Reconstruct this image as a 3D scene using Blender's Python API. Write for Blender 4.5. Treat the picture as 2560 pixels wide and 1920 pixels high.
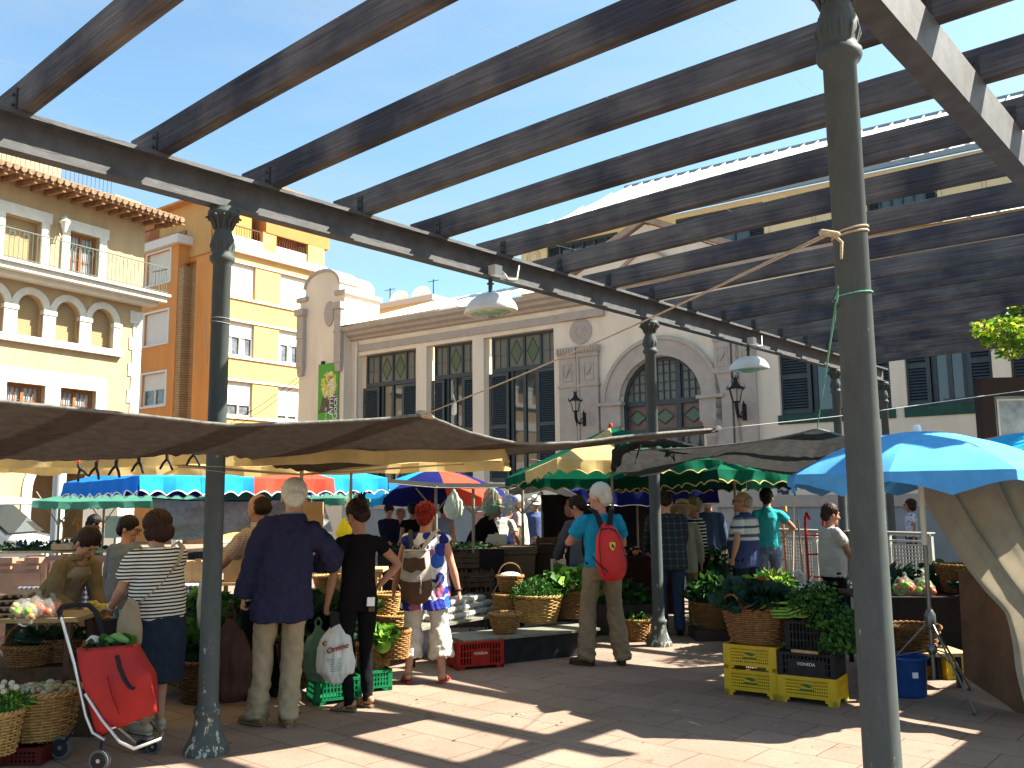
import bpy, bmesh, math, random
from mathutils import Vector, Matrix, noise, Quaternion
R=math.radians; PI=math.pi
for o in list(bpy.data.objects): bpy.data.objects.remove(o)
SC=bpy.context.scene; COL=SC.collection
# ---------------------------------------------------------------- camera
EYE=1.65; FPX=2235.27; PITCH=R(7.464); ROLL=R(-0.612)
cp,sp=math.cos(PITCH),math.sin(PITCH); cr,sr=math.cos(ROLL),math.sin(ROLL)
rt=Vector((1,0,0)); up=Vector((0,-sp,cp)); fw=Vector((0,cp,sp))
cam=bpy.data.cameras.new('camera'); co=bpy.data.objects.new('camera',cam); COL.objects.link(co)
X=rt*cr+up*sr; Y=-rt*sr+up*cr; Z=-fw
m=Matrix.Identity(4)
for i in range(3): m[i][0]=X[i]; m[i][1]=Y[i]; m[i][2]=Z[i]
m[2][3]=EYE
co.matrix_world=m
cam.sensor_width=36; cam.lens=FPX/2560*36; cam.clip_end=3000; cam.clip_start=.05
SC.camera=co
# ---------------------------------------------------------------- sky, sun, exposure
SUN_AZ=R(84.7); SUN_EL=R(43.5)
w=bpy.data.worlds.new('World'); SC.world=w; w.use_nodes=True
nt=w.node_tree; bgn=nt.nodes['Background']
sk=nt.nodes.new('ShaderNodeTexSky'); sk.sky_type='NISHITA'; sk.sun_disc=False
sk.sun_elevation=SUN_EL; sk.sun_rotation=SUN_AZ; sk.altitude=100; sk.air_density=1.0; sk.dust_density=1.8; sk.ozone_density=1.0
tn=nt.nodes.new('ShaderNodeMix'); tn.data_type='RGBA'; tn.blend_type='MULTIPLY'; tn.inputs[0].default_value=1; tn.inputs[7].default_value=(.91,1.15,1.15,1)
nt.links.new(sk.outputs[0],tn.inputs[6]); tcw=nt.nodes.new('ShaderNodeTexCoord'); mpw=nt.nodes.new('ShaderNodeMapping'); mpw.inputs['Scale'].default_value=(1.2,3.5,5.5); mpw.inputs['Rotation'].default_value=(.2,.5,.9); nt.links.new(tcw.outputs['Generated'],mpw.inputs[0])
nzw=nt.nodes.new('ShaderNodeTexNoise'); nzw.inputs['Scale'].default_value=1.5; nzw.inputs['Detail'].default_value=7; nzw.inputs['Roughness'].default_value=.55; nt.links.new(mpw.outputs[0],nzw.inputs['Vector'])
rw=nt.nodes.new('ShaderNodeMapRange'); rw.inputs[1].default_value=.42; rw.inputs[2].default_value=.78; rw.inputs[3].default_value=.04; rw.inputs[4].default_value=.5; nt.links.new(nzw.outputs[0],rw.inputs[0])
cl=nt.nodes.new('ShaderNodeMix'); cl.data_type='RGBA'; cl.inputs[7].default_value=(3.0,3.25,3.4,1); nt.links.new(rw.outputs[0],cl.inputs[0]); nt.links.new(tn.outputs[2],cl.inputs[6]); nt.links.new(cl.outputs[2],bgn.inputs[0]); bgn.inputs[1].default_value=.058
sl=bpy.data.lights.new('sun','SUN'); sl.energy=5.0; sl.angle=R(.53); sl.color=(1,.93,.80)
so=bpy.data.objects.new('sun',sl); COL.objects.link(so)
sd=Vector((math.sin(SUN_AZ)*math.cos(SUN_EL),math.cos(SUN_AZ)*math.cos(SUN_EL),math.sin(SUN_EL)))
so.rotation_euler=sd.to_track_quat('Z','Y').to_euler(); so.location=sd*60
SC.view_settings.view_transform='Standard'; SC.view_settings.look='None'
SC.view_settings.exposure=2.2; SC.view_settings.gamma=1
# ---------------------------------------------------------------- measuring helpers: photo point -> place in the square
def ray(px,py):
    a=px-1280; b=py-960
    A=a*cr+b*sr; B=-a*sr+b*cr
    x=A/FPX; u=-B/FPX
    return Vector((x,cp-u*sp,sp+u*cp))
def G(px,py,z=0):
    r=ray(px,py); t=(z-EYE)/r.z; return Vector((r.x*t,r.y*t,z))
def D(px,py,y):
    r=ray(px,py); t=y/r.y; return Vector((r.x*t,y,EYE+r.z*t))
class Plane:
    def __init__(s,ox,oy,ang):
        s.o=Vector((ox,oy,0)); s.a=R(ang); s.x=Vector((math.cos(s.a),math.sin(s.a),0)); s.y=Vector((-math.sin(s.a),math.cos(s.a),0))
    def uz(s,px,py,off=0):
        r=ray(px,py); n=s.y; o=s.o+n*off
        t=(o.dot(n))/(r.dot(n)); P=r*t+Vector((0,0,EYE)); return (P-s.o).dot(s.x),P.z
    def w(s,u,v=0,z=0): return s.o+s.x*u+s.y*v+Vector((0,0,z))
# ---------------------------------------------------------------- materials
MATS={}
def lin(c): return tuple((x/12.92 if x<=.04045 else ((x+.055)/1.055)**2.4) for x in c)
def mat(name,col,rough=.8,nz=None,bump=None,metal=0,spec=.08,trans=0,coords='Object',alpha=None):
    """nz=(scale,amount[,stretch]) colour variation, bump=(scale,strength)"""
    if name in MATS: return MATS[name]
    m=bpy.data.materials.new(name); m.use_nodes=True; t=m.node_tree; b=t.nodes['Principled BSDF']
    b.inputs['Base Color'].default_value=(*col,1); b.inputs['Roughness'].default_value=rough
    b.inputs['Metallic'].default_value=metal; b.inputs['Specular IOR Level'].default_value=spec
    tc=t.nodes.new('ShaderNodeTexCoord'); mp=t.nodes.new('ShaderNodeMapping'); t.links.new(tc.outputs[coords],mp.inputs[0])
    if nz:
        n=t.nodes.new('ShaderNodeTexNoise'); n.inputs['Scale'].default_value=nz[0]; n.inputs['Detail'].default_value=7; n.inputs['Roughness'].default_value=.62
        if len(nz)>2: mp.inputs['Scale'].default_value=nz[2]
        t.links.new(mp.outputs[0],n.inputs['Vector'])
        r=t.nodes.new('ShaderNodeValToRGB'); r.color_ramp.elements[0].position=.3; r.color_ramp.elements[1].position=.7
        a=nz[1]; r.color_ramp.elements[0].color=(*[max(0,c*(1-a)) for c in col],1); r.color_ramp.elements[1].color=(*[min(1,c*(1+a)) for c in col],1)
        t.links.new(n.outputs[0],r.inputs[0]); t.links.new(r.outputs[0],b.inputs['Base Color'])
    if bump:
        n2=t.nodes.new('ShaderNodeTexNoise'); n2.inputs['Scale'].default_value=bump[0]; n2.inputs['Detail'].default_value=5
        t.links.new(mp.outputs[0],n2.inputs['Vector'])
        bp=t.nodes.new('ShaderNodeBump'); bp.inputs['Strength'].default_value=bump[1]; bp.inputs['Distance'].default_value=.02
        t.links.new(n2.outputs[0],bp.inputs['Height']); t.links.new(bp.outputs[0],b.inputs['Normal'])
    if trans:
        tr=t.nodes.new('ShaderNodeBsdfTranslucent'); mx=t.nodes.new('ShaderNodeMixShader'); mx.inputs[0].default_value=trans
        out=t.nodes['Material Output']
        src=b.inputs['Base Color'].links[0].from_socket if b.inputs['Base Color'].links else None
        if src: t.links.new(src,tr.inputs[0])
        else: tr.inputs[0].default_value=(*col,1)
        t.links.new(b.outputs[0],mx.inputs[1]); t.links.new(tr.outputs[0],mx.inputs[2]); t.links.new(mx.outputs[0],out.inputs[0])
    MATS[name]=m; return m
def nodes(m): return m.node_tree.nodes,m.node_tree.links,m.node_tree.nodes['Principled BSDF']
def stripes_mat(name,c1,c2,axis,per,frac=.5,rough=.85,wob=0):
    """two-colour bands along one object axis"""
    if name in MATS: return MATS[name]
    m=mat(name,c1,rough,bump=(60,.15)); N,L,b=nodes(m)
    tc=N.new('ShaderNodeTexCoord'); sx=N.new('ShaderNodeSeparateXYZ'); L.new(tc.outputs['Object'],sx.inputs[0])
    src=sx.outputs[axis]
    if wob:
        n=N.new('ShaderNodeTexNoise'); n.inputs['Scale'].default_value=4; L.new(tc.outputs['Object'],n.inputs['Vector'])
        a=N.new('ShaderNodeMath'); a.operation='MULTIPLY_ADD'; a.inputs[1].default_value=wob; L.new(n.outputs[0],a.inputs[0]); L.new(src,a.inputs[2]); src=a.outputs[0]
    d=N.new('ShaderNodeMath'); d.operation='DIVIDE'; d.inputs[1].default_value=per; L.new(src,d.inputs[0])
    f=N.new('ShaderNodeMath'); f.operation='FRACT'; L.new(d.outputs[0],f.inputs[0])
    g=N.new('ShaderNodeMath'); g.operation='GREATER_THAN'; g.inputs[1].default_value=frac; L.new(f.outputs[0],g.inputs[0])
    mx=N.new('ShaderNodeMix'); mx.data_type='RGBA'; mx.inputs[6].default_value=(*c1,1); mx.inputs[7].default_value=(*c2,1)
    L.new(g.outputs[0],mx.inputs[0]); L.new(mx.outputs[2],b.inputs['Base Color']); return m
def check_mat(name,c1,c2,c3,per,axes=(0,2),rough=.85,soft=False):
    """woven check: c1 where bands miss, c3 where they cross"""
    if name in MATS: return MATS[name]
    m=mat(name,c1,rough,bump=(80,.1)); N,L,b=nodes(m)
    tc=N.new('ShaderNodeTexCoord'); sx=N.new('ShaderNodeSeparateXYZ'); L.new(tc.outputs['Object'],sx.inputs[0])
    outs=[]
    for ax in axes:
        d=N.new('ShaderNodeMath'); d.operation='DIVIDE'; d.inputs[1].default_value=per; L.new(sx.outputs[ax],d.inputs[0])
        f=N.new('ShaderNodeMath'); f.operation='FRACT'; L.new(d.outputs[0],f.inputs[0])
        g=N.new('ShaderNodeMath'); g.operation='GREATER_THAN'; g.inputs[1].default_value=.5; L.new(f.outputs[0],g.inputs[0]); outs.append(g)
    a=N.new('ShaderNodeMath'); a.operation='ADD'; L.new(outs[0].outputs[0],a.inputs[0]); L.new(outs[1].outputs[0],a.inputs[1])
    h=N.new('ShaderNodeMath'); h.operation='MULTIPLY'; h.inputs[1].default_value=.5; L.new(a.outputs[0],h.inputs[0])
    r=N.new('ShaderNodeValToRGB'); e=r.color_ramp.elements; e[0].color=(*c1,1); e[1].color=(*c3,1); x=e.new(.5); x.color=(*c2,1)
    L.new(h.outputs[0],r.inputs[0]); L.new(r.outputs[0],b.inputs['Base Color']); return m
def glass_mat(name,col,rough=.04,spec=.9):
    return mat(name,col,rough,spec=spec)
# ---------------------------------------------------------------- mesh builder
class MB:
    def __init__(s): s.v=[]; s.f=[]; s.sm=[]; s.mi=[]; s.cur=0
    def add(s,vs,fs,smooth=False):
        k=len(s.v); s.v+= [tuple(p) for p in vs]
        for f in fs: s.f.append(tuple(i+k for i in f)); s.sm.append(smooth); s.mi.append(s.cur)
    def box(s,x0,x1,y0,y1,z0,z1,M=None):
        vs=[Vector((x,y,z)) for z in (z0,z1) for y in (y0,y1) for x in (x0,x1)]
        if M is not None: vs=[M@p for p in vs]
        s.add(vs,[(0,2,3,1),(4,5,7,6),(0,1,5,4),(1,3,7,5),(3,2,6,7),(2,0,4,6)])
    def cbox(s,c,sx,sy,sz,rz=0,M=None):
        T=Matrix.Translation(Vector(c))@Matrix.Rotation(rz,4,'Z')
        if M is not None: T=T@M
        s.box(-sx/2,sx/2,-sy/2,sy/2,-sz/2,sz/2,T)
    def bar(s,a,b,w,h,upv=(0,0,1)):
        a=Vector(a);b=Vector(b); d=b-a; L=d.length; d.normalize(); u=Vector(upv)
        x=d.cross(u)
        if x.length<1e-4: x=d.cross(Vector((0,1,0)))
        x.normalize(); u=x.cross(d)
        vs=[a+x*sx*w/2+u*su*h/2+d*t for t in (0,L) for su in (-1,1) for sx in (-1,1)]
        s.add(vs,[(0,2,3,1),(4,5,7,6),(0,1,5,4),(1,3,7,5),(3,2,6,7),(2,0,4,6)])
    def quad(s,a,b,c,d): s.add([a,b,c,d],[(0,1,2,3)])
    def poly(s,pts): s.add(pts,[tuple(range(len(pts)))])
    def tube(s,pts,rad,n=10,caps=True,flat=1.0,side=None,smooth=True):
        """rad: number, list of numbers or list of (rx,ry); side fixes the rx direction"""
        pts=[Vector(p) for p in pts]; m=len(pts)
        if not isinstance(rad,(list,tuple)): rad=[rad]*m
        rr=[(r if isinstance(r,(list,tuple)) else (r,r*flat)) for r in rad]
        vs=[]; prev=None
        for i in range(m):
            d=(pts[min(i+1,m-1)]-pts[max(i-1,0)]); 
            if d.length<1e-9: d=Vector((0,0,1))
            d.normalize()
            if side is not None: x=Vector(side)-d*Vector(side).dot(d)
            elif prev is None: x=d.orthogonal()
            else: x=prev-d*prev.dot(d)
            if x.length<1e-5: x=d.orthogonal()
            x.normalize(); prev=x; y=d.cross(x)
            for k in range(n):
                a=2*PI*k/n; vs.append(pts[i]+x*math.cos(a)*rr[i][0]+y*math.sin(a)*rr[i][1])
        fs=[]
        for i in range(m-1):
            for k in range(n):
                a=i*n+k;b=i*n+(k+1)%n; fs.append((a,b,b+n,a+n))
        s.add(vs,fs,smooth)
        if caps:
            s.add(vs[:n],[tuple(range(n))[::-1]]); s.add(vs[-n:],[tuple(range(n))])
    def rtube(s,pts,rad,n=12,side=None,r0=True,r1=True):
        """closed tube with rounded ends"""
        pts=[Vector(p) for p in pts]
        if not isinstance(rad,(list,tuple)): rad=[rad]*len(pts)
        rr=[(r if isinstance(r,(list,tuple)) else (r,r)) for r in rad]
        P=list(pts); Q=list(rr)
        if r0:
            d=(pts[0]-pts[1]).normalized(); h=min(rr[0])
            P=[pts[0]+d*h*.95,pts[0]+d*h*.7]+P; Q=[(rr[0][0]*.2,rr[0][1]*.2),(rr[0][0]*.7,rr[0][1]*.7)]+Q
        if r1:
            d=(pts[-1]-pts[-2]).normalized(); h=min(rr[-1])
            P=P+[pts[-1]+d*h*.7,pts[-1]+d*h*.95]; Q=Q+[(rr[-1][0]*.7,rr[-1][1]*.7),(rr[-1][0]*.2,rr[-1][1]*.2)]
        s.tube(P,Q,n,True,side=side)
    def ell(s,c,r,n=14,m=9,M=None):
        c=Vector(c); vs=[]; fs=[]
        if not isinstance(r,(list,tuple)): r=(r,r,r)
        for i in range(m+1):
            t=PI*i/m
            for k in range(n):
                a=2*PI*k/n; p=Vector((r[0]*math.sin(t)*math.cos(a),r[1]*math.sin(t)*math.sin(a),-r[2]*math.cos(t)))
                vs.append(c+(M@p if M is not None else p))
        for i in range(m):
            for k in range(n):
                a=i*n+k;b=i*n+(k+1)%n; fs.append((a,b,b+n,a+n))
        s.add(vs,fs,True)
    def lathe(s,prof,n=24,c=(0,0,0),smooth=True,cap=True,sx=1,sy=1):
        c=Vector(c); vs=[]; fs=[]
        for r,z in prof:
            for k in range(n):
                a=2*PI*k/n; vs.append(c+Vector((r*math.cos(a)*sx,r*math.sin(a)*sy,z)))
        for i in range(len(prof)-1):
            for k in range(n):
                a=i*n+k;b=i*n+(k+1)%n; fs.append((a,b,b+n,a+n))
        s.add(vs,fs,smooth)
        if cap: s.add(vs[:n],[tuple(range(n))[::-1]]); s.add(vs[-n:],[tuple(range(n))])
    def prism(s,pts2,y0,y1,M=None):
        """polygon in x,z extruded in y"""
        n=len(pts2); A=[Vector((p[0],y0,p[1])) for p in pts2]; B=[Vector((p[0],y1,p[1])) for p in pts2]
        vs=A+B
        if M is not None: vs=[M@p for p in vs]
        s.add(vs,[tuple(range(n)),tuple(range(2*n-1,n-1,-1))]+[(i,i+n,(i+1)%n+n,(i+1)%n) for i in range(n)])
    def grid(s,f,nu,nv,smooth=True,closeu=False):
        vs=[f(i/nu,j/nv) for j in range(nv+1) for i in range(nu+1)]
        fs=[(j*(nu+1)+i,j*(nu+1)+i+1,(j+1)*(nu+1)+i+1,(j+1)*(nu+1)+i) for j in range(nv) for i in range(nu)]
        s.add(vs,fs,smooth)
    def torus(s,c,Rr,r,n=32,m=8,M=None,arc=(0,2*PI),sx=1,sy=1):
        full=abs(arc[1]-arc[0]-2*PI)<1e-6
        pts=[]
        for i in range(n+1):
            a=arc[0]+(arc[1]-arc[0])*i/n; p=Vector((Rr*math.cos(a)*sx,Rr*math.sin(a)*sy,0)); pts.append(Vector(c)+(M@p if M is not None else p))
        s.tube(pts,r,m,caps=not full)
    def mesh(s,name,mats):
        me=bpy.data.meshes.new(name); me.from_pydata(s.v,[],s.f)
        if not isinstance(mats,(list,tuple)): mats=[mats]
        for m in mats: me.materials.append(m)
        me.polygons.foreach_set('use_smooth',s.sm); me.polygons.foreach_set('material_index',s.mi); me.update(); return me
    def build(s,name,mats,parent=None,loc=None,rz=None,label=None):
        o=bpy.data.objects.new(name,s.mesh(name,mats)); COL.objects.link(o)
        if parent is not None: o.parent=parent
        if loc is not None: o.location=loc
        if rz is not None: o.rotation_euler=(0,0,rz)
        if label: o['label']=label
        return o
def tag(o,label,cat,group=None,kind=None):
    if kind: o['kind']=kind
    if label: o['label']=label
    if cat: o['category']=cat
    if group: o['group']=group
    return o
def thing(name,label,cat,loc=(0,0,0),rz=0,group=None):
    o=bpy.data.objects.new(name,None); COL.objects.link(o); o.location=loc; o.rotation_euler=(0,0,rz); o.empty_display_size=.1
    return tag(o,label,cat,group)
def struct(o): o['kind']='structure'; return o
def kids(o): return [c for c in bpy.data.objects if c.parent is o]
def copy_tree(o,loc=None,rz=None,label=None,group=None,scale=None,parent=None,_map=None):
    c=o.copy(); COL.objects.link(c); c.parent=parent
    for ch in list(o.children): copy_tree(ch,parent=c)
    if loc is not None: c.location=loc
    if rz is not None: c.rotation_euler=(0,0,rz)
    if scale: c.scale=(scale,)*3 if not isinstance(scale,(list,tuple)) else scale
    if label: c['label']=label
    if group: c['group']=group
    return c
def remesh(mb,name,voxel,mats,smooth=2,disp=None,parent=None,label=None):
    """fuse overlapping closed shapes into one continuous skin"""
    me=mb.mesh(name+'_raw',mats); o=bpy.data.objects.new(name,me); COL.objects.link(o)
    r=o.modifiers.new('r','REMESH'); r.mode='VOXEL'; r.voxel_size=voxel; r.use_smooth_shade=True
    if smooth: s=o.modifiers.new('s','SMOOTH'); s.factor=.5; s.iterations=smooth
    dg=bpy.context.evaluated_depsgraph_get(); nm=bpy.data.meshes.new_from_object(o.evaluated_get(dg))
    o.modifiers.clear(); o.data=nm; nm.name=name; bpy.data.meshes.remove(me)
    if disp:
        n=len(nm.vertices); co_=[0]*(3*n); no=[0]*(3*n); nm.vertices.foreach_get('co',co_)
        nm.vertices.foreach_get('normal',no)
        for i in range(n):
            p=Vector(co_[3*i:3*i+3]); d=disp(p)
            for k in range(3): co_[3*i+k]+=no[3*i+k]*d
        nm.vertices.foreach_set('co',co_); nm.update()
    nm.polygons.foreach_set('use_smooth',[True]*len(nm.polygons))
    if parent is not None: o.parent=parent
    if label: o['label']=label
    return o
def text_mesh(name,body,size,material,parent=None,loc=(0,0,0),rot=(0,0,0),ext=.002,align='CENTER',shear=0):
    cu=bpy.data.curves.new(name,'FONT'); cu.body=body; cu.size=size; cu.extrude=ext; cu.align_x=align; cu.align_y='CENTER'; cu.shear=shear
    o=bpy.data.objects.new(name,cu); COL.objects.link(o)
    dg=bpy.context.evaluated_depsgraph_get(); me=bpy.data.meshes.new_from_object(o.evaluated_get(dg))
    bpy.data.objects.remove(o); o=bpy.data.objects.new(name,me); COL.objects.link(o); me.materials.clear(); me.materials.append(material)
    o.location=loc; o.rotation_euler=rot
    if parent is not None: o.parent=parent
    return o
# ---------------------------------------------------------------- ground
def make_ground():
    m=mat('pavers',(.36,.235,.16),.85,spec=.12); N,L,b=nodes(m)
    tc=N.new('ShaderNodeTexCoord'); mp=N.new('ShaderNodeMapping'); mp.inputs['Rotation'].default_value=(0,0,R(41.3)); mp.inputs['Location'].default_value=(.13,.2,0)
    L.new(tc.outputs['Object'],mp.inputs[0])
    br=N.new('ShaderNodeTexBrick'); br.inputs['Scale'].default_value=1; br.inputs['Brick Width'].default_value=.6; br.inputs['Row Height'].default_value=.4
    br.inputs['Mortar Size'].default_value=.006; br.inputs['Mortar Smooth'].default_value=.3; br.offset=.5
    br.inputs['Color1'].default_value=(.295,.215,.168,1); br.inputs['Color2'].default_value=(.255,.185,.147,1); br.inputs['Mortar'].default_value=(.14,.10,.08,1)
    L.new(mp.outputs[0],br.inputs['Vector'])
    n=N.new('ShaderNodeTexNoise'); n.inputs['Scale'].default_value=1.3; n.inputs['Detail'].default_value=8; n.inputs['Roughness'].default_value=.65; L.new(tc.outputs['Object'],n.inputs['Vector'])
    n3=N.new('ShaderNodeTexNoise'); n3.inputs['Scale'].default_value=45; n3.inputs['Detail'].default_value=4; L.new(tc.outputs['Object'],n3.inputs['Vector'])
    r=N.new('ShaderNodeValToRGB'); r.color_ramp.elements[0].position=.3; r.color_ramp.elements[0].color=(.76,.74,.72,1); r.color_ramp.elements[1].position=.72; r.color_ramp.elements[1].color=(1.05,1.04,1.02,1)
    L.new(n.outputs[0],r.inputs[0])
    r3=N.new('ShaderNodeValToRGB'); r3.color_ramp.elements[0].position=.35; r3.color_ramp.elements[0].color=(.84,.84,.84,1); r3.color_ramp.elements[1].position=.65; L.new(n3.outputs[0],r3.inputs[0])
    mx=N.new('ShaderNodeMix'); mx.data_type='RGBA'; mx.blend_type='MULTIPLY'; mx.inputs[0].default_value=1; L.new(br.outputs['Color'],mx.inputs[6]); L.new(r.outputs[0],mx.inputs[7])
    m2=N.new('ShaderNodeMix'); m2.data_type='RGBA'; m2.blend_type='MULTIPLY'; m2.inputs[0].default_value=1; L.new(mx.outputs[2],m2.inputs[6]); L.new(r3.outputs[0],m2.inputs[7])
    n4=N.new('ShaderNodeTexNoise'); n4.inputs['Scale'].default_value=3.4; n4.inputs['Detail'].default_value=10; n4.inputs['Roughness'].default_value=.7; L.new(tc.outputs['Object'],n4.inputs['Vector'])
    r4=N.new('ShaderNodeValToRGB'); r4.color_ramp.elements[0].position=.60; r4.color_ramp.elements[0].color=(1,1,1,1); r4.color_ramp.elements[1].position=.70; r4.color_ramp.elements[1].color=(.55,.52,.50,1); L.new(n4.outputs[0],r4.inputs[0])
    m5=N.new('ShaderNodeMix'); m5.data_type='RGBA'; m5.blend_type='MULTIPLY'; m5.inputs[0].default_value=1; L.new(m2.outputs[2],m5.inputs[6]); L.new(r4.outputs[0],m5.inputs[7])
    L.new(m5.outputs[2],b.inputs['Base Color'])
    bp=N.new('ShaderNodeBump'); bp.inputs['Strength'].default_value=.35; bp.inputs['Distance'].default_value=.004; bp.invert=True
    ad=N.new('ShaderNodeMath'); ad.operation='ADD'; L.new(br.outputs['Fac'],ad.inputs[0]); L.new(n3.outputs[0],ad.inputs[1]); L.new(ad.outputs[0],bp.inputs['Height']); L.new(bp.outputs[0],b.inputs['Normal'])
    g=MB(); g.quad((-400,-200,0),(400,-200,0),(400,600,0),(-400,600,0)); struct(g.build('ground',m))
make_ground()
# ---------------------------------------------------------------- pergola
PA=R(-41.283)
def PW(j,g,z=0):  # pergola coordinates -> world
    return Vector((j*math.cos(PA)-g*math.sin(PA), j*math.sin(PA)+g*math.cos(PA), z))
STEEL=mat('grey_painted_steel',(.04,.043,.042),.6,nz=(5,.22),bump=(40,.05),spec=.12)
STEELW=mat('weathered_girder_steel',(.075,.077,.080),.6,nz=(7,.25),bump=(30,.08),spec=.12)
WOOD=mat('weathered_timber',(.062,.05,.042),.85,nz=(3.0,.75,(3,3,3)),spec=.04)
def wood_setup():
    N,L,b=nodes(WOOD); tc=N.new('ShaderNodeTexCoord'); mp=N.new('ShaderNodeMapping'); mp.inputs['Scale'].default_value=(.7,36,24); oi=N.new('ShaderNodeObjectInfo'); mr=N.new('ShaderNodeVectorMath'); mr.operation='MULTIPLY_ADD'; mr.inputs[0].default_value=(37,13,29); L.new(oi.outputs['Random'],mr.inputs[1]); L.new(tc.outputs['Object'],mr.inputs[2]); L.new(mr.outputs[0],mp.inputs[0])
    n=N.new('ShaderNodeTexNoise'); n.inputs['Scale'].default_value=2.2; n.inputs['Detail'].default_value=8; n.inputs['Roughness'].default_value=.7; L.new(mp.outputs[0],n.inputs['Vector'])
    n2=N.new('ShaderNodeTexNoise'); n2.inputs['Scale'].default_value=1.9; n2.inputs['Detail'].default_value=5; L.new(mr.outputs[0],n2.inputs['Vector'])
    r=N.new('ShaderNodeValToRGB'); e=r.color_ramp.elements; e[0].position=.3; e[0].color=(.055,.057,.062,1); e[1].position=.78; e[1].color=(.19,.183,.175,1)
    L.new(n.outputs[0],r.inputs[0])
    r2=N.new('ShaderNodeValToRGB'); e=r2.color_ramp.elements; e[0].position=.36; e[0].color=(.42,.44,.55,1); e[1].position=.66; e[1].color=(1.15,1.1,1.05,1); L.new(n2.outputs[0],r2.inputs[0])
    mx=N.new('ShaderNodeMix'); mx.data_type='RGBA'; mx.blend_type='MULTIPLY'; mx.inputs[0].default_value=1; L.new(r.outputs[0],mx.inputs[6]); L.new(r2.outputs[0],mx.inputs[7]); L.new(mx.outputs[2],b.inputs['Base Color'])
    bp=N.new('ShaderNodeBump'); bp.inputs['Strength'].default_value=.5; bp.inputs['Distance'].default_value=.006; L.new(n.outputs[0],bp.inputs['Height']); L.new(bp.outputs[0],b.inputs['Normal'])
wood_setup()
G0=1.910; GTOP=4.028; SPJ=.8899
def joist_mesh():
    mb=MB(); rnd=random.Random(3)
    n=40; x0,x1=-6.05,-.52
    for i in range(n): pass
    def P(u,y,z):
        x=x0+(x1-x0)*u; s=-.03*math.sin(PI*min(1,max(0,(x+5.7)/4.5)))*-1
        return Vector((x,y,z+s))
    prof=[(-.043,0),(.043,0),(.045,.005),(.045,.195),(.041,.2),(-.041,.2),(-.045,.195),(-.045,.005)]
    vs=[P(i/n,y,z) for i in range(n+1) for y,z in prof]; k=len(prof)
    fs=[(i*k+a,i*k+(a+1)%k,(i+1)*k+(a+1)%k,(i+1)*k+a) for i in range(n) for a in range(k)]
    fs+= [tuple(range(k))[::-1], tuple(n*k+a for a in range(k))]
    mb.add(vs,fs); return mb.mesh('joist',WOOD)
def pergola():
    t=thing('pergola','long pergola of dark weathered timber joists on grey steel girders and ornate cast iron columns','pergola',(0,0,0),PA)
    gl0,gl1=-3.2,17.05
    g=MB()  # channel opening towards the square
    for z0,z1,a,b in ((3.772,3.786,-5.72,-5.625),(4.012,4.026,-5.72,-5.625),(3.772,4.026,-5.732,-5.72)): g.box(a,b,gl0,gl1,z0,z1)
    g.box(-5.6255,-5.6215,gl0,gl1,4.0,4.0285)
    g.build('girder',STEELW,t,label='channel girder on the columns over the stalls')
    g=MB()
    for z0,z1,a,b in ((3.772,3.786,-1.30,-1.182),(4.012,4.026,-1.30,-1.182),(3.772,4.026,-1.182,-1.17)): g.box(a,b,gl0,gl1,z0,z1)
    g.build('girder',STEELW,t,label='channel girder crossing the top right')
    jm=joist_mesh(); first=None
    for i in range(-4,17):
        o=bpy.data.objects.new('joist',jm); COL.objects.link(o); o.parent=t; o.location=(0,G0+.045+SPJ*i,4.03); o.scale=(1,1,1)
        if i%2: o.rotation_euler=(0,0,0)
    b=MB(); b.box(-.03,.03,-.006,.006,0,.15); 
    for zz in (.045,.11): b.tube([(0,-.02,zz),(0,-.006,zz)],.011,8)
    b.box(-.03,.03,-.06,.006,0,.008); bm_=b.mesh('bracket',STEEL)
    for jj in (-5.68,-1.215):
        for i in range(-4,17):
            o=bpy.data.objects.new('bracket',bm_); COL.objects.link(o); o.parent=t; o.location=(jj,G0+SPJ*i-.0065,4.0285)
    # cast column
    c=MB()
    c.lathe([(.15,0),(.15,.025),(.14,.05),(.118,.085),(.098,.14),(.086,.2),(.082,.25),(.094,.262),(.094,.285),(.072,.3),(.068,.34),(.0655,1.2),(.064,3.36),(.08,3.375),(.088,3.39),(.088,3.415),(.072,3.425),(.073,3.45),(.083,3.49),(.08,3.54),(.06,3.6),(.058,3.64),(.07,3.665),(.088,3.69),(.108,3.72),(.112,3.74),(.10,3.748),(.10,3.7715)],28)
    for k in range(12):  # leaves of the capital
        a=2*PI*k/12; d=Vector((math.cos(a),math.sin(a),0))
        c.rtube([d*.062+Vector((0,0,3.62)),d*.078+Vector((0,0,3.67)),d*.104+Vector((0,0,3.705)),d*.118+Vector((0,0,3.70))],[.008,.012,.014,.009],6)
        c.rtube([d*.066+Vector((0,0,3.44)),d*.084+Vector((0,0,3.49)),d*.068+Vector((0,0,3.57))],[.006,.008,.004],5)
    for k in range(3):
        a=PI/2*k; c.torus((0,0,.43+.0*k),.068,.002,20,4) if k==0 else None
    cm=c.mesh('column',COLM)
    for j,gg,lb in ((-5.69,3.336,'front column'),(-5.69,8.98,'column behind the backpack'),(-5.69,14.63,None),(-5.69,16.9,None),(-1.235,3.41,'nearest column'),(-1.235,8.98,None),(-1.235,14.63,None)):
        o=bpy.data.objects.new('column',cm); COL.objects.link(o); o.parent=t; o.location=(j,gg,0)
    return t
COLM=mat('column_paint',(.10,.112,.10),.6,spec=.1)
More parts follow.
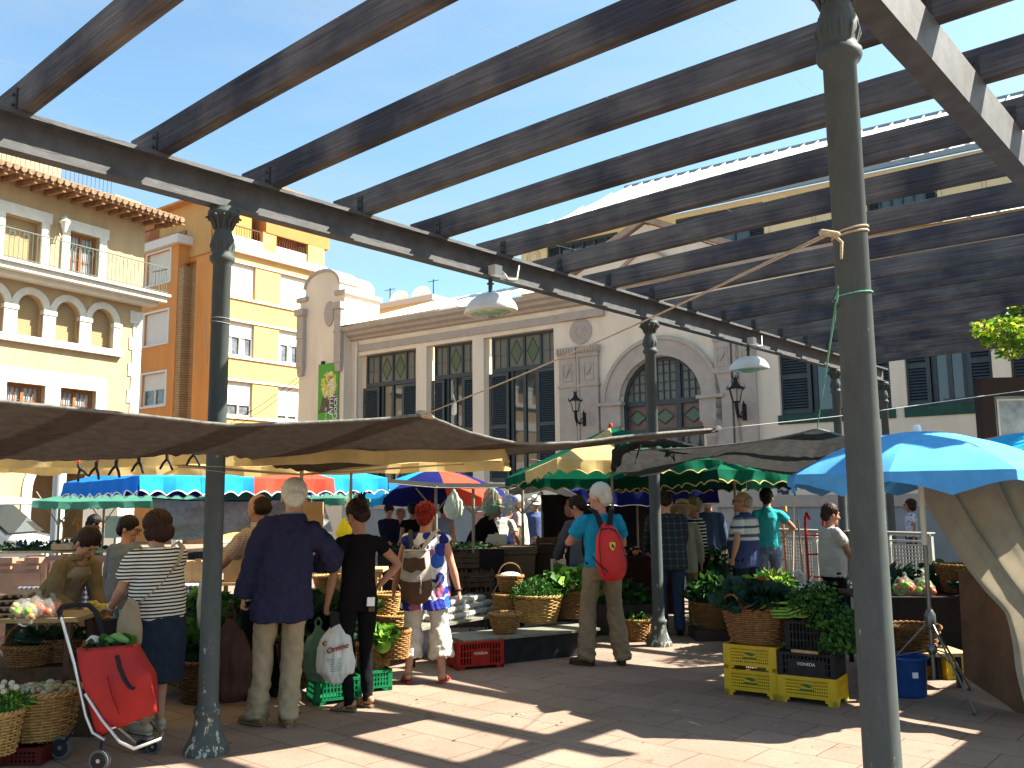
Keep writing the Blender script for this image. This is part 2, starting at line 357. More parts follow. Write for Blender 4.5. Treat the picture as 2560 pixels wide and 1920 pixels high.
def col_setup():
    N,L,b=nodes(COLM); tc=N.new('ShaderNodeTexCoord'); n=N.new('ShaderNodeTexNoise'); n.inputs['Scale'].default_value=9; n.inputs['Detail'].default_value=9; n.inputs['Roughness'].default_value=.72
    mp=N.new('ShaderNodeMapping'); mp.inputs['Scale'].default_value=(2.5,2.5,.9); L.new(tc.outputs['Object'],mp.inputs[0]); L.new(mp.outputs[0],n.inputs['Vector'])
    # chipped pale paint low on the shaft
    sx=N.new('ShaderNodeSeparateXYZ'); L.new(tc.outputs['Object'],sx.inputs[0])
    mr=N.new('ShaderNodeMapRange'); mr.inputs[1].default_value=.2; mr.inputs[2].default_value=1.3; mr.inputs[3].default_value=.11; mr.inputs[4].default_value=0; L.new(sx.outputs[2],mr.inputs[0])
    a=N.new('ShaderNodeMath'); a.operation='ADD'; L.new(n.outputs[0],a.inputs[0]); L.new(mr.outputs[0],a.inputs[1])
    r=N.new('ShaderNodeValToRGB'); e=r.color_ramp.elements; e[0].position=.2; e[0].color=(.042,.050,.050,1); e[1].position=.69; e[1].color=(.066,.077,.075,1); x=e.new(.705); x.color=(.42,.40,.32,1)
    L.new(a.outputs[0],r.inputs[0]); L.new(r.outputs[0],b.inputs['Base Color'])
    bp=N.new('ShaderNodeBump'); bp.inputs['Strength'].default_value=.12; bp.inputs['Distance'].default_value=.003; L.new(n.outputs[0],bp.inputs['Height']); L.new(bp.outputs[0],b.inputs['Normal'])
col_setup()
pergola()
# lamps under the girder
def pergola_lamp(g,label):
    t=thing('hanging_lamp',label,'lamp',PW(-5.67,g,3.772),PA,'oval lamps hung from the pergola girder')
    wm=mat('lamp_housing',(.50,.52,.50),.45,nz=(6,.1),spec=.4)
    h=MB(); h.lathe([(.285,-.335),(.29,-.315),(.27,-.27),(.225,-.215),(.16,-.175),(.09,-.155),(.045,-.15),(.045,-.148)],32,sx=1,sy=.72); h.lathe([(.215,-.34),(.285,-.335)],32,sx=1,sy=.72,cap=False)
    h.build('housing',wm,t)
    l=MB(); l.lathe([(.01,-.375),(.1,-.37),(.18,-.352),(.215,-.336)],28,sx=1,sy=.72,cap=False); l.build('lens',mat('lamp_glass',(.22,.33,.31),.08,spec=.9),t)
    s=MB(); s.tube([(0,0,-.003),(0,0,-.16)],.02,10); s.tube([(0,0,-.05),(0,0,-.06)],.035,10); s.build('stem',STEEL,t)
    b=MB(); b.cbox((.065,0,.06),.09,.1,.1); b.tube([(.06,.05,.1),(.07,.12,.06),(.05,.2,.02),(.06,.32,.04),(.02,.4,.2)],.008,6); b.build('junction_box',wm,t)
pergola_lamp(G0+4.25,'oval lamp hung over the middle of the market, nearer of the two')
pergola_lamp(G0+9.57,'oval lamp hung in front of the arched door, farther of the two')
# strands stretched over the joists
WIRE=mat('pale_wire',(.22,.22,.22),.6)
for k,(px,py) in enumerate(((360,265),(949,95),(1365,155),(2120,300))):
    p=G(px,py,4.245); jj=(p.x*math.cos(PA)+p.y*math.sin(PA))
    mb=MB(); pts=[]
    for i in range(-4,17):
        g_=G0+.045+SPJ*i
        pts.append(PW(jj,g_,4.243)); 
        if i<16: pts.append(PW(jj+.02,g_+SPJ/2,4.243-.03))
    mb.tube(pts,.0009,4)
    tag(mb.build('stretched_wire',WIRE),['thin wire over the joists, first from the left girder','thin wire over the joists, second from the left girder','thin wire over the joists, third from the left girder','thin wire over the joists, beside the nearest column'][k],'wire','wires stretched over the joists')
# ---------------------------------------------------------------- wall helper
def wall(mb,u0,u1,z0,z1,holes,th,back=False,v=0):
    """front sheet in local x,z at y=v with rectangular holes (u0,u1,z0,z1[,kind]) and reveals th deep; kind 'arch' has a round top"""
    us=sorted(set([u0,u1]+[h[0] for h in holes]+[h[1] for h in holes])); zs=sorted(set([z0,z1]+[h[2] for h in holes]+[h[3] for h in holes]))
    us=[u for u in us if u0<=u<=u1]; zs=[z for z in zs if z0<=z<=z1]
    for i in range(len(us)-1):
        for k in range(len(zs)-1):
            cu=(us[i]+us[i+1])/2; cz=(zs[k]+zs[k+1])/2
            if any(h[0]<cu<h[1] and h[2]<cz<h[3] for h in holes): continue
            mb.quad((us[i],v,zs[k]),(us[i+1],v,zs[k]),(us[i+1],v,zs[k+1]),(us[i],v,zs[k+1]))
    for h in holes:
        a,b,c,d=h[:4]
        if len(h)>4:
            r=(b-a)/2; sp=d-r; n=16; cx=(a+b)/2
            arc=[(cx-r*math.cos(PI*i/n),sp+r*math.sin(PI*i/n)) for i in range(n+1)]
            for i in range(n):
                x0,za=arc[i]; x1,zb=arc[i+1]
                mb.quad((x0,v,za),(x1,v,zb),(x1,v,d),(x0,v,d)); mb.quad((x0,v,za),(x1,v,zb),(x1,v+th,zb),(x0,v+th,za))
            d2=sp
        else:
            d2=d; mb.quad((a,v,d),(b,v,d),(b,v+th,d),(a,v+th,d))
        mb.quad((a,v,c),(a,v,d2),(a,v+th,d2),(a,v+th,c)); mb.quad((b,v,c),(b,v,d2),(b,v+th,d2),(b,v+th,c)); mb.quad((a,v,c),(b,v,c),(b,v+th,c),(a,v+th,c))
def recto(mb,u0,u1,z0,z1,y0,y1): mb.box(min(u0,u1),max(u0,u1),y0,y1,min(z0,z1),max(z0,z1))
def ringarch(mb,cx,sp,r0,r1,y0,y1,n=24,a0=0,a1=PI):
    vs=[]
    for i in range(n+1):
        a=a0+(a1-a0)*i/n; c,s=math.cos(a),math.sin(a)
        vs+=[(cx+r0*c,y0,sp+r0*s),(cx+r1*c,y0,sp+r1*s),(cx+r1*c,y1,sp+r1*s),(cx+r0*c,y1,sp+r0*s)]
    fs=[(4*i+k,4*i+(k+1)%4,4*i+4+(k+1)%4,4*i+4+k) for i in range(n) for k in range(4)]+[(0,1,2,3),(4*n,4*n+1,4*n+2,4*n+3)]
    mb.add(vs,fs)
GLASSD=glass_mat('dark_window_glass',(.03,.04,.045),.03)
# ---------------------------------------------------------------- market hall (cream building)
MP=Plane(6.8,21.0,-35.5)
CREAM=mat('cream_render',(.72,.605,.465),.9,nz=(1.7,.10,(1,1,.3)),bump=(25,.12),spec=.15)
STONE=mat('grey_brown_stone',(.41,.345,.29),.9,nz=(5,.10),bump=(30,.25),spec=.15)
SHUT=mat('dark_green_grey_paint',(.040,.052,.056),.5,nz=(8,.15),spec=.35)
GREENSILL=mat('dark_green_sill',(.03,.075,.055),.6,nz=(6,.2))
FROST=mat('frosted_pane',(.12,.115,.09),.35,nz=(60,.35),spec=.5)
GREENGL=mat('green_pane',(.055,.095,.035),.3,spec=.5); REDGL=mat('amber_pane',(.12,.055,.032),.35,nz=(40,.4),spec=.5)
ROOFM=mat('pale_metal_roof',(.62,.64,.62),.55,nz=(3,.07),spec=.4)
mk=thing('market_hall','cream single-storey market hall with dark shuttered windows, arched door and pale metal roof','building',MP.w(0),MP.a)
U=MP.uz
def shutter_window(mk,u0,u1,zb,zt,n_tr,diamonds,sillmat=None,transom=True):
    """wooden window: transom of leaded panes, louvred shutters folded left and right, glazed middle"""
    f=bpy.data.objects.new('window',None); COL.objects.link(f); f.parent=mk; f['label']='dark framed window with louvred shutters'
    ft=.07; zr=zt-1.02 if transom else zt-.12
    fr=MB(); y0,y1=.2,.28
    recto(fr,u0,u0+ft,zb,zt,y0,y1); recto(fr,u1-ft,u1,zb,zt,y0,y1); recto(fr,u0+ft,u1-ft,zt-ft,zt,y0,y1); recto(fr,u0+ft,u1-ft,zb,zb+.1,y0,y1)
    if transom:
        recto(fr,u0+ft,u1-ft,zr-.06,zr+.07,y0-.03,y1)
        cw=(u1-u0)/n_tr
        for i in range(1,n_tr): recto(fr,u0+i*cw-.035,u0+i*cw+.035,zr+.07,zt-ft,y0,y1)
    # middle leaves
    w=u1-u0; sw=w*.29
    for x in (u0+sw,u0+w/2-.05,u1-sw-.1): recto(fr,x,x+.1,zb+.1,zr-.06,y0+.01,y1)
    fr.build('frame',SHUT,f)
    if transom:
        p=MB(); mats=[FROST,GREENGL,SHUT]
        for i in range(n_tr):
            a=u0+i*cw+.035; b=u0+(i+1)*cw-.035; p.cur=0; p.quad((a,y0+.05,zr+.07),(b,y0+.05,zr+.07),(b,y0+.05,zt-ft),(a,y0+.05,zt-ft))
            cx=(a+b)/2; cz=(zr+.07+zt-ft)/2; h=(zt-ft-zr-.07)/2
            p.cur=2
            if i in diamonds:
                p.cur=1; q=.2; p.quad((cx-q,y0+.045,cz),(cx,y0+.045,cz-h*.85),(cx+q,y0+.045,cz),(cx,y0+.045,cz+h*.85)); p.cur=2
                for s in (-1,1):
                    for t_ in (-1,1): p.bar((cx+s*q,y0+.04,cz),(cx,y0+.04,cz+t_*h*.85),.014,.014,(0,1,0))
                    p.bar((cx+s*q,y0+.04,cz),(a if s<0 else b,y0+.04,cz),.014,.014,(0,1,0))
            else:
                p.bar((cx,y0+.04,zr+.07),(cx,y0+.04,zt-ft),.015,.015,(0,1,0)); p.bar((a,y0+.04,cz-.05),(b,y0+.04,cz-.05),.015,.015)
        p.build('transom_panes',mats,f)
    g=MB(); g.quad((u0+sw+.1,y1-.02,zb+.1),(u1-sw-.1,y1-.02,zb+.1),(u1-sw-.1,y1-.02,zr-.06),(u0+sw+.1,y1-.02,zr-.06)); g.build('pane',GLASSD,f)
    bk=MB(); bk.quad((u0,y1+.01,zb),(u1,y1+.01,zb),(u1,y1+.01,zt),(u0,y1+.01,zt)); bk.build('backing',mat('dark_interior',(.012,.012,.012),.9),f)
    for s in (0,1):
        a=u0-.06 if s==0 else u1-sw; b=u0+sw-.02 if s==0 else u1+.02
        h=MB(); z0,z1=zb+.02,zr-.08; yy=.12
        st=.085
        recto(h,a,a+st,z0,z1,yy,yy+.045); recto(h,b-st,b,z0,z1,yy,yy+.045)
        for zz in (z0,(z0+z1)/2-.05,z1-.1): recto(h,a+st,b-st,zz,zz+.1,yy,yy+.045)
        for (q0,q1) in ((z0+.1,(z0+z1)/2-.05),((z0+z1)/2+.05,z1-.1)):
            n=max(4,int((q1-q0)/.065))
            for i in range(n):
                zc=q0+(q1-q0)*(i+.5)/n; h.quad((a+st,yy+.005,zc-.034),(b-st,yy+.005,zc-.034),(b-st,yy+.04,zc+.018),(a+st,yy+.04,zc+.018))
        h.build('shutter',SHUT,f)
    if sillmat:
        s_=MB(); recto(s_,u0-.08,u1+.08,zb-.22,zb,-.03,.2); s_.build('sill',sillmat,f)
def market():
    # measured points on the facade
    ux=lambda px,py=900: U(px,py)[0]
    zt=lambda px,py: U(px,py)[1]
    uL=ux(880); uR=ux(2560)+3.5
    zc1=zt(1338,732); zc0=zt(1338,762)   # main cornice
    zcor=zt(885,800)
    H_=7.45
    wins=[]
    # (px left, px right, y top at left edge)
    def win(pl,pr,ptl):
        return (ux(pl),ux(pr),2.55,zt(pl,ptl))
    w1=(ux(897),ux(1040),2.2,zt(897,888)); w2=(ux(1066),ux(1181),2.2,zt(1066,866)); w3=(ux(1209),ux(1385),2.2,zt(1209,846))
    ztop=(w1[3]+w2[3]+w3[3])/3
    w1,w2,w3=[(a,b,c,ztop) for a,b,c,d in (w1,w2,w3)]
    r1=(ux(1945),ux(2222),zt(1945,1040),ztop); r2=(ux(2260),ux(2479),zt(2260,1018),ztop); r3=(ux(2525),ux(2525)+1.75,zt(2260,1018),ztop)
    rb=(r1[2]+r2[2])/2; r1=(*r1[:2],rb,ztop); r2=(*r2[:2],rb,ztop); r3=(*r3[:2],rb,ztop)
    aL,aR=ux(1551,1000),ux(1757,1000); asp=(zt(1551,1009)+zt(1757,993))/2; ar=(aR-aL)/2
    b=MB(); holes=[w1,w2,w3,r1,r2,r3,(aL,aR,.35,asp+ar,'arch')]
    wall(b,uL,uR,0,H_,holes,.3)
    b.quad((uR,0,0),(uR,14,0),(uR,14,H_),(uR,0,H_)); b.quad((uL,14,0),(uR,14,0),(uR,14,H_),(uL,14,H_)); b.quad((uL-2.3,0,0),(uL-2.3,14,0),(uL-2.3,14,H_),(uL-2.3,0,H_))
    b.build('wall',CREAM,mk)
    print('MARKET u',uL,uR,'ztop',ztop,'H by cornice',zc1,zc0,zcor,'arch',aL,aR,asp,ar,'rb',rb)
    # plinth
    p=MB(); recto(p,uL,aL-.5,0,1.45,-.10,-.003); recto(p,aR+.5,uR,0,1.45,-.10,-.003); p.build('plinth',mat('blue_grey_plinth',(.27,.29,.30),.8,nz=(2,.12),bump=(12,.1)),mk)
    p=MB(); recto(p,uL,aL-.5,1.45,1.72,-.15,-.003); recto(p,aR+.5,uR,1.45,1.72,-.15,-.003); p.build('plinth_coping',STONE,mk)
    for (a,b_,zb,z1),n,d in ((w1,4,(1,2)),(w2,3,(1,)),(w3,4,(1,2))): shutter_window(mk,a+.16,b_,zb,z1,n,d)
    for q in (r1,r2,r3): shutter_window(mk,q[0]+.02,q[1],q[2],q[3],4,(1,2),GREENSILL)
    # cornice, string course
    c=MB(); prof=[(-.02,0),(-.12,.03),(-.16,.10),(-.30,.16),(-.34,.24),(-.46,.30),(-.50,.42),(-.02,.46)]
    n=len(prof); u0,u1=uL-.05,uR
    vs=[(u,y,H_-.42+z) for u in (u0,u1) for y,z in prof]; c.add(vs,[(i,(i+1)%n,n+(i+1)%n,n+i) for i in range(n)]+[tuple(range(n)),tuple(range(n,2*n))[::-1]])
    c.build('cornice',STONE,mk)
    s=MB(); zs=zt(893,863); zs=(zs+zt(1528,773))/2; recto(s,ux(893,863),ux(1400,790),zs-.2,zs+.02,-.05,.05); recto(s,ux(1400,790)+.003,ux(1512,775),zs-.2,zs+.02,-.12,.05); s.build('string_course',STONE,mk)
    # projecting centre with gable
    uc0,uc1=ux(1512,800),ux(1778,800)
    g=MB(); zg=H_; 
    ga,gb=ux(1395,760),ux(1900,760); gm=(ga+gb)/2
    g.prism([(ga,zg+.02),(gb,zg+.02),(gm,zg+1.45)],-.25,.3); g.build('gable',CREAM,mk)
    g=MB()
    for a,b_ in (((ga-.25,zg+.0),(gm,zg+1.5)),((gm,zg+1.5),(gb+.25,zg+.0))): g.bar((a[0],-.1,a[1]+.1),(b_[0],-.1,b_[1]+.1),.5,.16,(0,0,1))
    for a,b_ in (((gm-.9,zg+.25),(gm,zg+.85)),((gm,zg+.85),(gm+.9,zg+.25))): g.bar((a[0],-.28,a[1]),(b_[0],-.28,b_[1]),.08,.08,(0,0,1))
    g.build('gable_moulding',mat('gable_brown_stone',(.36,.26,.19),.9,nz=(5,.2)),mk)
    # double pilasters
    for k,(x0,x1) in enumerate(((1401,1450),(1453,1504),(1790,1838),(1852,1900))):
        a,b_=ux(x0,1000),ux(x1,1000); zt_=zt(1452,868)
        m_=MB(); recto(m_,a+.04,b_-.04,.0,zt_-.18,-.12,.02); recto(m_,a,b_,zt_-.18,zt_,-.2,.02); recto(m_,a+.02,b_-.02,zt_-.30,zt_-.18,-.16,.02)
        recto(m_,a,b_,zt_-1.12,zt_-1.06,-.15,.02)
        for i in range(7): recto(m_,a+(b_-a)*(i+.2)/7,a+(b_-a)*(i+.8)/7,zt_-.16,zt_-.04,-.225,-.2)
        zz=zt_-.7; cx=(a+b_)/2
        for dx,dz,w_,h_ in ((-.14,0,.03,.5),(.14,0,.03,.5),(0,.235,.25,.03),(0,-.235,.25,.03)): recto(m_,cx+dx-w_/2,cx+dx+w_/2,zz+dz-h_/2,zz+dz+h_/2,-.14,-.12)
        m_.rtube([(cx-.06,-.125,zz-.1),(cx,-.14,zz),(cx+.06,-.125,zz+.12)],[.03,.045,.03],8)
        recto(m_,a-.02,b_+.02,1.45,1.9,-.2,.02)
        # pierced panel near the base
        for i in range(4):
            for j in range(4): recto(m_,a+.08+(b_-a-.16)*(i+.15)/4,a+.08+(b_-a-.16)*(i+.85)/4,2.0+.12*j,2.0+.12*j+.085,-.15,-.12)
        m_.build('pilaster',STONE,mk)
    # drainpipes
    # medallion
    md=MB(); mu,mz=U(1452,829)
    Mx=Matrix.Rotation(PI/2,4,'X')
    for r,y in ((.36,-.03),(.29,-.04),(.2,-.05),(.10,-.06)):
        md.add([(mu+r*math.cos(2*PI*i/28),y,mz+r*math.sin(2*PI*i/28)) for i in range(28)]+[(mu+r*1.0*math.cos(2*PI*i/28),0.01,mz+r*math.sin(2*PI*i/28)) for i in range(28)],[tuple(range(28))]+[(i,(i+1)%28,28+(i+1)%28,28+i) for i in range(28)])
    for i in range(10):
        a=2*PI*i/10; md.rtube([(mu+.12*math.cos(a),-.052,mz+.12*math.sin(a)),(mu+.18*math.cos(a),-.05,mz+.18*math.sin(a))],[.012,.016],6)
    md.build('medallion',STONE,mk)
    # arch surround
    s=MB(); cx=(aL+aR)/2; ringarch(s,cx,asp,ar,ar+.5,-.08,.1); ringarch(s,cx,asp,ar+.42,ar+.52,-.12,-.08)
    for sgn in (-1,1):
        a=cx+sgn*(ar+.25); recto(s,a-.3,a+.3,asp-.62,asp-.05,-.12,.05); recto(s,a-.36,a+.36,asp-.05,asp+.04,-.18,.05)
    s.build('arch_surround',STONE,mk)
    for sgn in (-1,1):
        a=cx+sgn*(ar+.27); q=MB(); q.lathe([(.24,.35),(.24,.5),(.19,.55),(.17,.6),(.165,asp-1.05),(.19,asp-1.03),(.17,asp-.95),(.17,asp-.88),(.26,asp-.72),(.28,asp-.625)],20,c=(a,-.03,0)); q.build('door_column',STONE,mk)
    # door
    d=bpy.data.objects.new('door',None); COL.objects.link(d); d.parent=mk
    f=MB(); y0,y1=.18,.27
    ringarch(f,cx,asp,ar-.1,ar-.002,y0,y1)
    recto(f,aL+.002,aL+.1,.35,asp,y0,y1); recto(f,aR-.1,aR-.002,.35,asp,y0,y1)
    for dx in (-.37,.37):
        recto(f,cx+dx*ar-.07,cx+dx*ar+.07,.35,asp+ar*.9,y0-.02,y1-.003)
    recto(f,aL+.1,aR-.1,asp-.09,asp+.04,y0-.03,y1-.006); recto(f,aL+.1,aR-.1,asp-.86,asp-.72,y0-.03,y1-.006)
    # lights of the fan
    for i in range(-6,7):
        x=cx+i*ar/6.6; h=math.sqrt(max(0,(ar-.1)**2-(x-cx)**2)); 
        if h>.2: recto(f,x-.011,x+.011,asp+.04,asp+h,y0+.02,y0+.05)
    for k in range(1,5):
        z=asp+.04+k*ar/5; hw=math.sqrt(max(0,(ar-.1)**2-(z-asp)**2)); recto(f,cx-hw,cx+hw,z-.011,z+.011,y0+.023,y0+.053)
    # diamonds
    for k in range(3):
        dcx=cx+(-.685+.685*k)*ar; w_=ar*.23; z=asp-.4; 
        for s1 in (-1,1):
            for s2 in (-1,1): f.bar((dcx+s1*w_,y0+.03,z),(dcx,y0+.03,z+s2*.2),.02,.02,(0,1,0))
    for k in range(3):
        for e in (-.5,.5):
            dcx=cx+(-.685+.685*k+e*.26)*ar; z=asp-1.55
            for s1 in (-1,1):
                for s2 in (-1,1): f.bar((dcx+s1*.11*ar,y0+.03,z),(dcx,y0+.03,z+s2*.5),.02,.02,(0,1,0))
            recto(f,dcx-.01,dcx+.01,asp-2.3,asp-.86,y0+.035,y0+.05)
    recto(f,aL+.1,aR-.1,.35,1.1,y0+.01,y1-.01)
    f.build('frame',SHUT,d)
    pn=MB(); vs=[(cx,y0+.06,asp)]+[(cx+ar*math.cos(PI*i/20),y0+.06,asp+ar*math.sin(PI*i/20)) for i in range(21)]
    pn.cur=0; pn.add(vs,[(0,i,i+1) for i in range(1,21)])
    pn.cur=1; pn.quad((aL,y0+.06,asp-.8),(aR,y0+.06,asp-.8),(aR,y0+.06,asp),(aL,y0+.06,asp))
    pn.cur=0; pn.quad((aL,y0+.06,.35),(aR,y0+.06,.35),(aR,y0+.06,asp-.8),(aL,y0+.06,asp-.8))
    pn.cur=2
    for k in range(3):
        dcx=cx+(-.685+.685*k)*ar; w_=ar*.22; z=asp-.4; pn.quad((dcx-w_,y0+.055,z),(dcx,y0+.055,z-.19),(dcx+w_,y0+.055,z),(dcx,y0+.055,z+.19))
        for e in (-.5,.5):
            dcx2=cx+(-.685+.685*k+e*.26)*ar; z=asp-1.55; pn.quad((dcx2-.1*ar,y0+.055,z),(dcx2,y0+.055,z-.48),(dcx2+.1*ar,y0+.055,z),(dcx2,y0+.055,z+.48))
    pn.build('leaded_panes',[FROST,REDGL,GREENGL],d)
    st=MB(); recto(st,aL-.9,aR+.9,0,.175,-1.2,.3); recto(st,aL-.7,aR+.7,.175,.35,-.8,.3); st.build('step',STONE,mk)
    # groove lines above the arch
    # lower roof
    zr0=H_+.06
    rf=MB(); rf.quad((uL-.1,-.5,zr0),(uR,-.5,zr0),(uR,4.0,zr0+1.55),(uL+.9,4.0,zr0+1.55)); rf.add([(uL-.1,-.5,zr0),(uL+.9,4.0,zr0+1.55),(uL-.1,10,zr0)],[(0,1,2)])
    k=uL+.2
    while k<uR:
        rf.bar((k,-.5,zr0+.03),(k,4.0,zr0+1.58),.04,.06,(0,0,1)); k+=.55
    rf.build('lower_roof',ROOFM,mk)
    # upper storey set back
    o=4.0
    ul,zl=U(1303,1000*.0+655,o); zE=U(2160,431,o)[1]; ur=uR
    print('UPPER',ul,zl,zE)
    zE=(zE+U(2466,376,o)[1])/2
    up_=MB(); 
    bands=[(1367,1545),(1690,1912),(2172,2352)]
    z_t=U(1912,502,o)[1]; z_b=zr0+1.7
    hs=[(U(a,600,o)[0],U(b_,600,o)[0],z_b,z_t) for a,b_ in bands]
    bb=MB(); wall(bb,ul,ur,H_,zE,hs,.2,v=o); bb.quad((ul,o,H_),(ul,12,H_),(ul,12,zE),(ul,o,zE)); bb.build('upper_wall',mat('yellow_cream_render',(.66,.52,.30),.9,nz=(1.5,.08)),mk)
    for h in hs:
        fr=MB(); a,b_,c0,c1=h; wd=(b_-a)
        recto(fr,a,b_,c1-.1,c1,o+.06,o+.12); n_=6
        for i in range(n_+1): x=a+(wd-.06)*i/n_; recto(fr,x,x+.06,c0,c1-.1,o+.06,o+.12)
        recto(fr,a+wd/6+.06,b_-wd/6,(c0+c1)/2-.02,(c0+c1)/2+.02,o+.063,o+.117)
        for q in (0,n_-1):
            for i in range(int((c1-c0)/.07)):
                zc=c0+.07*i; x=a+(wd-.06)*q/n_+.06; fr.quad((x,o+.065,zc),(x+wd/n_-.06,o+.065,zc),(x+wd/n_-.06,o+.1,zc+.05),(x,o+.1,zc+.05))
        w_=bpy.data.objects.new('upper_window',None); COL.objects.link(w_); w_.parent=mk
        fr.build('frame',SHUT,w_); g=MB(); g.quad((a,o+.13,c0),(b_,o+.13,c0),(b_,o+.13,c1),(a,o+.13,c1)); g.build('pane',GLASSD,w_)
    # ornament lines on the upper wall
    om=MB()
    for k in range(3):
        a=hs[k][1]+.15 if k<2 else hs[2][1]+.1; b_=(hs[k+1][0]-.15) if k<2 else a+2.0
        zz=(z_b+z_t)/2+.25
        for (x0,x1,za,zb) in ((a,b_,z_t-.22,z_t-.2),(a,b_,z_b+.1,z_b+.12)): recto(om,x0,x1,za,zb,o-.012,o)
        for x in (a,b_,(a+b_)/2-.05,(a+b_)/2+.05): recto(om,x-.01,x+.01,z_b+.12,z_t-.22,o-.012,o)
    mu2,mz2=U(1334,645,o)
    ringarch(om,mu2,mz2,.25,.28,o-.012,o,24,0,2*PI-.001); ringarch(om,mu2,mz2,.15,.17,o-.012,o,24,0,2*PI-.001)
    om.build('wall_ornament',STONE,mk)
    # upper roof, sloping back from its eave
    rf=MB(); zrid=zE+3.25; yr=o+5.0; ry=o-.55
    rf.quad((ul-.35,ry,zE-.02),(ur,ry,zE-.02),(ur,yr,zrid),(ul+1.6,yr,zrid)); rf.add([(ul-.35,ry,zE-.02),(ul+1.6,yr,zrid),(ul-.35,yr+5,zE)],[(0,1,2)])
    k=ul-.1
    while k<ur:
        y_e=yr if k>ul+1.6 else ry+(yr-ry)*max(0,(k-ul+.35)/1.95)
        if y_e>ry+.1: rf.bar((k,ry,zE+.02),(k,y_e,zE+.02+(zrid-zE)*(y_e-ry)/(yr-ry)),.045,.08,(0,0,1))
        k+=.48
    rf.build('upper_roof',ROOFM,mk)
    gt=MB(); gt.box(ul-.35,ur,ry-.1,ry+.02,zE-.16,zE-.03); gt.box(ul+1.5,ur,yr-.05,yr+.05,zrid-.02,zrid+.06); gt.build('gutter',mat('zinc_gutter',(.22,.25,.26),.5,metal=.4),mk)
    # corner tower
    tL,tR=ux(765,1000),ux(878,1000); ty=-.35
    t=MB(); zt_=U(830,674,ty)[1]; zs_=U(770,750,ty)[1]; 
    pts=[(tL,0),(tR,0),(tR,zs_),(tR-.25,zs_)]; cxx=(tL+tR)/2; rr=(tR-tL)/2-.25
    n=18; rz=zt_-zs_-.35
    pts+=[(tR-.25,zs_+.35)]+[(cxx+rr*math.cos(PI*i/n),zs_+.35+rz*math.sin(PI*i/n)) for i in range(1,n)]+[(tL+.25,zs_+.35),(tL+.25,zs_),(tL,zs_)]
    t.prism(pts,ty,1.3); t.build('tower',CREAM,mk)
    t=MB()
    arc=[(cxx+rr*math.cos(PI*i/n),zs_+.35+rz*math.sin(PI*i/n)) for i in range(n+1)]
    for i in range(n): t.bar((arc[i][0],ty+.4,arc[i][1]+.03),(arc[i+1][0],ty+.4,arc[i+1][1]+.03),.92,.1,(0,0,1))
    for x in (tL,tR):
        x0=x-.1 if x==tL else x-.42; x1=x0+.52
        recto(t,x0,x1,zs_-.05,zs_+.1,ty-.1,1.35)
        zp1=U(790,775,ty)[1]; zp0=U(790,915,ty)[1]; w_=.28
        a=(tL+.02) if x==tL else tR-.34; b_=a+.32
        recto(t,a,b_,zp0,zp1-.15,ty-.16,ty); recto(t,a-.05,b_+.05,zp1-.15,zp1+.08,ty-.24,ty); recto(t,a-.02,b_+.02,zp1-.95,zp1-.9,ty-.19,ty)
        t.prism([(a,zp0),(b_,zp0),(b_-.05,zp0-.3),(a+.05,zp0-.3)],ty-.13,ty)
    t.build('tower_trim',STONE,mk)
    ou,oz=U(824,785,ty); t=MB()
    t.add([(ou+.22*math.cos(2*PI*i/24),ty-.05,oz+.42*math.sin(2*PI*i/24)) for i in range(24)]+[(ou+.24*math.cos(2*PI*i/24),ty+.0,oz+.45*math.sin(2*PI*i/24)) for i in range(24)],[tuple(range(24))]+[(i,(i+1)%24,24+(i+1)%24,24+i) for i in range(24)]); t.build('oval_medallion',STONE,mk)
    # drainpipes
    for px,zz in ((893,H_-.5),(1452,H_-1.7),(1845,H_-1.0)):
        u_=ux(px,1000); p=MB(); p.tube([(u_,-.06 if px<900 else -.02-.1,.2),(u_,-.06 if px<900 else -.12,zz)],.045,8); p.build('drainpipe',CREAM if px<900 else STONE,mk)
    return dict(ty=ty)
market()
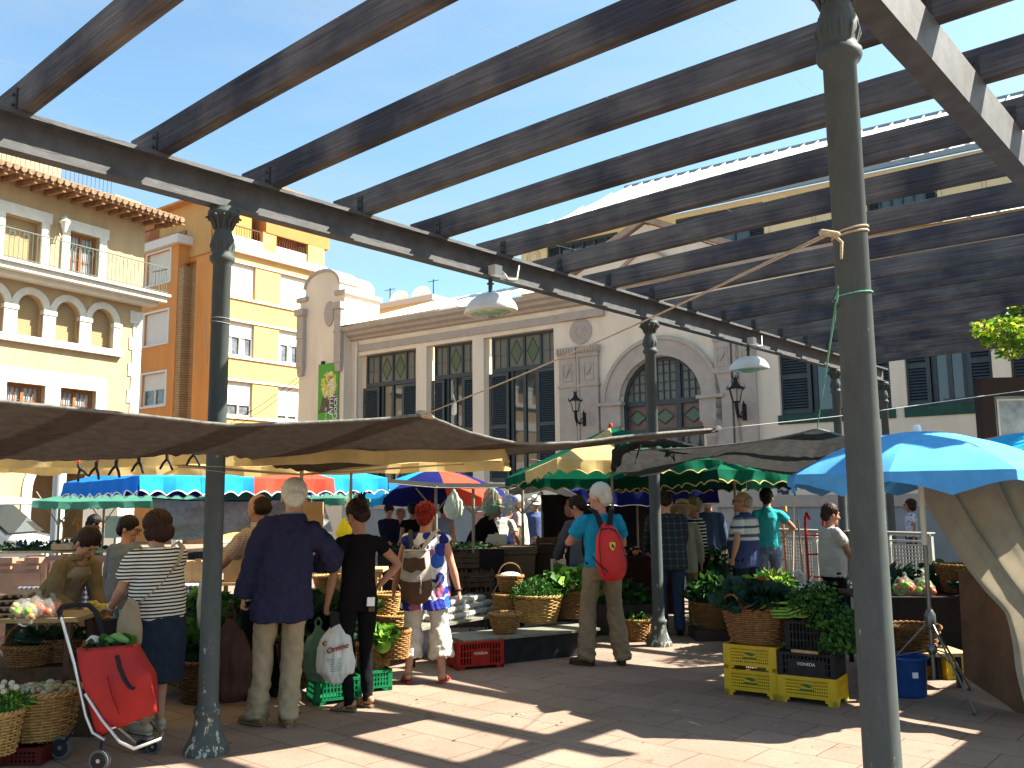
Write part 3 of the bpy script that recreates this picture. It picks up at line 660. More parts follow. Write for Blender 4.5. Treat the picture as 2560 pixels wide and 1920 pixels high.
# banner on the tower
def banner():
    ty=-.35-.05; a,z1=U(797,912,ty); b,_=U(847,905,ty); z0=U(820,1068,ty)[1]
    t=thing('hanging_banner','green vertical banner with yellow foliage picture hung on the corner tower','banner',MP.w(a,ty,z0),MP.a)
    W=b-a; H=z1-z0
    m=MB(); m.box(0,W,-.01,.01,0,H); m.build('banner_cloth',mat('banner_green',(.11,.33,.05),.7),t)
    m=MB(); m.poly([(.02,-.014,.5),(W-.03,-.014,.5),(W-.03,-.014,H*.5),(W*.5,-.014,H*.52),(W*.25,-.014,H*.5),(W*.12,-.014,H*.3),(.02,-.014,H*.2)]); m.build('printed_ground',mat('banner_brown',(.12,.10,.065),.8,nz=(8,.25)),t)
    m=MB(); rnd=random.Random(5)
    for i in range(170):
        r=math.sqrt(rnd.random()); an=rnd.random()*2*PI; x=W*.55+W*.36*r*math.cos(an); z=H*.66+H*.19*r*math.sin(an); s=.04+.07*rnd.random(); q=rnd.random()*PI
        m.cur=rnd.choice((0,0,1,2)); y=-.016-.00004*i
        m.poly([(x+s*math.cos(q+k*2*PI/5)*.8,y,z+s*math.sin(q+k*2*PI/5)) for k in range(5)])
    m.build('printed_foliage',[mat('banner_yellow',(.62,.52,.10),.8),mat('banner_olive',(.22,.26,.05),.8),mat('banner_pale',(.65,.6,.35),.8)],t)
    wt=mat('print_white',(.7,.7,.68),.7)
    text_mesh('lettering','La Arrivada',.36,wt,t,(W*.66,-.03,H*.36),(PI/2,-PI/2,0)); text_mesh('lettering','Goca!',.34,wt,t,(W*.88,-.03,H*.30),(PI/2,-PI/2,0)); text_mesh('lettering','Serra de',.14,wt,t,(W*.42,-.03,H*.2),(PI/2,-PI/2,0))
    m=MB(); 
    for x in (W*.2,W*.85): m.box(x-.06,x+.06,-.03,.05,H,H+.1)
    m.build('hanger',mat('black_metal',(.02,.02,.02),.5),t)
banner()
BLK=mat('black_metal',(.02,.02,.02),.5)
# wall lanterns
def lantern(px,py_top,py_bot,label):
    u,z1=U(px,py_top,-.75); _,z0=U(px,py_bot,-.75); s=(z1-z0)/1.55
    t=thing('wall_lantern',label,'lantern',MP.w(u,-.75,z0),MP.a,'wrought iron lanterns beside the arched door'); t.scale=(s,s,s)
    f=MB(); n=6
    f.lathe([(.05,.60),(.13,.62),(.14,.66)],6); f.lathe([(.30,1.08),(.27,1.12),(.2,1.16),(.12,1.24),(.08,1.34),(.07,1.42),(.1,1.46)],6,smooth=False)
    for k in range(6):
        a=2*PI*k/6; c_,s_=math.cos(a),math.sin(a)
        f.tube([(.13*c_,.13*s_,.64),(.24*c_,.24*s_,1.08)],.013,6); f.rtube([(.29*c_,.29*s_,1.06),(.33*c_,.33*s_,1.1),(.32*c_,.32*s_,1.2)],[.015,.02,.008],6)
        f.tube([(.09*c_,.09*s_,1.45),(.105*c_,.105*s_,1.55)],.012,5)
    f.build('lantern_frame',BLK,t)
    g=MB(); g.lathe([(.12,.66),(.225,1.07)],6,smooth=False); g.build('lantern_glass',mat('lantern_pane',(.32,.30,.25),.25,spec=.6),t)
    a=MB(); a.rtube([(0,0,.62),(0,0,.5),(0,.05,.38),(0,.12,.22),(0,.3,.12),(0,.55,.2),(0,.68,.35)],[.06,.07,.05,.045,.035,.03,.03],8)
    a.rtube([(0,0,.5),(0,-.06,.4),(0,0,.25),(0,.08,.1),(0,.05,0)],[.03,.035,.03,.025,.01],6); a.rtube([(0,.3,.12),(0,.42,.3),(0,.6,.42)],[.02,.025,.02],6)
    a.box(-.07,.07,.66,.745,.05,.62); a.rtube([(0,.66,.62),(0,.66,.72)],[.05,.02],6)
    a.build('wall_bracket',BLK,t)
lantern(1438,975,1066,'black wrought iron wall lantern left of the arched door')
lantern(1838,938,1052,'black wrought iron wall lantern right of the arched door')
# notice on the wall
def poster():
    u,z1=U(1940,1196,-.02); u1,z0=U(1976,1258,-.02)
    t=thing('wall_poster','dark purple poster with white strip pasted on the market wall right of the door','poster',MP.w(u,-.03,z0),MP.a); W=u1-u; H=z1-z0
    m=MB(); m.box(0,W,0,.02,0,H); m.build('sheet',mat('poster_white',(.55,.58,.58),.6),t)
    m=MB(); m.box(0.02,W-.02,-.003,0,.2,H-.12); m.build('print',mat('poster_dark',(.05,.04,.06),.5),t)
    m=MB(); rnd=random.Random(2)
    for i in range(9):
        x=W*(.4+.45*rnd.random()); z=H*(.5+.3*rnd.random()); m.box(x-.03,x+.03,-.004-.0001*i,-.003,z-.04-.03*rnd.random(),z+.03)
    m.box(W*.1,W*.38,-.0045,-.003,H*.32,H*.42); m.build('photo_shapes',mat('poster_lilac',(.4,.36,.42),.6),t)
poster()
# ---------------------------------------------------------------- beige house with arches
HA=Plane(-11.8,28.0,59.6); A=HA.uz
def beige_house():
    OCH=mat('ochre_render',(.355,.26,.15),.9,nz=(1.8,.15,(1,1,.35)),bump=(25,.1),spec=.12); WST=mat('white_stone',(.50,.485,.43),.85,nz=(5,.1),bump=(20,.15),spec=.15)
    BLIND=stripes_mat('wooden_blind',(.30,.215,.12),(.17,.115,.06),2,.055,.7)
    BR=mat('brown_window_wood',(.20,.09,.035),.6,nz=(10,.2)); IR=mat('green_grey_iron',(.10,.12,.10),.5)
    t=thing('beige_house','ochre house with white stone trim, arched shuttered windows and a tiled eave','house',HA.w(0),HA.a)
    L=-14; H=10.6
    az=lambda x,y:A(x,y)
    ze=az(345,573)[1]; zfl=az(350,740)[1]
    def rect(x0,x1,ytop,ybot): 
        u0=az(x0,(ytop+ybot)/2)[0]; u1=az(x1,(ytop+ybot)/2)[0]; xm=(x0+x1)/2; return u0,u1,az(xm,ybot)[1],az(xm,ytop)[1]
    d1=rect(8,101,543,658); d2=rect(171,246,585,690)
    zd=(d1[3]+d2[3])/2; d1=(*d1[:2],zfl+.1,zd); d2=(*d2[:2],zfl+.1,zd)
    a1=rect(41,104,737,840); a2=rect(135,199,755,856); a3=rect(226,283,770,869)
    zt=(a1[3]+a2[3]+a3[3])/3; zb=(a1[2]+a2[2]+a3[2])/3
    pitch=(a3[0]-a1[0])/2; wd=sum(a[1]-a[0] for a in (a1,a2,a3))/3
    arches=[(a1[0]+k*pitch,a1[0]+k*pitch+wd,zb,zt,'arch') for k in range(-6,3)]
    l1=rect(13,111,957,1010); l2=rect(148,238,975,1025); zl=(l1[3]+l2[3])/2; lows=[(l1[0],l1[1],zl-1.5,zl),(l2[0],l2[1],zl-1.5,zl)]
    dp=l2[0]-l1[0]; lows+=[(l1[0]-dp*k,l1[1]-dp*k,zl-1.5,zl) for k in (1,2,3)]
    doors=[d2,d1]+[(d1[0]-(d2[0]-d1[0])*k,d1[1]-(d2[0]-d1[0])*k,d1[2],zd) for k in (1,2,3)]
    # arcade at street level
    ac=[(-3.3,-.9,0,3.25,'arch'),(-6.9,-4.5,0,3.25,'arch'),(-10.5,-8.1,0,3.25,'arch')]
    print('HOUSE ze',ze,'zfl',zfl,'arch z',zb,zt,'zl',zl,'d1',d1,'a1',a1)
    b=MB(); wall(b,L,0,0,ze+.6,doors+arches+lows+ac,.3); b.quad((0,0,0),(0,10,0),(0,10,ze+.6),(0,0,ze+.6)); b.quad((L,3.2,0),(0,3.2,0),(0,3.2,3.6),(L,3.2,3.6)); b.quad((L,.3,3.6),(0,.3,3.6),(0,3.2,3.6),(L,3.2,3.6)); b.build('wall',OCH,t)
    tr=MB()
    for h in ac:
        cx=(h[0]+h[1])/2; r=(h[1]-h[0])/2; ringarch(tr,cx,h[3]-r,r,r+.28,-.04,.1); recto(tr,h[0]-.28,h[0],0,h[3]-r,-.04,.1); recto(tr,h[1],h[1]+.28,0,h[3]-r,-.04,.1)
    for h in arches:
        cx=(h[0]+h[1])/2; r=(h[1]-h[0])/2; ringarch(tr,cx,h[3]-r,r,r+.2,-.06,.05,20)
    for k in range(len(arches)-1):
        a,b_=arches[k][1],arches[k+1][0]; recto(tr,a,b_,zb,zt-wd/2-.12,-.05,.1); recto(tr,a-.02,b_+.02,zt-wd/2-.12,zt-wd/2,-.08,.1)
    a=arches[-1][1]; recto(tr,a,a+.22,zb,zt-wd/2-.12,-.05,.1); recto(tr,a-.02,a+.26,zt-wd/2-.12,zt-wd/2,-.08,.1)
    recto(tr,L,a+.3,zb-.22,zb-.02,-.16,.02)
    for h in doors: recto(tr,h[0]-.24,h[0],h[2],h[3],-.06,.05); recto(tr,h[1],h[1]+.24,h[2],h[3],-.06,.05); recto(tr,h[0]-.3,h[1]+.3,h[3],h[3]+.32,-.062,.05)
    lx0=lows[1][1]+.35; recto(tr,L,lx0,zl+.002,zl+.42,-.05,.02)
    prev=lx0
    for h in lows[1:2]+lows[0:1]+lows[2:]:
        recto(tr,h[1],prev,zl-1.9,zl+.002,-.05,.02); prev=h[0]
    for k in range(18): z=.2+k*.42; recto(tr,-(.42 if k%2 else .3),.02,z,z+.40,-.03,.3) if z+.4<zfl-.15 else None
    tr.build('stone_trim',WST,t)
    for h in arches+[doors[1]]+doors[2:]: bl=MB(); bl.box(h[0]+.004,h[1]-.004,.22,.25,h[2],h[3]); bl.build('blind',BLIND,t)
    # French door and low windows
    for h in [doors[0]]+lows[:4]:
        w_=bpy.data.objects.new('window',None); COL.objects.link(w_); w_.parent=t
        f=MB(); a,b_,c,d=h[:4]; m=(a+b_)/2
        for x in (a,m-.05,b_-.09): recto(f,x,x+.09,c,d,.15,.22)
        recto(f,a+.09,b_-.09,d-.09,d,.15,.22)
        for s0,s1 in ((a+.09,m-.05),(m+.04,b_-.09)):
            for i in (1,2): x=s0+(s1-s0)*i/3; recto(f,x-.01,x+.01,c,d-.09,.17,.2)
            z=d-.45
            while z>c: recto(f,s0,s1,z-.01,z+.01,.172,.198); z-=.35
        f.build('frame',BR,w_); g=MB(); g.quad((a,.23,c),(b_,.23,c),(b_,.23,d),(a,.23,d)); g.build('pane',mat('pale_reflecting_pane',(.28,.33,.36),.12,nz=(3,.5),spec=.8),w_)
    # balcony slab and railing
    s=MB(); recto(s,L,.35,zfl-.22,zfl-.05,-.75,.0); recto(s,L,.42,zfl-.05,zfl+.03,-.85,.0); recto(s,L,.2,zfl-.34,zfl-.22,-.5,0); s.build('balcony_slab',WST,t)
    rl=MB(); zz=zfl+.03; rl.bar((L,-.78,zz+.85),(.35,-.78,zz+.85),.03,.03); rl.bar((L,-.78,zz+.06),(.35,-.78,zz+.06),.02,.02); rl.bar((.35,-.78,zz+.85),(.35,0,zz+.85),.03,.03)
    x=-10.
    while x<.35: rl.tube([(x,-.78,zz),(x,-.78,zz+.85)],.009,4,False); x+=.13
    x=-10.
    while x<.2: rl.torus((x+.2,-.78,zz+.68),.1,.007,10,4,Matrix.Rotation(PI/2,4,'X')); x+=.39
    for y in (-.6,-.45,-.3,-.15): rl.tube([(.35,y,zz),(.35,y,zz+.85)],.009,4,False)
    rl.build('balcony_railing',IR,t)
    # eave: rafters + pan tiles
    e=MB(); ov=.95; z0=ze+.36
    e.quad((L,-ov,z0-.10),(.75,-ov,z0-.10),(.75,.05,z0-.02),(L,.05,z0-.02)); e.box(L,.75,-ov-.01,-ov+.03,z0-.13,z0-.04)
    x=L+.1
    while x<.7: e.bar((x,-ov+.05,z0-.17),(x,0,z0-.12),.1,.13); x+=.42
    e.build('eave_soffit',mat('eave_brick_wood',(.20,.105,.055),.85,nz=(7,.5),bump=(20,.3)),t)
    tl=MB(); x=L+.1
    while x<.8:
        tl.tube([(x,-ov-.1,z0+.0),(x,.2,z0+.4)],.085,8); x+=.21
    tl.quad((L,-ov-.05,z0-.03),(.8,-ov-.05,z0-.03),(.8,.2,z0+.37),(L,.2,z0+.37)); tl.build('eave_tiles',mat('old_roof_tiles',(.28,.19,.12),.9,nz=(9,.35),bump=(15,.3)),t)
    # roof terrace
    tr2=MB(); zt2=ze+.75; recto(tr2,-.95,.0,zt2-.3,az(345,480)[1]-0.2,.3,.9); recto(tr2,L,-2.2,zt2-.3,zt2+.9,1.2,1.5); tr2.build('terrace_wall',OCH,t)
    r2=MB(); 
    x=L
    while x<-.95: r2.tube([(x,.45,zt2),(x,.45,zt2+.8)],.01,4,False); x+=.14
    r2.bar((L,.45,zt2+.8),(-.95,.45,zt2+.8),.03,.03); r2.bar((L,.45,zt2+.1),(-.95,.45,zt2+.1),.03,.03); r2.build('terrace_railing',mat('blue_grey_iron',(.07,.10,.16),.5),t)
    # wall lamp
    u,z=az(147,568); l=MB(); l.lathe([(.05,0),(.13,.25),(.17,.3),(.08,.42),(.02,.5)],6,c=(u,-.3,z-.2),smooth=False); l.tube([(u,-.3,z-.2),(u,-.15,z-.35),(u,0,z-.15)],.02,6); l.build('wall_lamp',WST,t)
    # pale arcade glimpses
    return t
beige_house()
# ---------------------------------------------------------------- orange apartment block
ob=Plane(-15.05,40.5,36.6-90)   # local x runs right and nearer, y into the building
OB=Plane(-15.05,40.5,-36.7)
def orange_block():
    OR=mat('orange_render',(.54,.24,.075),.9,nz=(1.5,.12,(1,1,.3)),bump=(20,.06),spec=.1); YO=mat('sunlit_orange_render',(.52,.31,.12),.9,nz=(1.5,.10,(1,1,.3)),spec=.1)  # second render is a yellower copy of the orange for sunlit walls
    WH=mat('white_trim',(.60,.59,.55),.8,nz=(5,.05)); BRK=mat('tan_brick',(.36,.24,.13),.9,spec=.1)
    N,Lk,b=nodes(BRK); tc=N.new('ShaderNodeTexCoord'); mp=N.new('ShaderNodeMapping'); mp.inputs['Rotation'].default_value=(PI/2,0,0); Lk.new(tc.outputs['Object'],mp.inputs[0]); br=N.new('ShaderNodeTexBrick'); br.inputs['Scale'].default_value=1; br.inputs['Brick Width'].default_value=.3; br.inputs['Row Height'].default_value=.11; br.inputs['Mortar Size'].default_value=.012
    br.inputs['Color1'].default_value=(.40,.27,.14,1); br.inputs['Color2'].default_value=(.33,.21,.11,1); br.inputs['Mortar'].default_value=(.16,.10,.06,1); Lk.new(mp.outputs[0],br.inputs[0]); Lk.new(br.outputs[0],b.inputs['Base Color'])
    BL=mat('white_roller_blind',(.58,.57,.52),.7,nz=(2,.04)); PANE=mat('window_dark_pane',(.10,.11,.12),.15,nz=(4,.6),spec=.7); IRN=mat('brown_iron',(.10,.05,.035),.6)
    t=thing('orange_apartment_block','orange apartment block, coloured yellower on its sunlit side, with white blinds and a tan brick stair pier','building',(0,0,0),0)
    # left wing: shaded face
    PLw=Plane(-16.25,41.2,-36.7)  # face plane, origin at its right corner
    # find corner from the picture
    c1=D(436,900,40.2); PLw=Plane(c1.x,c1.y,-36.7)
    f=lambda x,y,P=PLw,o=0:P.uz(x,y,o)
    def rect(P,x0,x1,yt,yb):
        xm=(x0+x1)/2; ym=(yt+yb)/2; return P.uz(x0,ym)[0],P.uz(x1,ym)[0],P.uz(xm,yb)[1],P.uz(xm,yt)[1]
    rows=[rect(PLw,368,425,632,718),rect(PLw,358,415,785,862),rect(PLw,353,407,935,1014)]
    Htop=PLw.uz(436,610)[1]
    u0=rows[0][0]; u1=rows[0][1]
    step=(rows[0][3]-rows[2][3])/2
    hs=[(u0,u1,rows[0][3]-1.5-step*k,rows[0][3]-step*k) for k in range(4)]
    xf=Matrix.Translation(PLw.o)@Matrix.Rotation(PLw.a,4,'Z')
    def put(mb,name,m,P,parent=t):
        o=mb.build(name,m,parent); o.location=P.o; o.rotation_euler=(0,0,P.a); return o
    b=MB(); wall(b,-7,0,0,Htop,hs,.2); b.quad((0,0,0),(0,.8,0),(0,.8,Htop),(0,0,Htop)); b.quad((-7,0,Htop),(0,0,Htop),(0,6,Htop),(-7,6,Htop)); put(b,'left_wing_wall',OR,PLw)
    for i,h in enumerate(hs):
        w=MB(); recto(w,h[0]-.12,h[1]+.12,h[3],h[3]+.1,-.04,.02); recto(w,h[0]-.12,h[1]+.12,h[2]-.1,h[2],-.06,.02); recto(w,h[0]-.12,h[0],h[2],h[3],-.04,.02); recto(w,h[1],h[1]+.12,h[2],h[3],-.04,.02); put(w,'window_surround',WH,PLw)
    w=MB(); recto(w,-7,.25,Htop-.05,Htop+.35,-.25,1.0); put(w,'roof_edge',WH,PLw)
    for i,h in enumerate(hs):
        win=bpy.data.objects.new('window',None); COL.objects.link(win); win.parent=t; win.location=PLw.o; win.rotation_euler=(0,0,PLw.a)
        bb=MB(); zc=h[2] if i==0 else (h[2]+.05 if i==1 else h[2]+.75); bb.box(h[0],h[1],.1,.13,zc,h[3]); bb.build('blind',BL,win)
        if i>1:
            g=MB(); g.quad((h[0],.15,h[2]),(h[1],.15,h[2]),(h[1],.15,zc),(h[0],.15,zc)); g.build('pane',PANE,win)
            fr=MB(); 
            for x in (h[0],(h[0]+h[1])/2-.04,h[1]-.08): recto(fr,x,x+.08,h[2],zc,.08,.14)
            recto(fr,h[0],h[1],h[2],h[2]+.07,.082,.138); fr.build('frame',WH,win)
    # railing above the wing
    r=MB(); z=Htop+.35; recto(r,-7,-.3,z,z+.45,.5,.7); put(r,'terrace_parapet',BRK,PLw)
    r=MB(); x=-7
    while x<-.3: r.tube([(x,.6,z+.45),(x,.6,z+1.05)],.012,4,False); x+=.13
    r.bar((-7,.6,z+1.05),(-.3,.6,z+1.05),.04,.04); put(r,'terrace_railing',IRN,PLw)
    r=MB(); recto(r,-8,3.5,z,z+2.4,2.2,6); put(r,'penthouse',mat('brick_orange_render',(.42,.17,.06),.9,nz=(2,.08)),PLw)
    r=MB(); recto(r,-1.5,.3,z+1.4,z+2.25,2.14,2.2); put(r,'penthouse_window',WH,PLw); r=MB(); recto(r,-1.7,.9,z+2.4,z+2.55,1.7,6.2); put(r,'penthouse_eave',OR,PLw)
    # recess with the brick pier
    c2=D(448,900,41.0); P2=Plane(c2.x,c2.y,-36.7)
    p_l=P2.uz(453,900)[0]; p_m=P2.uz(478,900)[0]; p_r=P2.uz(512,900)[0]; ptop=P2.uz(480,673)[1]; wtop=P2.uz(490,540)[1]
    q=MB(); recto(q,0.0,P2.uz(564,900)[0],0,wtop,.02,1.2); put(q,'stair_wall',OR,P2)
    q=MB(); recto(q,p_l,p_m,0,ptop,-.55,.02); recto(q,p_m,p_r,0,ptop-.03,-.12,.02); put(q,'brick_pier',BRK,P2)
    # right volume
    c3=D(566,900,38.4); P3=Plane(c3.x,c3.y,53.3)  # lit face: x runs right and away
    zc=P3.uz(760,672)[1]; zc2=P3.uz(571,626)[1]; Ht=(zc+zc2)/2; Lr=P3.uz(806,800)[0]
    w1=rect(P3,573,640,662,729); w2=rect(P3,700,782,694,757); w3=rect(P3,571,634,808,868); w4=rect(P3,697,766,830,892); w5=rect(P3,566,630,956,1014); w6=rect(P3,693,766,972,1025)
    print('ORANGE',Htop,Ht,Lr,w1,w2,w3)
    ua,ub=(w1[0]+w3[0])/2-.1,(w1[1]+w3[1])/2; uc,ud=(w2[0]+w4[0])/2,(w2[1]+w4[1])/2
    z1=(w1[3]+w2[3])/2; st=z1-(w3[3]+w4[3])/2; hh=1.5
    hs=[]
    for k in range(5):
        for a,b_ in ((ua,ub),(uc,ud)): hs.append((max(a,.05),b_,z1-hh-st*k,z1-st*k))
    hs=[h for h in hs if h[2]>0.2]
    b=MB(); wall(b,0,Lr,0,Ht,hs,.25); b.quad((0,0,Ht-.02),(Lr,0,Ht-.02),(Lr,5,Ht-.02),(0,5,Ht-.02)); b.quad((Lr,0,0),(Lr,6,0),(Lr,6,Ht),(Lr,0,Ht)); put(b,'right_wing_wall',YO,P3); b=MB(); b.box(-.25,0,0.002,2.1,0,Ht-.03); put(b,'return_wall',OR,P3)
    for k in range(5):
        zz=z1-st*k
        for q0,q1,y_ in ((zz+.03,zz+.12,-.05),(zz-hh-.12,zz-hh-.02,-.07)): w=MB(); recto(w,-.02,Lr,q0,q1,y_,.02); put(w,'string_course',WH,P3)
    w=MB(); recto(w,-.1,Lr+.1,Ht-.02,Ht+.32,-.2,.3); recto(w,.1,Lr-1.1,Ht+.321,Ht+.75,-.02,.2); put(w,'roof_edge',WH,P3)
    for i,h in enumerate(hs):
        win=bpy.data.objects.new('window',None); COL.objects.link(win); win.parent=t; win.location=P3.o; win.rotation_euler=(0,0,P3.a)
        row=i//2; zc_=h[2]+(0 if row==0 else (.85 if row==1 else .5 if i%2==0 else .2)); bb=MB(); bb.box(h[0],h[1],.1,.13,zc_,h[3]); bb.build('blind',BL,win)
        if row:
            g=MB(); g.quad((h[0],.16,h[2]),(h[1],.16,h[2]),(h[1],.16,zc_),(h[0],.16,zc_)); g.build('pane',PANE,win)
            fr=MB(); n=2 if i%2==0 else 3
            for q in range(n+1): x=h[0]+(h[1]-h[0]-.08)*q/n; recto(fr,x,x+.08,h[2],zc_,.08,.15)
            recto(fr,h[0],h[1],h[2],h[2]+.07,.082,.148); fr.build('frame',WH,win)
            if row==1:
                cu=MB()
                for q in range(n):
                    a=h[0]+(h[1]-h[0])*(q+.08)/n; b_=a+(h[1]-h[0])/n*.38; cu.grid(lambda u,v:(a+(b_-a)*u,.157+.01*math.sin(u*20),h[2]+(zc_-h[2])*v),8,1)
                cu.build('curtain',mat('net_curtain',(.7,.7,.68),.9),win)
    # top: balcony rails, penthouse, chimney
    zb=Ht+.32
    b=MB(); recto(b,Lr-1.0,Lr,zb,zb+1.0,-.05,.9); recto(b,.0,.25,zb,zb+1.6,0,1); recto(b,1.75,2.5,zb,zb+.95,-.02,.25); recto(b,.25,Lr-1.6,zb+.0,zb+2.6,1.8,6); put(b,'penthouse_wall',YO,P3)
    b=MB(); recto(b,-.2,Lr-1.5,zb+2.6,zb+2.72,1.5,6.2); put(b,'penthouse_roof',OR,P3)
    rl=MB()
    for a,b_ in ((.25,1.75),(2.5,Lr-1.0)):
        rl.bar((a,.1,zb+.92),(b_,.1,zb+.92),.05,.05); rl.bar((a,.1,zb+.47),(b_,.1,zb+.47),.03,.03); x=a
        while x<b_: rl.tube([(x,.1,zb+.43),(x,.1,zb+.92)],.014,4,False); x+=.14
    put(rl,'balcony_railing',IRN,P3)
    wn=MB(); 
    for a,b_ in ((.5,1.6),(2.6,3.6)): wn.box(a,b_,1.76,1.8,zb+.3,zb+1.7)
    put(wn,'penthouse_window',PANE,P3)
    ch=MB(); recto(ch,Lr-1.3,Lr-.7,zb+.9,zb+2.1,2.2,2.8); recto(ch,Lr-1.4,Lr-.6,zb+2.1,zb+2.25,2.1,2.9); put(ch,'chimney',WH,P3)
orange_block()
def far_house():
    p=D(860,790,52); t=thing('distant_cream_house','distant cream house with two white dishes on its flat roof','house',(p.x,52,0),R(-36))
    W=7; H=D(860,775,52).z
    m=MB(); m.box(-1,W,0,8,0,H-.4); m.build('wall',mat('far_cream_render',(.66,.56,.36),.9,nz=(1,.05)),t); m=MB(); m.box(-1.2,W+.1,-.2,8,H-.4,H-.1); m.build('roof_edge',mat('white_trim',(.7,.7,.7)),t)
    for x in (3.2,4.9):
        m=MB(); m.lathe([(.02,0),(.3,.05),(.5,.16),(.62,.3)],16,cap=False); o=m.build('satellite_dish',mat('dish_white',(.75,.75,.73),.5),t,(x,1.5,H+.3)); o.rotation_euler=(R(75),0,R(20))
        m=MB(); m.tube([(x,1.6,H-.1),(x,1.6,H+.5)],.03,6); m.build('dish_post',BLK,t)
    m=MB()
    for x in (2.2,5.6): m.tube([(x,1.6,H-.1),(x,1.6,H+1.3)],.03,6); m.bar((x-.4,1.6,H+1.2),(x+.4,1.6,H+1.2),.03,.03)
    m.build('aerial',BLK,t)
far_house()
# ---------------------------------------------------------------- shade nets, parasols, ropes
def net_mat(name,col,open_=.12,tr=.45):
    if name in MATS: return MATS[name]
    m=mat(name,col,.9,nz=(14,.25),spec=.02,trans=tr); N,L=m.node_tree.nodes,m.node_tree.links
    out=N['Material Output']; src=out.inputs[0].links[0].from_socket
    tp=N.new('ShaderNodeBsdfTransparent'); mx=N.new('ShaderNodeMixShader')
    tc=N.new('ShaderNodeTexCoord'); w_=N.new('ShaderNodeTexWave'); w_.inputs['Scale'].default_value=55; w_.inputs['Distortion'].default_value=1.2; w_.inputs['Detail'].default_value=2
    L.new(tc.outputs['Object'],w_.inputs[0]); r=N.new('ShaderNodeMapRange'); r.inputs[1].default_value=.45; r.inputs[2].default_value=1; r.inputs[3].default_value=0; r.inputs[4].default_value=open_*.3
    L.new(w_.outputs[1],r.inputs[0]); L.new(r.outputs[0],mx.inputs[0]); L.new(src,mx.inputs[1]); L.new(tp.outputs[0],mx.inputs[2]); L.new(mx.outputs[0],out.inputs[0]); return m
NETB=net_mat('brown_shade_net',(.060,.049,.041),.0,.09)
NETG=net_mat('grey_shade_net',(.035,.035,.034),.05,.4)
NETL=net_mat('pale_grey_net',(.36,.38,.36),.06,.5)
ROPE=mat('hemp_rope',(.34,.27,.18),.9,nz=(90,.3)); ROPEG=mat('green_cord',(.10,.30,.20),.8,nz=(90,.3)); ROPEW=mat('pale_cord',(.55,.53,.46),.85)
def interp(pts,t):
    n=len(pts)-1; x=t*n; i=min(int(x),n-1); f=x-i
    p0=pts[max(i-1,0)];p1=pts[i];p2=pts[i+1];p3=pts[min(i+2,n)]
    q=lambda a,b,c,d:.5*((2*b)+(-a+c)*f+(2*a-5*b+4*c-d)*f*f+(-a+3*b-3*c+d)*f**3)
    r=Vector([q(p0[k],p1[k],p2[k],p3[k]) for k in range(3)]); l=p1.lerp(p2,f); return r*.5+l*.5
def sheet(near,far,nu,nv,sag=.03,wr=.015,seed=0,edge=0):
    N=[D(*p) for p in near]; F=[D(*p) for p in far]
    def f(u,v):
        p=interp(N,u).lerp(interp(F,u),v)
        n=noise.noise(Vector((u*9+seed,v*3,seed)))*wr*2+noise.noise(Vector((u*40,v*5+seed,3)))*wr*.6
        p.z+=-sag*math.sin(PI*v)+n*math.sin(PI*min(1,v*1.0+.0))*1.0 
        if v==1 or v>.999: p.z+=noise.noise(Vector((u*60+seed,0,1)))*edge
        return p
    m=MB(); m.grid(f,nu,nv); return m,N,F
def hem(pts,r=.008,n=90,seed=1):
    m=MB(); m.tube([interp(pts,i/n)+Vector((0,0,.004*noise.noise(Vector((i*.7,seed,0))))) for i in range(n+1)],[r*(1+.3*noise.noise(Vector((i*.9,2,seed)))) for i in range(n+1)],6); return m
near=[(-420,930,4.1),(-150,975,4.5),(0,1003,4.7),(340,1037,5.1),(570,1062,5.4),(780,1056,5.7),(960,1047,5.9),(1060,1038,6.0),(1175,1082,6.1),(1300,1109,6.25),(1440,1106,6.45),(1600,1087,6.75),(1795,1072,7.4)]
far=[(-420,1150,5.8),(-150,1150,5.9),(0,1150,5.9),(230,1152,5.95),(430,1138,6.05),(520,1137,6.1),(610,1145,6.5),(700,1170,7.0),(790,1180,7.6),(960,1158,7.9),(1240,1142,7.9),(1500,1112,7.7),(1795,1074,7.43)]
m,N_,F_=sheet(near,far,150,16,.02,.012,1,.02)
t=thing('shade_net','wide brown shade net before the left column, pulled to a peak by rope','shade net',(0,0,0))
m.build('net_cloth',NETB,t); hem(N_,.011).build('hem',mat('net_hem',(.13,.125,.115),.9,nz=(30,.4)),t)
near=[(1535,1128,9.5),(1620,1124,9.2),(1720,1121,8.8),(1822,1112,8.46),(1905,1102,8.2),(1975,1089,7.9),(2043,1073,7.5),(2100,1088,7.7),(2170,1108,8.0),(2300,1120,8.6)]
far=[(1532,1178,9.8),(1590,1192,9.9),(1645,1185,10.1),(1700,1155,10.1),(1770,1145,10),(1860,1167,9.9),(1960,1186,9.7),(2040,1190,9.5),(2140,1190,9.3),(2300,1185,9.5)]
m,N2,F2=sheet(near,far,110,16,.03,.018,5,.02)
t=thing('shade_net','dark grey shade net between the two columns, peaked where a green cord lifts it','shade net',(0,0,0))
m.build('net_cloth',NETG,t); hem(N2,.009,70,4).build('hem',mat('net_hem',(.22,.21,.19)),t)
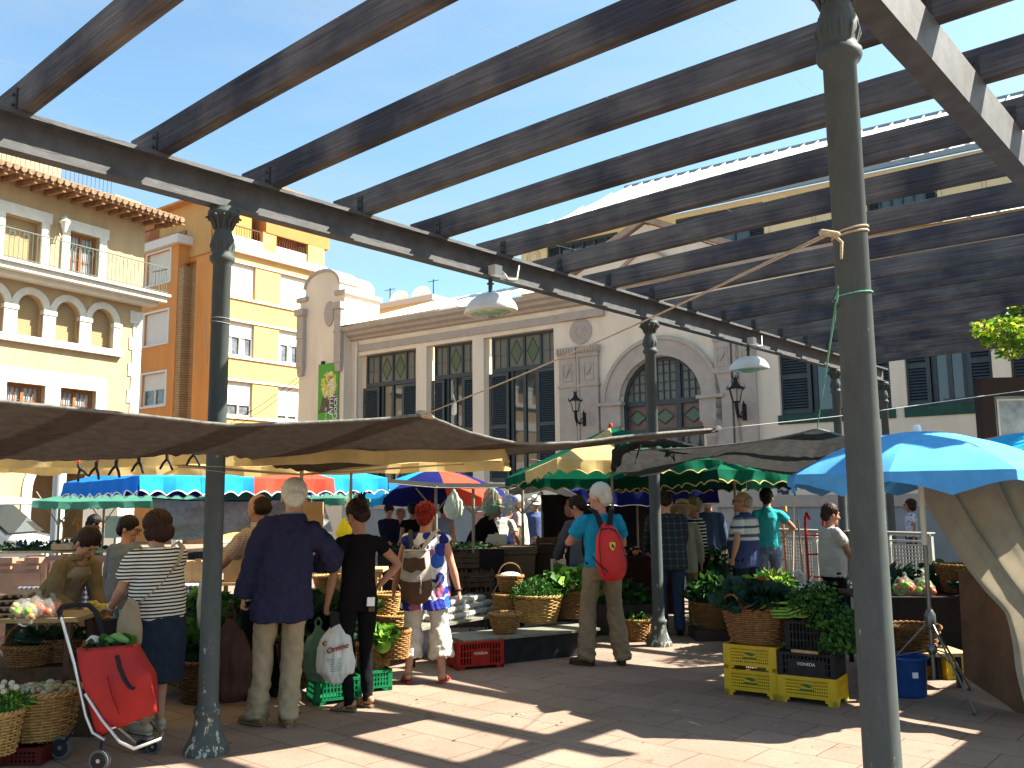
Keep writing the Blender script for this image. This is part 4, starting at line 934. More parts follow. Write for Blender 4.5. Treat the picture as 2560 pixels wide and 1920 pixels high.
# gathered bundle of net
m=MB(); rnd=random.Random(4)
P=[D(1538,1165,9.3),D(1545,1125,9.25),D(1600,1108,9.2),D(1660,1104,9.1),D(1740,1110,9.0)]
for k in range(5):
    m.rtube([p+Vector((rnd.uniform(-.04,.04),rnd.uniform(-.05,.05),rnd.uniform(-.04,.03))) for p in P],[.03,.04,.035,.03,.012],8)
for k in range(7):
    a=D(rnd.uniform(1545,1700),1112,9.1); m.rtube([a,a+Vector((rnd.uniform(-.05,.05),-.02,-.05)),a+Vector((rnd.uniform(-.08,.08),0,-rnd.uniform(.08,.2)))],[.02,.014,.006],6)
b=remesh(m,'net_bundle',.012,NETG,1,lambda p:.006*noise.noise(p*30)); tag(b,'gathered bundle of dark net knotted with yellow string in front of the middle column','net bundle')
# ropes
def rope(name,pts,r,mt,label,sag=0,n=24,group=None):
    a,b_=pts[0],pts[-1]; m=MB(); P=[]
    for i in range(n+1):
        q=interp(pts,i/n); q=q-Vector((0,0,sag*math.sin(PI*i/n))); P.append(q)
    m.tube(P,r,6); o=m.build(name,mt); tag(o,label,'rope',group); return o,m
c4=PW(-1.235,3.41)
def loop(z,mt,tilt,r=.069,rr=.006,n=2):
    m=MB()
    for k in range(n): m.torus((0,0,k*.016),r,rr,28,6,Matrix.Rotation(tilt*(1+.15*k),4,'Y'))
    return m
zt=D(2085,572,3.2).z
t=thing('tied_rope','hemp rope wrapped round the nearest column and stretched to the peak of the brown net','rope',(0,0,0))
m=loop(0,ROPE,R(-10),.067,.005); o=m.build('loop',ROPE,t); o.location=(c4.x,c4.y,D(2110,560,3.23).z)
a=D(2070,588,3.2); b_=D(1062,1036,6.0)
for dz,dx in ((0,0),(.012,.01)):
    m=MB(); m.tube([interp([a+Vector((dx,0,dz)),a.lerp(b_,.33)+Vector((0,0,-.02)),a.lerp(b_,.66)+Vector((0,0,-.02)),b_],i/20) for i in range(21)],.0042,6); m.build('strand',ROPE,t)
m=MB(); m.rtube([a+Vector((-.02,0,.01)),a+Vector((.03,-.01,0))],[.014,.012],8); m.rtube([a+Vector((.02,0,0)),a+Vector((.045,-.01,-.03)),a+Vector((.04,-.01,-.09))],[.006,.006,.005],6); m.build('knot',ROPE,t); m=MB(); m.rtube([b_+Vector((-.04,0,.01)),b_,b_+Vector((.05,0,-.02))],[.02,.028,.015],8); m.build('knot',ROPE,t)
q=D(1135,1005,5.6); m=MB(); m.tube([D(1133,985,5.75),D(1138,1005,5.75),D(1136,1030,5.75)],.003,5); m.rtube([D(1137,1008,5.75),D(1135,1032,5.75)],[.012,.018],8); tag(m.build('hanging_line_clip',ROPEW),'small pale clip dangling from the hemp rope before the second tall window','clip')
t=thing('tied_rope','thin green cord tied round the nearest column, running down to the dark grey net','rope',(0,0,0))
m=loop(0,ROPEG,R(-6),.068,.0035,1); o=m.build('loop',ROPEG,t); o.location=(c4.x,c4.y,D(2130,716,3.23).z)
m=MB(); a=D(2094,735,3.2); b_=D(2043,1072,7.5); m.tube([a.lerp(b_,i/12) for i in range(13)],.0042,6); m.tube([a+Vector((.003,0,.03)),a.lerp(b_,.02),a.lerp(b_,.1)+Vector((.004,0,0))],.0035,6); m.build('strand',ROPEG,t)
m=MB(); m.tube([D(2096,722,3.2),D(2082,748,3.2),D(2080,760,3.2),D(2090,750,3.2)],.003,5); m.build('loose_end',STEEL,t)
rope('guy_wire',[D(1795,1072,7.4),D(2100,1040,7.6),D(2420,995,7.8),D(2760,950,8)],.0028,ROPEW,'pale thin line running right from the tip of the brown net past the nearest column')
m=MB(); p=D(1797,1070,7.38); m.ell(p,(.022,.02,.022)); m.rtube([p,p+Vector((-.05,0,-.02)),p+Vector((-.1,0,-.03))],[.012,.014,.006],6); tag(m.build('rope_knot',ROPEW),'pale knot at the pointed right tip of the brown net','knot')
# clamps clipped along the net edge
cb=MB(); cb.rtube([(0,0,0),(-.022,0,-.03),(-.034,0,-.06)],[.008,.0075,.007],6); cb.rtube([(0,0,0),(.026,0,-.028),(.042,0,-.056)],[.008,.0075,.007],6); cb.rtube([(0,0,.0),(-.006,0,.022),(0,0,.04)],[.009,.01,.006],6)
cr_=MB(); cr_.rtube([(0,0,.036),(.002,0,.047)],[.008,.006],6)
ct=thing('spring_clamp','','clamp',(0,0,0),0,'black spring clamps along the net edge'); cb.build('clamp_body',mat('black_plastic',(.02,.02,.022),.45),ct); cr_.build('jaw_tip',mat('red_rubber',(.45,.03,.02),.6),ct)
lbl=['black spring clamp with red tip, leftmost of those hanging under the brown net','second black spring clamp from the left under the brown net','third black spring clamp from the left under the brown net','fourth black spring clamp from the left under the brown net','fifth black spring clamp from the left, with a red jaw, under the brown net','black spring clamp hanging just left of the left column']
for i,(x,y) in enumerate(((200,1168),(240,1164),(290,1160),(347,1150),(418,1143),(484,1132))):
    p=D(x,y+8,6.35); p.z+=.012
    if i==0: ct.location=p; ct['label']=lbl[0]; o=ct
    else: o=copy_tree(ct,p,None,lbl[i])
    o.rotation_euler=(0,R(((i*37)%40)-20),R((i*53)%50-25)); o.scale=(1.25,)*3
# parasols
POLE=mat('parasol_pole',(.22,.19,.14),.5,nz=(8,.2),metal=.2); IRONP=mat('parasol_rib',(.25,.20,.15),.6)
def canopy(name,label,cat,c,hw,hd,ze,za,rot,mats,panels=None,drop=.16,scal=.03,per=.22,poles=((0,0),),strut=True,group=None,hemm=None,flat=0,z_far=None,seed=0,wr=.012,pole_r=.018,fin=None,bulge=0):
    """rectangular parasol: cloth on a frame; panels(u along side 0..1, side) -> material index"""
    t=thing(name,label,cat,(c[0],c[1],0),rot,group)
    m=MB(); n=24; nv=8
    cs=[(-hw,-hd),(hw,-hd),(hw,hd),(-hw,hd)]
    def zed(x,y): return ze+((z_far-ze)*(y/hd*.5+.5) if z_far is not None else 0)
    for s in range(4):
        a=cs[s]; b_=cs[(s+1)%4]
        for i in range(n):
            m.cur=panels(i/n,s) if panels else 0
            def f(u,v,i=i):
                uu=(i+u)/n; x=a[0]+(b_[0]-a[0])*uu; y=a[1]+(b_[1]-a[1])*uu; z0=zed(x,y)
                z=z0+(za-z0)*(v**(1+flat))+ -.035*math.sin(PI*v)*math.sin(PI*uu)*(1 if not bulge else -bulge) - .02*math.sin(PI*uu)*(1-v)
                z+=wr*noise.noise(Vector((x*3+seed,y*3,v*2)))
                return Vector((x*(1-v),y*(1-v),z))
            m.grid(f,1,nv)
            def g(u,v,i=i):
                uu=(i+u)/n; x=a[0]+(b_[0]-a[0])*uu; y=a[1]+(b_[1]-a[1])*uu; z0=zed(x,y)-.02*math.sin(PI*uu)+wr*noise.noise(Vector((x*3+seed,y*3,0)))
                L=math.hypot(b_[0]-a[0],b_[1]-a[1])*uu
                d=drop-scal*abs(math.cos(PI*L/per)); k=.03*math.sin(L*14+seed)*v+.015*noise.noise(Vector((L*6,seed,v*2)))*v
                nx,ny=(b_[1]-a[1]),-(b_[0]-a[0]); q=math.hypot(nx,ny)
                return Vector((x+nx/q*(k+.01*v),y+ny/q*(k+.01*v),z0-d*v))
            m.grid(g,2,3)
    cl=m.build('canopy_cloth',mats,t)
    if hemm:
        h=MB()
        for s in range(4):
            a=cs[s]; b_=cs[(s+1)%4]; P=[]; L0=math.hypot(b_[0]-a[0],b_[1]-a[1]); K=int(L0/per*8)
            for i in range(K+1):
                uu=i/K; x=a[0]+(b_[0]-a[0])*uu; y=a[1]+(b_[1]-a[1])*uu; L=L0*uu; z0=zed(x,y)-.02*math.sin(PI*uu)+wr*noise.noise(Vector((x*3+seed,y*3,0)))
                d=drop-scal*abs(math.cos(PI*L/per)); nx,ny=(b_[1]-a[1])/L0,-(b_[0]-a[0])/L0; k=.03*math.sin(L*14+seed)+.015*noise.noise(Vector((L*6,seed,2)))+.01
                P.append(Vector((x+nx*k,y+ny*k,z0-d)))
            h.tube(P,.007,5,smooth=False)
        h.build('hem',hemm,cl)
    for (px,py) in poles:
        p=MB(); p.tube([(px,py,.04),(px,py,za-.02 if (px,py)==(0,0) else ze)],pole_r,10); p.lathe([(.2,0),(.2,.03),(.04,.06)],16,c=(px,py,0)); p.build('pole',POLE,t)
        if strut:
            zz=ze-.12
            dd=[(hw*.75,hd*.75),(-hw*.75,hd*.75),(hw*.75,-hd*.75),(-hw*.75,-hd*.75)] if len(poles)==1 else [(.35,0),(-.35,0)]
            for (dx,dy) in dd:
                s_=MB(); k=max(abs(dx)/hw,abs(dy)/hd) if len(poles)==1 else .7
                s_.tube([(px,py,zz-.02 if len(poles)==1 else ze-.35),(px+dx,py+dy,ze+(za-ze)*(1-k)-.03)],.009,6); s_.build('rib',IRONP,t)
    if fin: f_=MB(); f_.lathe([(.02,za-.01),(.03,za+.02),(.022,za+.05),(.005,za+.06)],10); f_.build('finial',fin,t)
    return t
CLO=lambda n,c,tr=.5:mat(n,c,.85,nz=(6,.12),bump=(70,.1),spec=.03,trans=tr)
CCR=CLO('cream_canvas',(.58,.44,.20),.5); CBL=CLO('blue_canvas',(.02,.19,.62),.35); CLB=CLO('light_blue_canvas',(.03,.38,.80),.4); CRD=CLO('red_canvas',(.70,.10,.06),.45); CNV=CLO('navy_canvas',(.012,.015,.10),.2)
CGR=CLO('green_canvas',(.006,.095,.05),.3); CMT=CLO('pale_green_canvas',(.08,.25,.18),.4); CDG=CLO('dark_green_canvas',(.004,.036,.022),.2)
WHEM=mat('white_hem',(.75,.78,.78),.8); GHEM=mat('ochre_hem',(.50,.36,.14),.8)
canopy('cream_canopy','wide cream canvas stall canopy hanging behind the brown net and the left column','canopy',(-2.18,7.8),2.12,1.22,2.05,2.14,0,[CCR],drop=.10,scal=.004,per=.9,poles=((.25,.4),),hemm=None,seed=3,wr=.03)
canopy('striped_canopy','square blue and red stall canopy with white wavy hem behind the striped-shirt woman','canopy',(-3.8,11.78),1.55,1.55,1.96,2.45,R(40),[CBL,CLB,CRD,CNV],lambda u,s:(1 if u<.38 else (2 if u<.72 else 1)) if s==0 else (0 if s==3 else 3),drop=.2,scal=.05,per=.2,hemm=WHEM,seed=7)
canopy('green_canopy','long pale green stall canopy on forked poles at the far left','canopy',(-4.75,14.6),2.25,1.5,1.72,2.3,R(2),[CMT,CDG],lambda u,s:0,drop=.12,scal=.03,per=.3,poles=((-2.0,-1.2),(-1.6,-.6),(1.6,-1.2)),seed=2)
canopy('green_canopy','green parasol with one cream panel in front of the arched door','canopy',(1.32,12.0),1.15,1.2,2.14,2.62,R(15),[CGR,CCR,CMT,CDG],lambda u,s:(1 if (s==3 and u>.4) or (s==0 and u<.3) else (2 if s==1 else 0)) ,drop=.17,scal=.05,per=.24,hemm=GHEM,fin=mat('red_rubber',(.45,.03,.02)),z_far=1.98,seed=9)  # right-hand panels coloured paler to show sun on the green cloth
canopy('green_canopy','dark green parasol right of the middle column, behind the dark net','canopy',(3.05,12.4),1.25,1.25,2.0,2.36,R(25),[CDG,CGR],lambda u,s:0 if s else 1,drop=.17,scal=.05,per=.24,hemm=GHEM,seed=13,z_far=1.92)
canopy('navy_canopy','low navy stall canopy with a white hem behind the man in blue','canopy',(2.0,14.6),1.05,.9,1.82,2.0,R(5),[CNV],drop=.25,scal=.02,per=.4,hemm=WHEM,seed=21)
# round umbrellas
def umbrella(name,label,c,r,ze,za,n,mats,pan,drop=.1,hemm=None,tripod=False,ph=0,rim_scal=.03,capm=None,group=None,pz=0,pole_col=None):
    t=thing(name,label,'umbrella',(c[0],c[1],0),ph,group); m=MB()
    def rib(a): return Vector((r*math.cos(a),r*math.sin(a),0))
    for k in range(n):
        m.cur=pan(k); a0=2*PI*k/n; a1=2*PI*(k+1)/n
        def f(u,v):
            a=rib(a0).lerp(rib(a1),u); s=v
            q=a*s; z=za+(ze-za)*(s**1.75) - .045*math.sin(PI*u)*s*s*(1-.3*s)*0 + .012*math.sin(PI*u)*math.sin(PI*s)
            edge=-.03*math.sin(PI*u)*s**6
            return Vector((q.x*(1+edge),q.y*(1+edge),z+.006*noise.noise(Vector((q.x*5,q.y*5,k)))))
        m.grid(f,10,14)
        def g(u,v):
            p=f(u,1); o=Vector((p.x,p.y,0)).normalized(); L=u
            d=drop-rim_scal*abs(math.cos(PI*u*1.0)) if rim_scal>0 else drop
            return p+o*((.014*math.sin(u*25+k*2)+.012*noise.noise(Vector((u*9,k*3,v))))*v+.012*v)-Vector((0,0,d*v*(.75+.25*math.sin(PI*u))))
        m.grid(g,16,3)
    cl=m.build('canopy_cloth',mats,t)
    ri=MB()
    for k in range(n):
        a=2*PI*k/n; P=[]
        for i in range(9):
            s=i/8; q=rib(a)*s; P.append(Vector((q.x,q.y,za+(ze-za)*(s**1.75)-.012)))
        x=MB(); x.tube(P,.005,5); q=rib(a)*.5; x.tube([(0,0,ze-.02),(q.x,q.y,za+(ze-za)*(.5**1.75)-.02)],.004,5); x.build('rib',IRONP,t)
    p=MB(); p.tube([(0,0,pz),(0,0,za+.01)],.019,12); p.build('pole',pole_col or POLE,t)
    c_=MB(); c_.lathe([(.035,za-.005),(.032,za+.045),(.02,za+.06)],12); c_.build('finial',capm or WHEM,t)
    return t
UB=CLO('sky_blue_canvas',(.085,.31,.60),.06)
um=umbrella('blue_umbrella','sky blue beach umbrella on a steel tripod, shadowed by the pergola, on the right',(3.45,7.62),1.13,1.84,2.20,8,[UB],lambda k:0,.18,ph=R(10),rim_scal=.08,pz=.16,pole_col=mat('chrome_pole',(.16,.165,.165),.35,metal=.7))
m=MB(); m.tube([(0,0,1.25),(0,0,1.84)],.024,12); m.build('upper_pole',mat('ivory_tube',(.62,.58,.46),.5),um)
m=MB()
for k in range(3):
    a=R(25+120*k); d=Vector((math.cos(a),math.sin(a),0)); m.tube([d*.02+Vector((0,0,.62)),d*.30+Vector((0,0,.3)),d*.55+Vector((0,0,.015))],.009,6); m.tube([d*.02+Vector((0,0,.40)),d*.27+Vector((0,0,.33))],.006,6); m.box(-.02,.02,-.02,.02,0,.02,Matrix.Translation(d*.56))
m.lathe([(.025,.56),(.045,.6),(.045,.68),(.025,.72)],12); m.lathe([(.025,.36),(.04,.38),(.04,.42),(.025,.44)],12); m.build('tripod',mat('chrome_pole',(.35,.36,.36)),um)
umbrella('blue_umbrella','bright blue umbrella with red edge, half hidden behind the nearer blue umbrella',(6.1,10.2),1.35,2.12,2.38,8,[CLB,CRD],lambda k:1 if k in(2,3) else 0,.14,hemm=None,ph=R(5))
umbrella('striped_umbrella','blue and red umbrella beside the far market wall, behind the red-haired woman',(-1.45,17.0),1.5,1.72,2.25,8,[CNV,CRD,CLB],lambda k:(0,1,0,0,2,0,1,0)[k],.16,ph=R(12))
umbrella('striped_umbrella','blue and orange umbrella lit by the sun behind the middle column',(2.75,16.5),1.15,2.0,2.3,8,[CBL,CLO('orange_canvas',(.80,.25,.04),.5),CLB],lambda k:(1,0,0,1,2,0,0,2)[k],.14,ph=R(20))
# other nets
def quadnet(label,near,far,mt,seed,sag=.03,name='shade_net',group=None):
    m,N_,F_=sheet(near,far,40,10,sag,.015,seed,.01); t=thing(name,label,'shade net',(0,0,0),0,group); m.build('net_cloth',mt,t); hem(N_,.007,40,seed).build('hem',mat('net_hem',(.22,.21,.19)),t); return t
quadnet('small black net rising to a point above the white-capped men',[(1262,1228,13.2),(1310,1212,13.4),(1363,1191,13.6),(1410,1222,13.4),(1462,1247,13.2)],[(1300,1236,15),(1330,1232,15),(1363,1226,15),(1400,1236,15),(1440,1248,15)],NETG,3)
quadnet('long flat grey net over the dark stall in the middle',[(925,1204,11.6),(1010,1212,11.9),(1090,1219,12.2),(1180,1220,12.5),(1268,1219,12.8)],[(930,1196,16),(1010,1200,16),(1090,1207,16),(1180,1208,16),(1268,1210,16)],NETG,6)
quadnet('pale grey net awning at the far left edge above the white van',[(-60,1262,16.5),(0,1262,16.5),(60,1261,16.5),(120,1262,16.5)],[(-60,1238,19),(0,1240,19),(60,1243,19),(110,1248,19)],NETL,8)
def hang_net():
    t=thing('hanging_net','pale grey net sheet hung as a wall behind the left column and the balding man','shade net')
    top=[D(380,1246,12.4),D(500,1252,12.3),D(650,1252,12.3),D(760,1248,12.3),D(810,1252,12.4)]; bot=[D(378,1342,12.6),D(470,1352,12.5),D(600,1330,12.5),D(700,1300,12.6),D(830,1330,12.6)]
    m=MB()
    def f(u,v):
        p=interp(top,u).lerp(interp(bot,u),v); p.y+=.06*math.sin(u*17+v*4)+.05*noise.noise(Vector((u*6,v*4,1))); p.z+=.02*noise.noise(Vector((u*12,v,5))); return p
    m.grid(f,60,14); m.build('net_cloth',NETL,t); hem(top,.01,40,2).build('hem',CDG,t)
hang_net()
for k,(px,py0,d) in enumerate(((1183,1222,12.6),(1306,1226,13.4),(1090,1215,12.4),(555,1230,10.9),(878,1180,8.6))):
    p0=D(px,py0,d); t=thing('stall_pole',['forked wooden pole under the flat grey net, right of the red-haired woman','forked wooden pole in front of the man in the white cap','forked pole behind the red-haired woman','slim pole standing just right of the left column','thin pole behind the hanging yellow bag'][k],'pole',(p0.x,d,0),0,'poles holding the stall roofs')
    h=p0.z; m=MB(); m.tube([(0,0,.05),(0,0,h)],.022 if k!=4 else .014,8); m.lathe([(.16,0),(.16,.04),(.03,.07)],14); m.build('post',POLE,t)
    if k<3:
        m=MB()
        for s in (-1,1): m.tube([(0,0,h-.36),(s*.28,0,h-.02)],.012,6)
        m.build('fork',POLE,t)
# canvas tent at the right edge
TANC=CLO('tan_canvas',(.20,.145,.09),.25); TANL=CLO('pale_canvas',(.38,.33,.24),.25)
def tent():
    t=thing('canvas_tent','tan canvas stall tent whose drawn curtain hangs in folds at the right edge','tent')
    m=MB(); A_=PW(-.38,8.75,2.08); B_=PW(3.4,8.75,2.12); C_=PW(3.4,4.9,2.12); D_=PW(-.38,4.9,2.08)
    m.grid(lambda u,v:A_.lerp(B_,u).lerp(D_.lerp(C_,u),v)+Vector((0,0,.25*math.sin(PI*u))),14,14); m.build('roof_cloth',TANC,t)  # unseen roof, added for the shade edge it casts on the paving
    m=MB(); a1=PW(-1.0,12.6,2.1); b1=PW(3.4,12.6,2.12); c1=PW(3.4,8.8,2.1); d1=PW(-1.0,8.8,2.08); m.grid(lambda u,v:a1.lerp(b1,u).lerp(d1.lerp(c1,u),v)+Vector((0,0,.2*math.sin(PI*u))),10,10); m.build('shade_roof_cloth',TANC,t)  # extra roof out of view, added to darken the ground by the tripod
    L=[D(2288,1205,8.1),D(2318,1262,8.0),D(2360,1335,7.8),D(2410,1410,7.5),D(2465,1480,7.2),D(2512,1532,6.95),D(2530,1600,6.8),D(2540,1680,6.6),D(2560,1760,6.45)]
    Rr=[D(2600,1150,7.2),D(2620,1220,7.0),D(2640,1300,6.9),D(2660,1380,6.7),D(2680,1460,6.6),D(2690,1540,6.4),D(2700,1620,6.3),D(2700,1700,6.2),D(2700,1800,6.1)]
    m=MB()
    def f(u,v):
        a=interp(L,v); b_=interp(Rr,v); p=a.lerp(b_,u)
        w_=math.sin(u*15-v*5)*.05+.03*math.sin(u*34-v*9)+.03*noise.noise(Vector((u*5,v*6,2)))
        p.y-=w_*min(1,u*4+.15); return p
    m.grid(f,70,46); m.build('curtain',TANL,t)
    m=MB(); 
    def g(u,v):
        top=D(2292,1212,8.4).lerp(D(2760,1180,7.6),u); bot=D(2420,1400,8.3).lerp(D(2760,1420,7.6),u); p=top.lerp(bot,v); p.y+=.05*math.sin(u*9+v*7); return p
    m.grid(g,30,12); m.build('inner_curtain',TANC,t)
    m=MB()
    def h(u,v):
        top=D(2395,1420,7.9).lerp(D(2640,1500,6.9),u); bot=D(2410,1690,7.75).lerp(D(2640,1850,6.75),u); p=top.lerp(bot,v); p.y+=.03*math.sin(u*11); return p
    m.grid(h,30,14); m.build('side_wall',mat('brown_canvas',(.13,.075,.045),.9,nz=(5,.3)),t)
    m=MB(); 
    for p in (A_,D_): m.tube([(p.x,p.y,0),(p.x,p.y,p.z)],.02,8)
    m.build('tent_pole',POLE,t)
tent()
# line under the blue umbrella
# ---------------------------------------------------------------- people
SK={}
def skin(n,c): 
    m=mat('skin_'+n,c,.6,nz=(18,.10),bump=(120,.05),spec=.15); b=m.node_tree.nodes['Principled BSDF']; b.inputs['Subsurface Weight'].default_value=.08; b.inputs['Subsurface Radius'].default_value=(.02,.008,.004); return m
SKA=skin('fair',(.44,.235,.155)); SKB=skin('tan',(.34,.17,.105)); SKC=skin('ruddy',(.42,.20,.14))
def fabric(n,c,rough=.88,nz=(7,.13)): return mat(n,tuple(k*.72 for k in c),rough,nz=nz,bump=(90,.18),spec=.02)
HB=mat('dark_brown_hair',(.022,.012,.008),.5,nz=(40,.4,(3,3,.5)),spec=.12); HK=mat('black_hair',(.010,.008,.008),.5,nz=(40,.4),spec=.12); HW=mat('white_hair',(.48,.45,.38),.6,nz=(40,.25,(3,3,.5)),spec=.1); HR=mat('dyed_red_hair',(.17,.013,.010),.45,nz=(50,.5),spec=.12); HG=mat('grey_blond_hair',(.20,.15,.10),.6,nz=(40,.4)); HC=mat('brown_hair',(.030,.014,.009),.55,nz=(40,.4,(3,3,.5)),spec=.12)
EYEM=mat('eye_dark',(.02,.015,.012),.1,spec=.8)
def rotm(ax,deg): return Matrix.Rotation(R(deg),3,ax)
def ik(S,T,a,b,pole):
    d=T-S; L=min(d.length,a+b-.002); L=max(L,abs(a-b)+.01); dn=d.normalized(); T=S+dn*L
    x=(a*a-b*b+L*L)/(2*L); h=math.sqrt(max(0,a*a-x*x)); p=Vector(pole); p=p-dn*p.dot(dn); p.normalize()
    return S+dn*x+p*h,T
def hand(mb,W_,d,pn,k,curl=.5,side=1,fr=.0085):
    """palm with four fingers of different length and a thumb; pn = palm normal the fingers close towards"""
    d=d.normalized(); pn=(pn-d*pn.dot(d)).normalized(); ac=d.cross(pn)*side  # towards the thumb
    pe=W_+d*.085*k
    mb.rtube([W_,W_+d*.045*k,pe],[(.022*k,.017*k),(.036*k,.015*k),(.036*k,.014*k)],10,side=ac)
    for i,(o,L) in enumerate(((.027,.066),(.009,.074),(-.009,.069),(-.026,.053))):
        b0=pe+ac*o*k-d*.008*k; c1=curl*.9+.08*i; c2=c1+curl*1.1; c3=c2+curl*.7
        p1=b0+(d*math.cos(c1)+pn*math.sin(c1)+ac*o*1.2)*L*.42*k; p2=p1+(d*math.cos(c2)+pn*math.sin(c2))*L*.32*k; p3=p2+(d*math.cos(c3)+pn*math.sin(c3))*L*.26*k
        mb.rtube([b0,p1,p2,p3],[fr*k*1.05,fr*k,fr*k*.93,fr*k*.8],7)
    t0=W_+d*.022*k+ac*.022*k; t1=t0+(d*.55+ac*.75+pn*.25)*.036*k; t2=t1+(d*.85+ac*.25+pn*.45)*.03*k; t3=t2+(d*.85+pn*.55)*.022*k
    mb.rtube([t0,t1,t2,t3],[.012*k,.0115*k,.010*k,.0085*k],7)
def person(label,x,y,head,H=1.7,W=1.0,vx=.012,sk=None,lean=0,side=0,turn=0,nod=0,tilt=0,hands=None,curl=(.5,.5),poles=None,feet=None,top=None,bot=None,shoes=None,hair=None,belly=0,hat=None,glasses=False,group=None,extra=None,z0=0,palm=None,headlean=None):
    s=H/1.75; sk=sk or SKA
    root=thing('person',label,'person',(x,y,z0),R(-head),group)
    RL=rotm('X',-lean)@rotm('Y',side); RH2=rotm('X',-lean*.5)@rotm('Y',side*.5)
    C=Vector((0,0,.95)); WA=C+RH2@Vector((0,0,.15)); CH=WA+RL@Vector((0,0.0,.19)); SB=CH+RL@Vector((0,-.01,.155))
    sw=.168*(.55+.45*W)
    SJ=[SB+RL@Vector((sg*sw,0,-.042)) for sg in (-1,1)]
    hl=lean*.6 if headlean is None else headlean
    NB=SB+RL@Vector((0,.0,.03)); RN=rotm('X',-hl)@rotm('Y',side*.5); HC_=NB+RN@Vector((0,.022,.158))
    RH=rotm('Z',-turn)@rotm('Y',tilt)@rotm('X',-nod)
    hands=hands or [None,None]; feet=feet or [(-.10,0,-8),(.10,0,8)]
    pol=poles or [(-.5,-1,-.2),(.5,-1,-.2)]
    WR=[];EL=[]
    for i,sg in enumerate((-1,1)):
        T=Vector(hands[i]) if hands[i] else SJ[i]+Vector((sg*.075,.035,-.53))
        e,w_=ik(SJ[i],T,.285,.25,pol[i]); EL.append(e); WR.append(w_)
    HJ=[C+Vector((sg*.092*(.7+.3*W),0,-.03)) for sg in (-1,1)]; KN=[];AN=[]
    for i,sg in enumerate((-1,1)):
        T=Vector((feet[i][0],feet[i][1]-.03,.085)); k_,a_=ik(HJ[i],T,.425,.425,(sg*.1,1,0)); KN.append(k_); AN.append(a_)
    X=RL@Vector((1,0,0))
    def sc(v): return Vector(v)*s
    def torso(mb,off,zlo,ztop=True,flare=0,slack=0):
        pts=[];rr=[]
        seq=[(Vector((0,0,zlo)),.158,.118+belly*.2)] if zlo<.9 else []
        if zlo<.8: seq=[(Vector((0,0,zlo)),.165+flare,.122+flare+belly*.3),(Vector((0,0,(zlo+.93)/2)),.168+flare*.6,.125+flare*.5+belly*.5)]
        seq+=[(C,.165+flare*.3,.125+belly*.6),(WA,.138+slack,.108+belly+slack*.5),(CH+RL@Vector((0,0,-.05)),.150,.115+belly*.5),(CH+RL@Vector((0,0,.07)),.158,.108),(SB+RL@Vector((0,0,-.04)),.128,.080),(SB+RL@Vector((0,0,.022)),.072,.062)]
        for p,a,b in seq:
            q=Vector(p); q.y+=belly*.35 if .9<q.z<1.25 else 0
            pts.append(sc(q)); rr.append(((a*W+off)*s,(b*(.6+.4*W)+off)*s))
        mb.tube(pts,rr,20,True,side=X)
        mb.rtube([sc(SJ[0]),sc(SB+RL@Vector((0,0,-.012))),sc(SJ[1])],[(.046+off*.6)*s,(.052+off*.4)*s,(.046+off*.6)*s],10)
    aw=.75+.25*W
    # ---- skin
    b=MB(); torso(b,-.012,.84)
    b.tube([sc(NB+Vector((0,-.005,-.05))),sc(NB+(HC_-NB)*.45),sc(HC_+RN@Vector((0,-.015,-.03)))],[.066*s,.055*s,.056*s],14)
    for i,sg in enumerate((-1,1)):
        b.rtube([sc(SJ[i]),sc(SJ[i].lerp(EL[i],.4)),sc(SJ[i].lerp(EL[i],.85)),sc(EL[i]),sc(EL[i].lerp(WR[i],.3)),sc(EL[i].lerp(WR[i],.75)),sc(WR[i])],[.05*s*aw,.046*s*aw,.038*s*aw,.037*s*aw,.040*s*aw,.029*s*aw,.025*s],12)
        d=(WR[i]-EL[i]).normalized(); pn=Vector(palm[i]) if palm and palm[i] else Vector((-sg,.2,0)) 
        hand(b,sc(WR[i]),d*.8+Vector((0,0,-.25)) if not (palm and palm[i]) else d,pn,s,curl[i],side=sg if abs(d.z)>.5 and not palm else sg)
        b.rtube([sc(HJ[i]),sc(HJ[i].lerp(KN[i],.45)),sc(KN[i]),sc(KN[i].lerp(AN[i],.3)),sc(KN[i].lerp(AN[i],.75)),sc(AN[i])],[.078*s*aw,.07*s*aw,.052*s*aw,.054*s*aw,.038*s*aw,.034*s],12)
        fy=R(-feet[i][2]); fd=Vector((-math.sin(fy),math.cos(fy),0)); A=AN[i]
        b.rtube([sc(A+Vector((0,0,-.02))-fd*.03),sc(A+fd*.05+Vector((0,0,-.035))),sc(A+fd*.13+Vector((0,0,-.058)))],[.036*s,.034*s,(.038*s,.02*s)],10,side=(math.cos(fy),math.sin(fy),0))
    hs=s*1.15
    def hp(v): return sc(HC_)+RH@(Vector(v)*hs)
    M4=RH.to_4x4()
    for c_,r_ in (((0,-.012,.022),(.073,.093,.093)),((0,.03,-.01),(.061,.064,.085)),((0,.028,-.062),(.053,.058,.05)),((0,.079,-.094),(.021,.017,.015)),((0,.081,.032),(.046,.013,.012)),((.034,.062,-.022),(.024,.022,.022)),((-.034,.062,-.022),(.024,.022,.022)),((0,.086,-.062),(.023,.012,.010))):
        b.ell(hp(c_),[q*hs for q in r_],16,10,RH)
    b.rtube([hp((0,.088,.02)),hp((0,.104,-.012)),hp((0,.110,-.026))],[.008*hs,.011*hs,.014*hs],8)
    for sg in (-1,1): b.ell(hp((sg*.076,-.006,-.012)),(.010*hs,.019*hs,.030*hs),10,8,RH)
    remesh(b,'body',vx*s,sk,2,None,root)
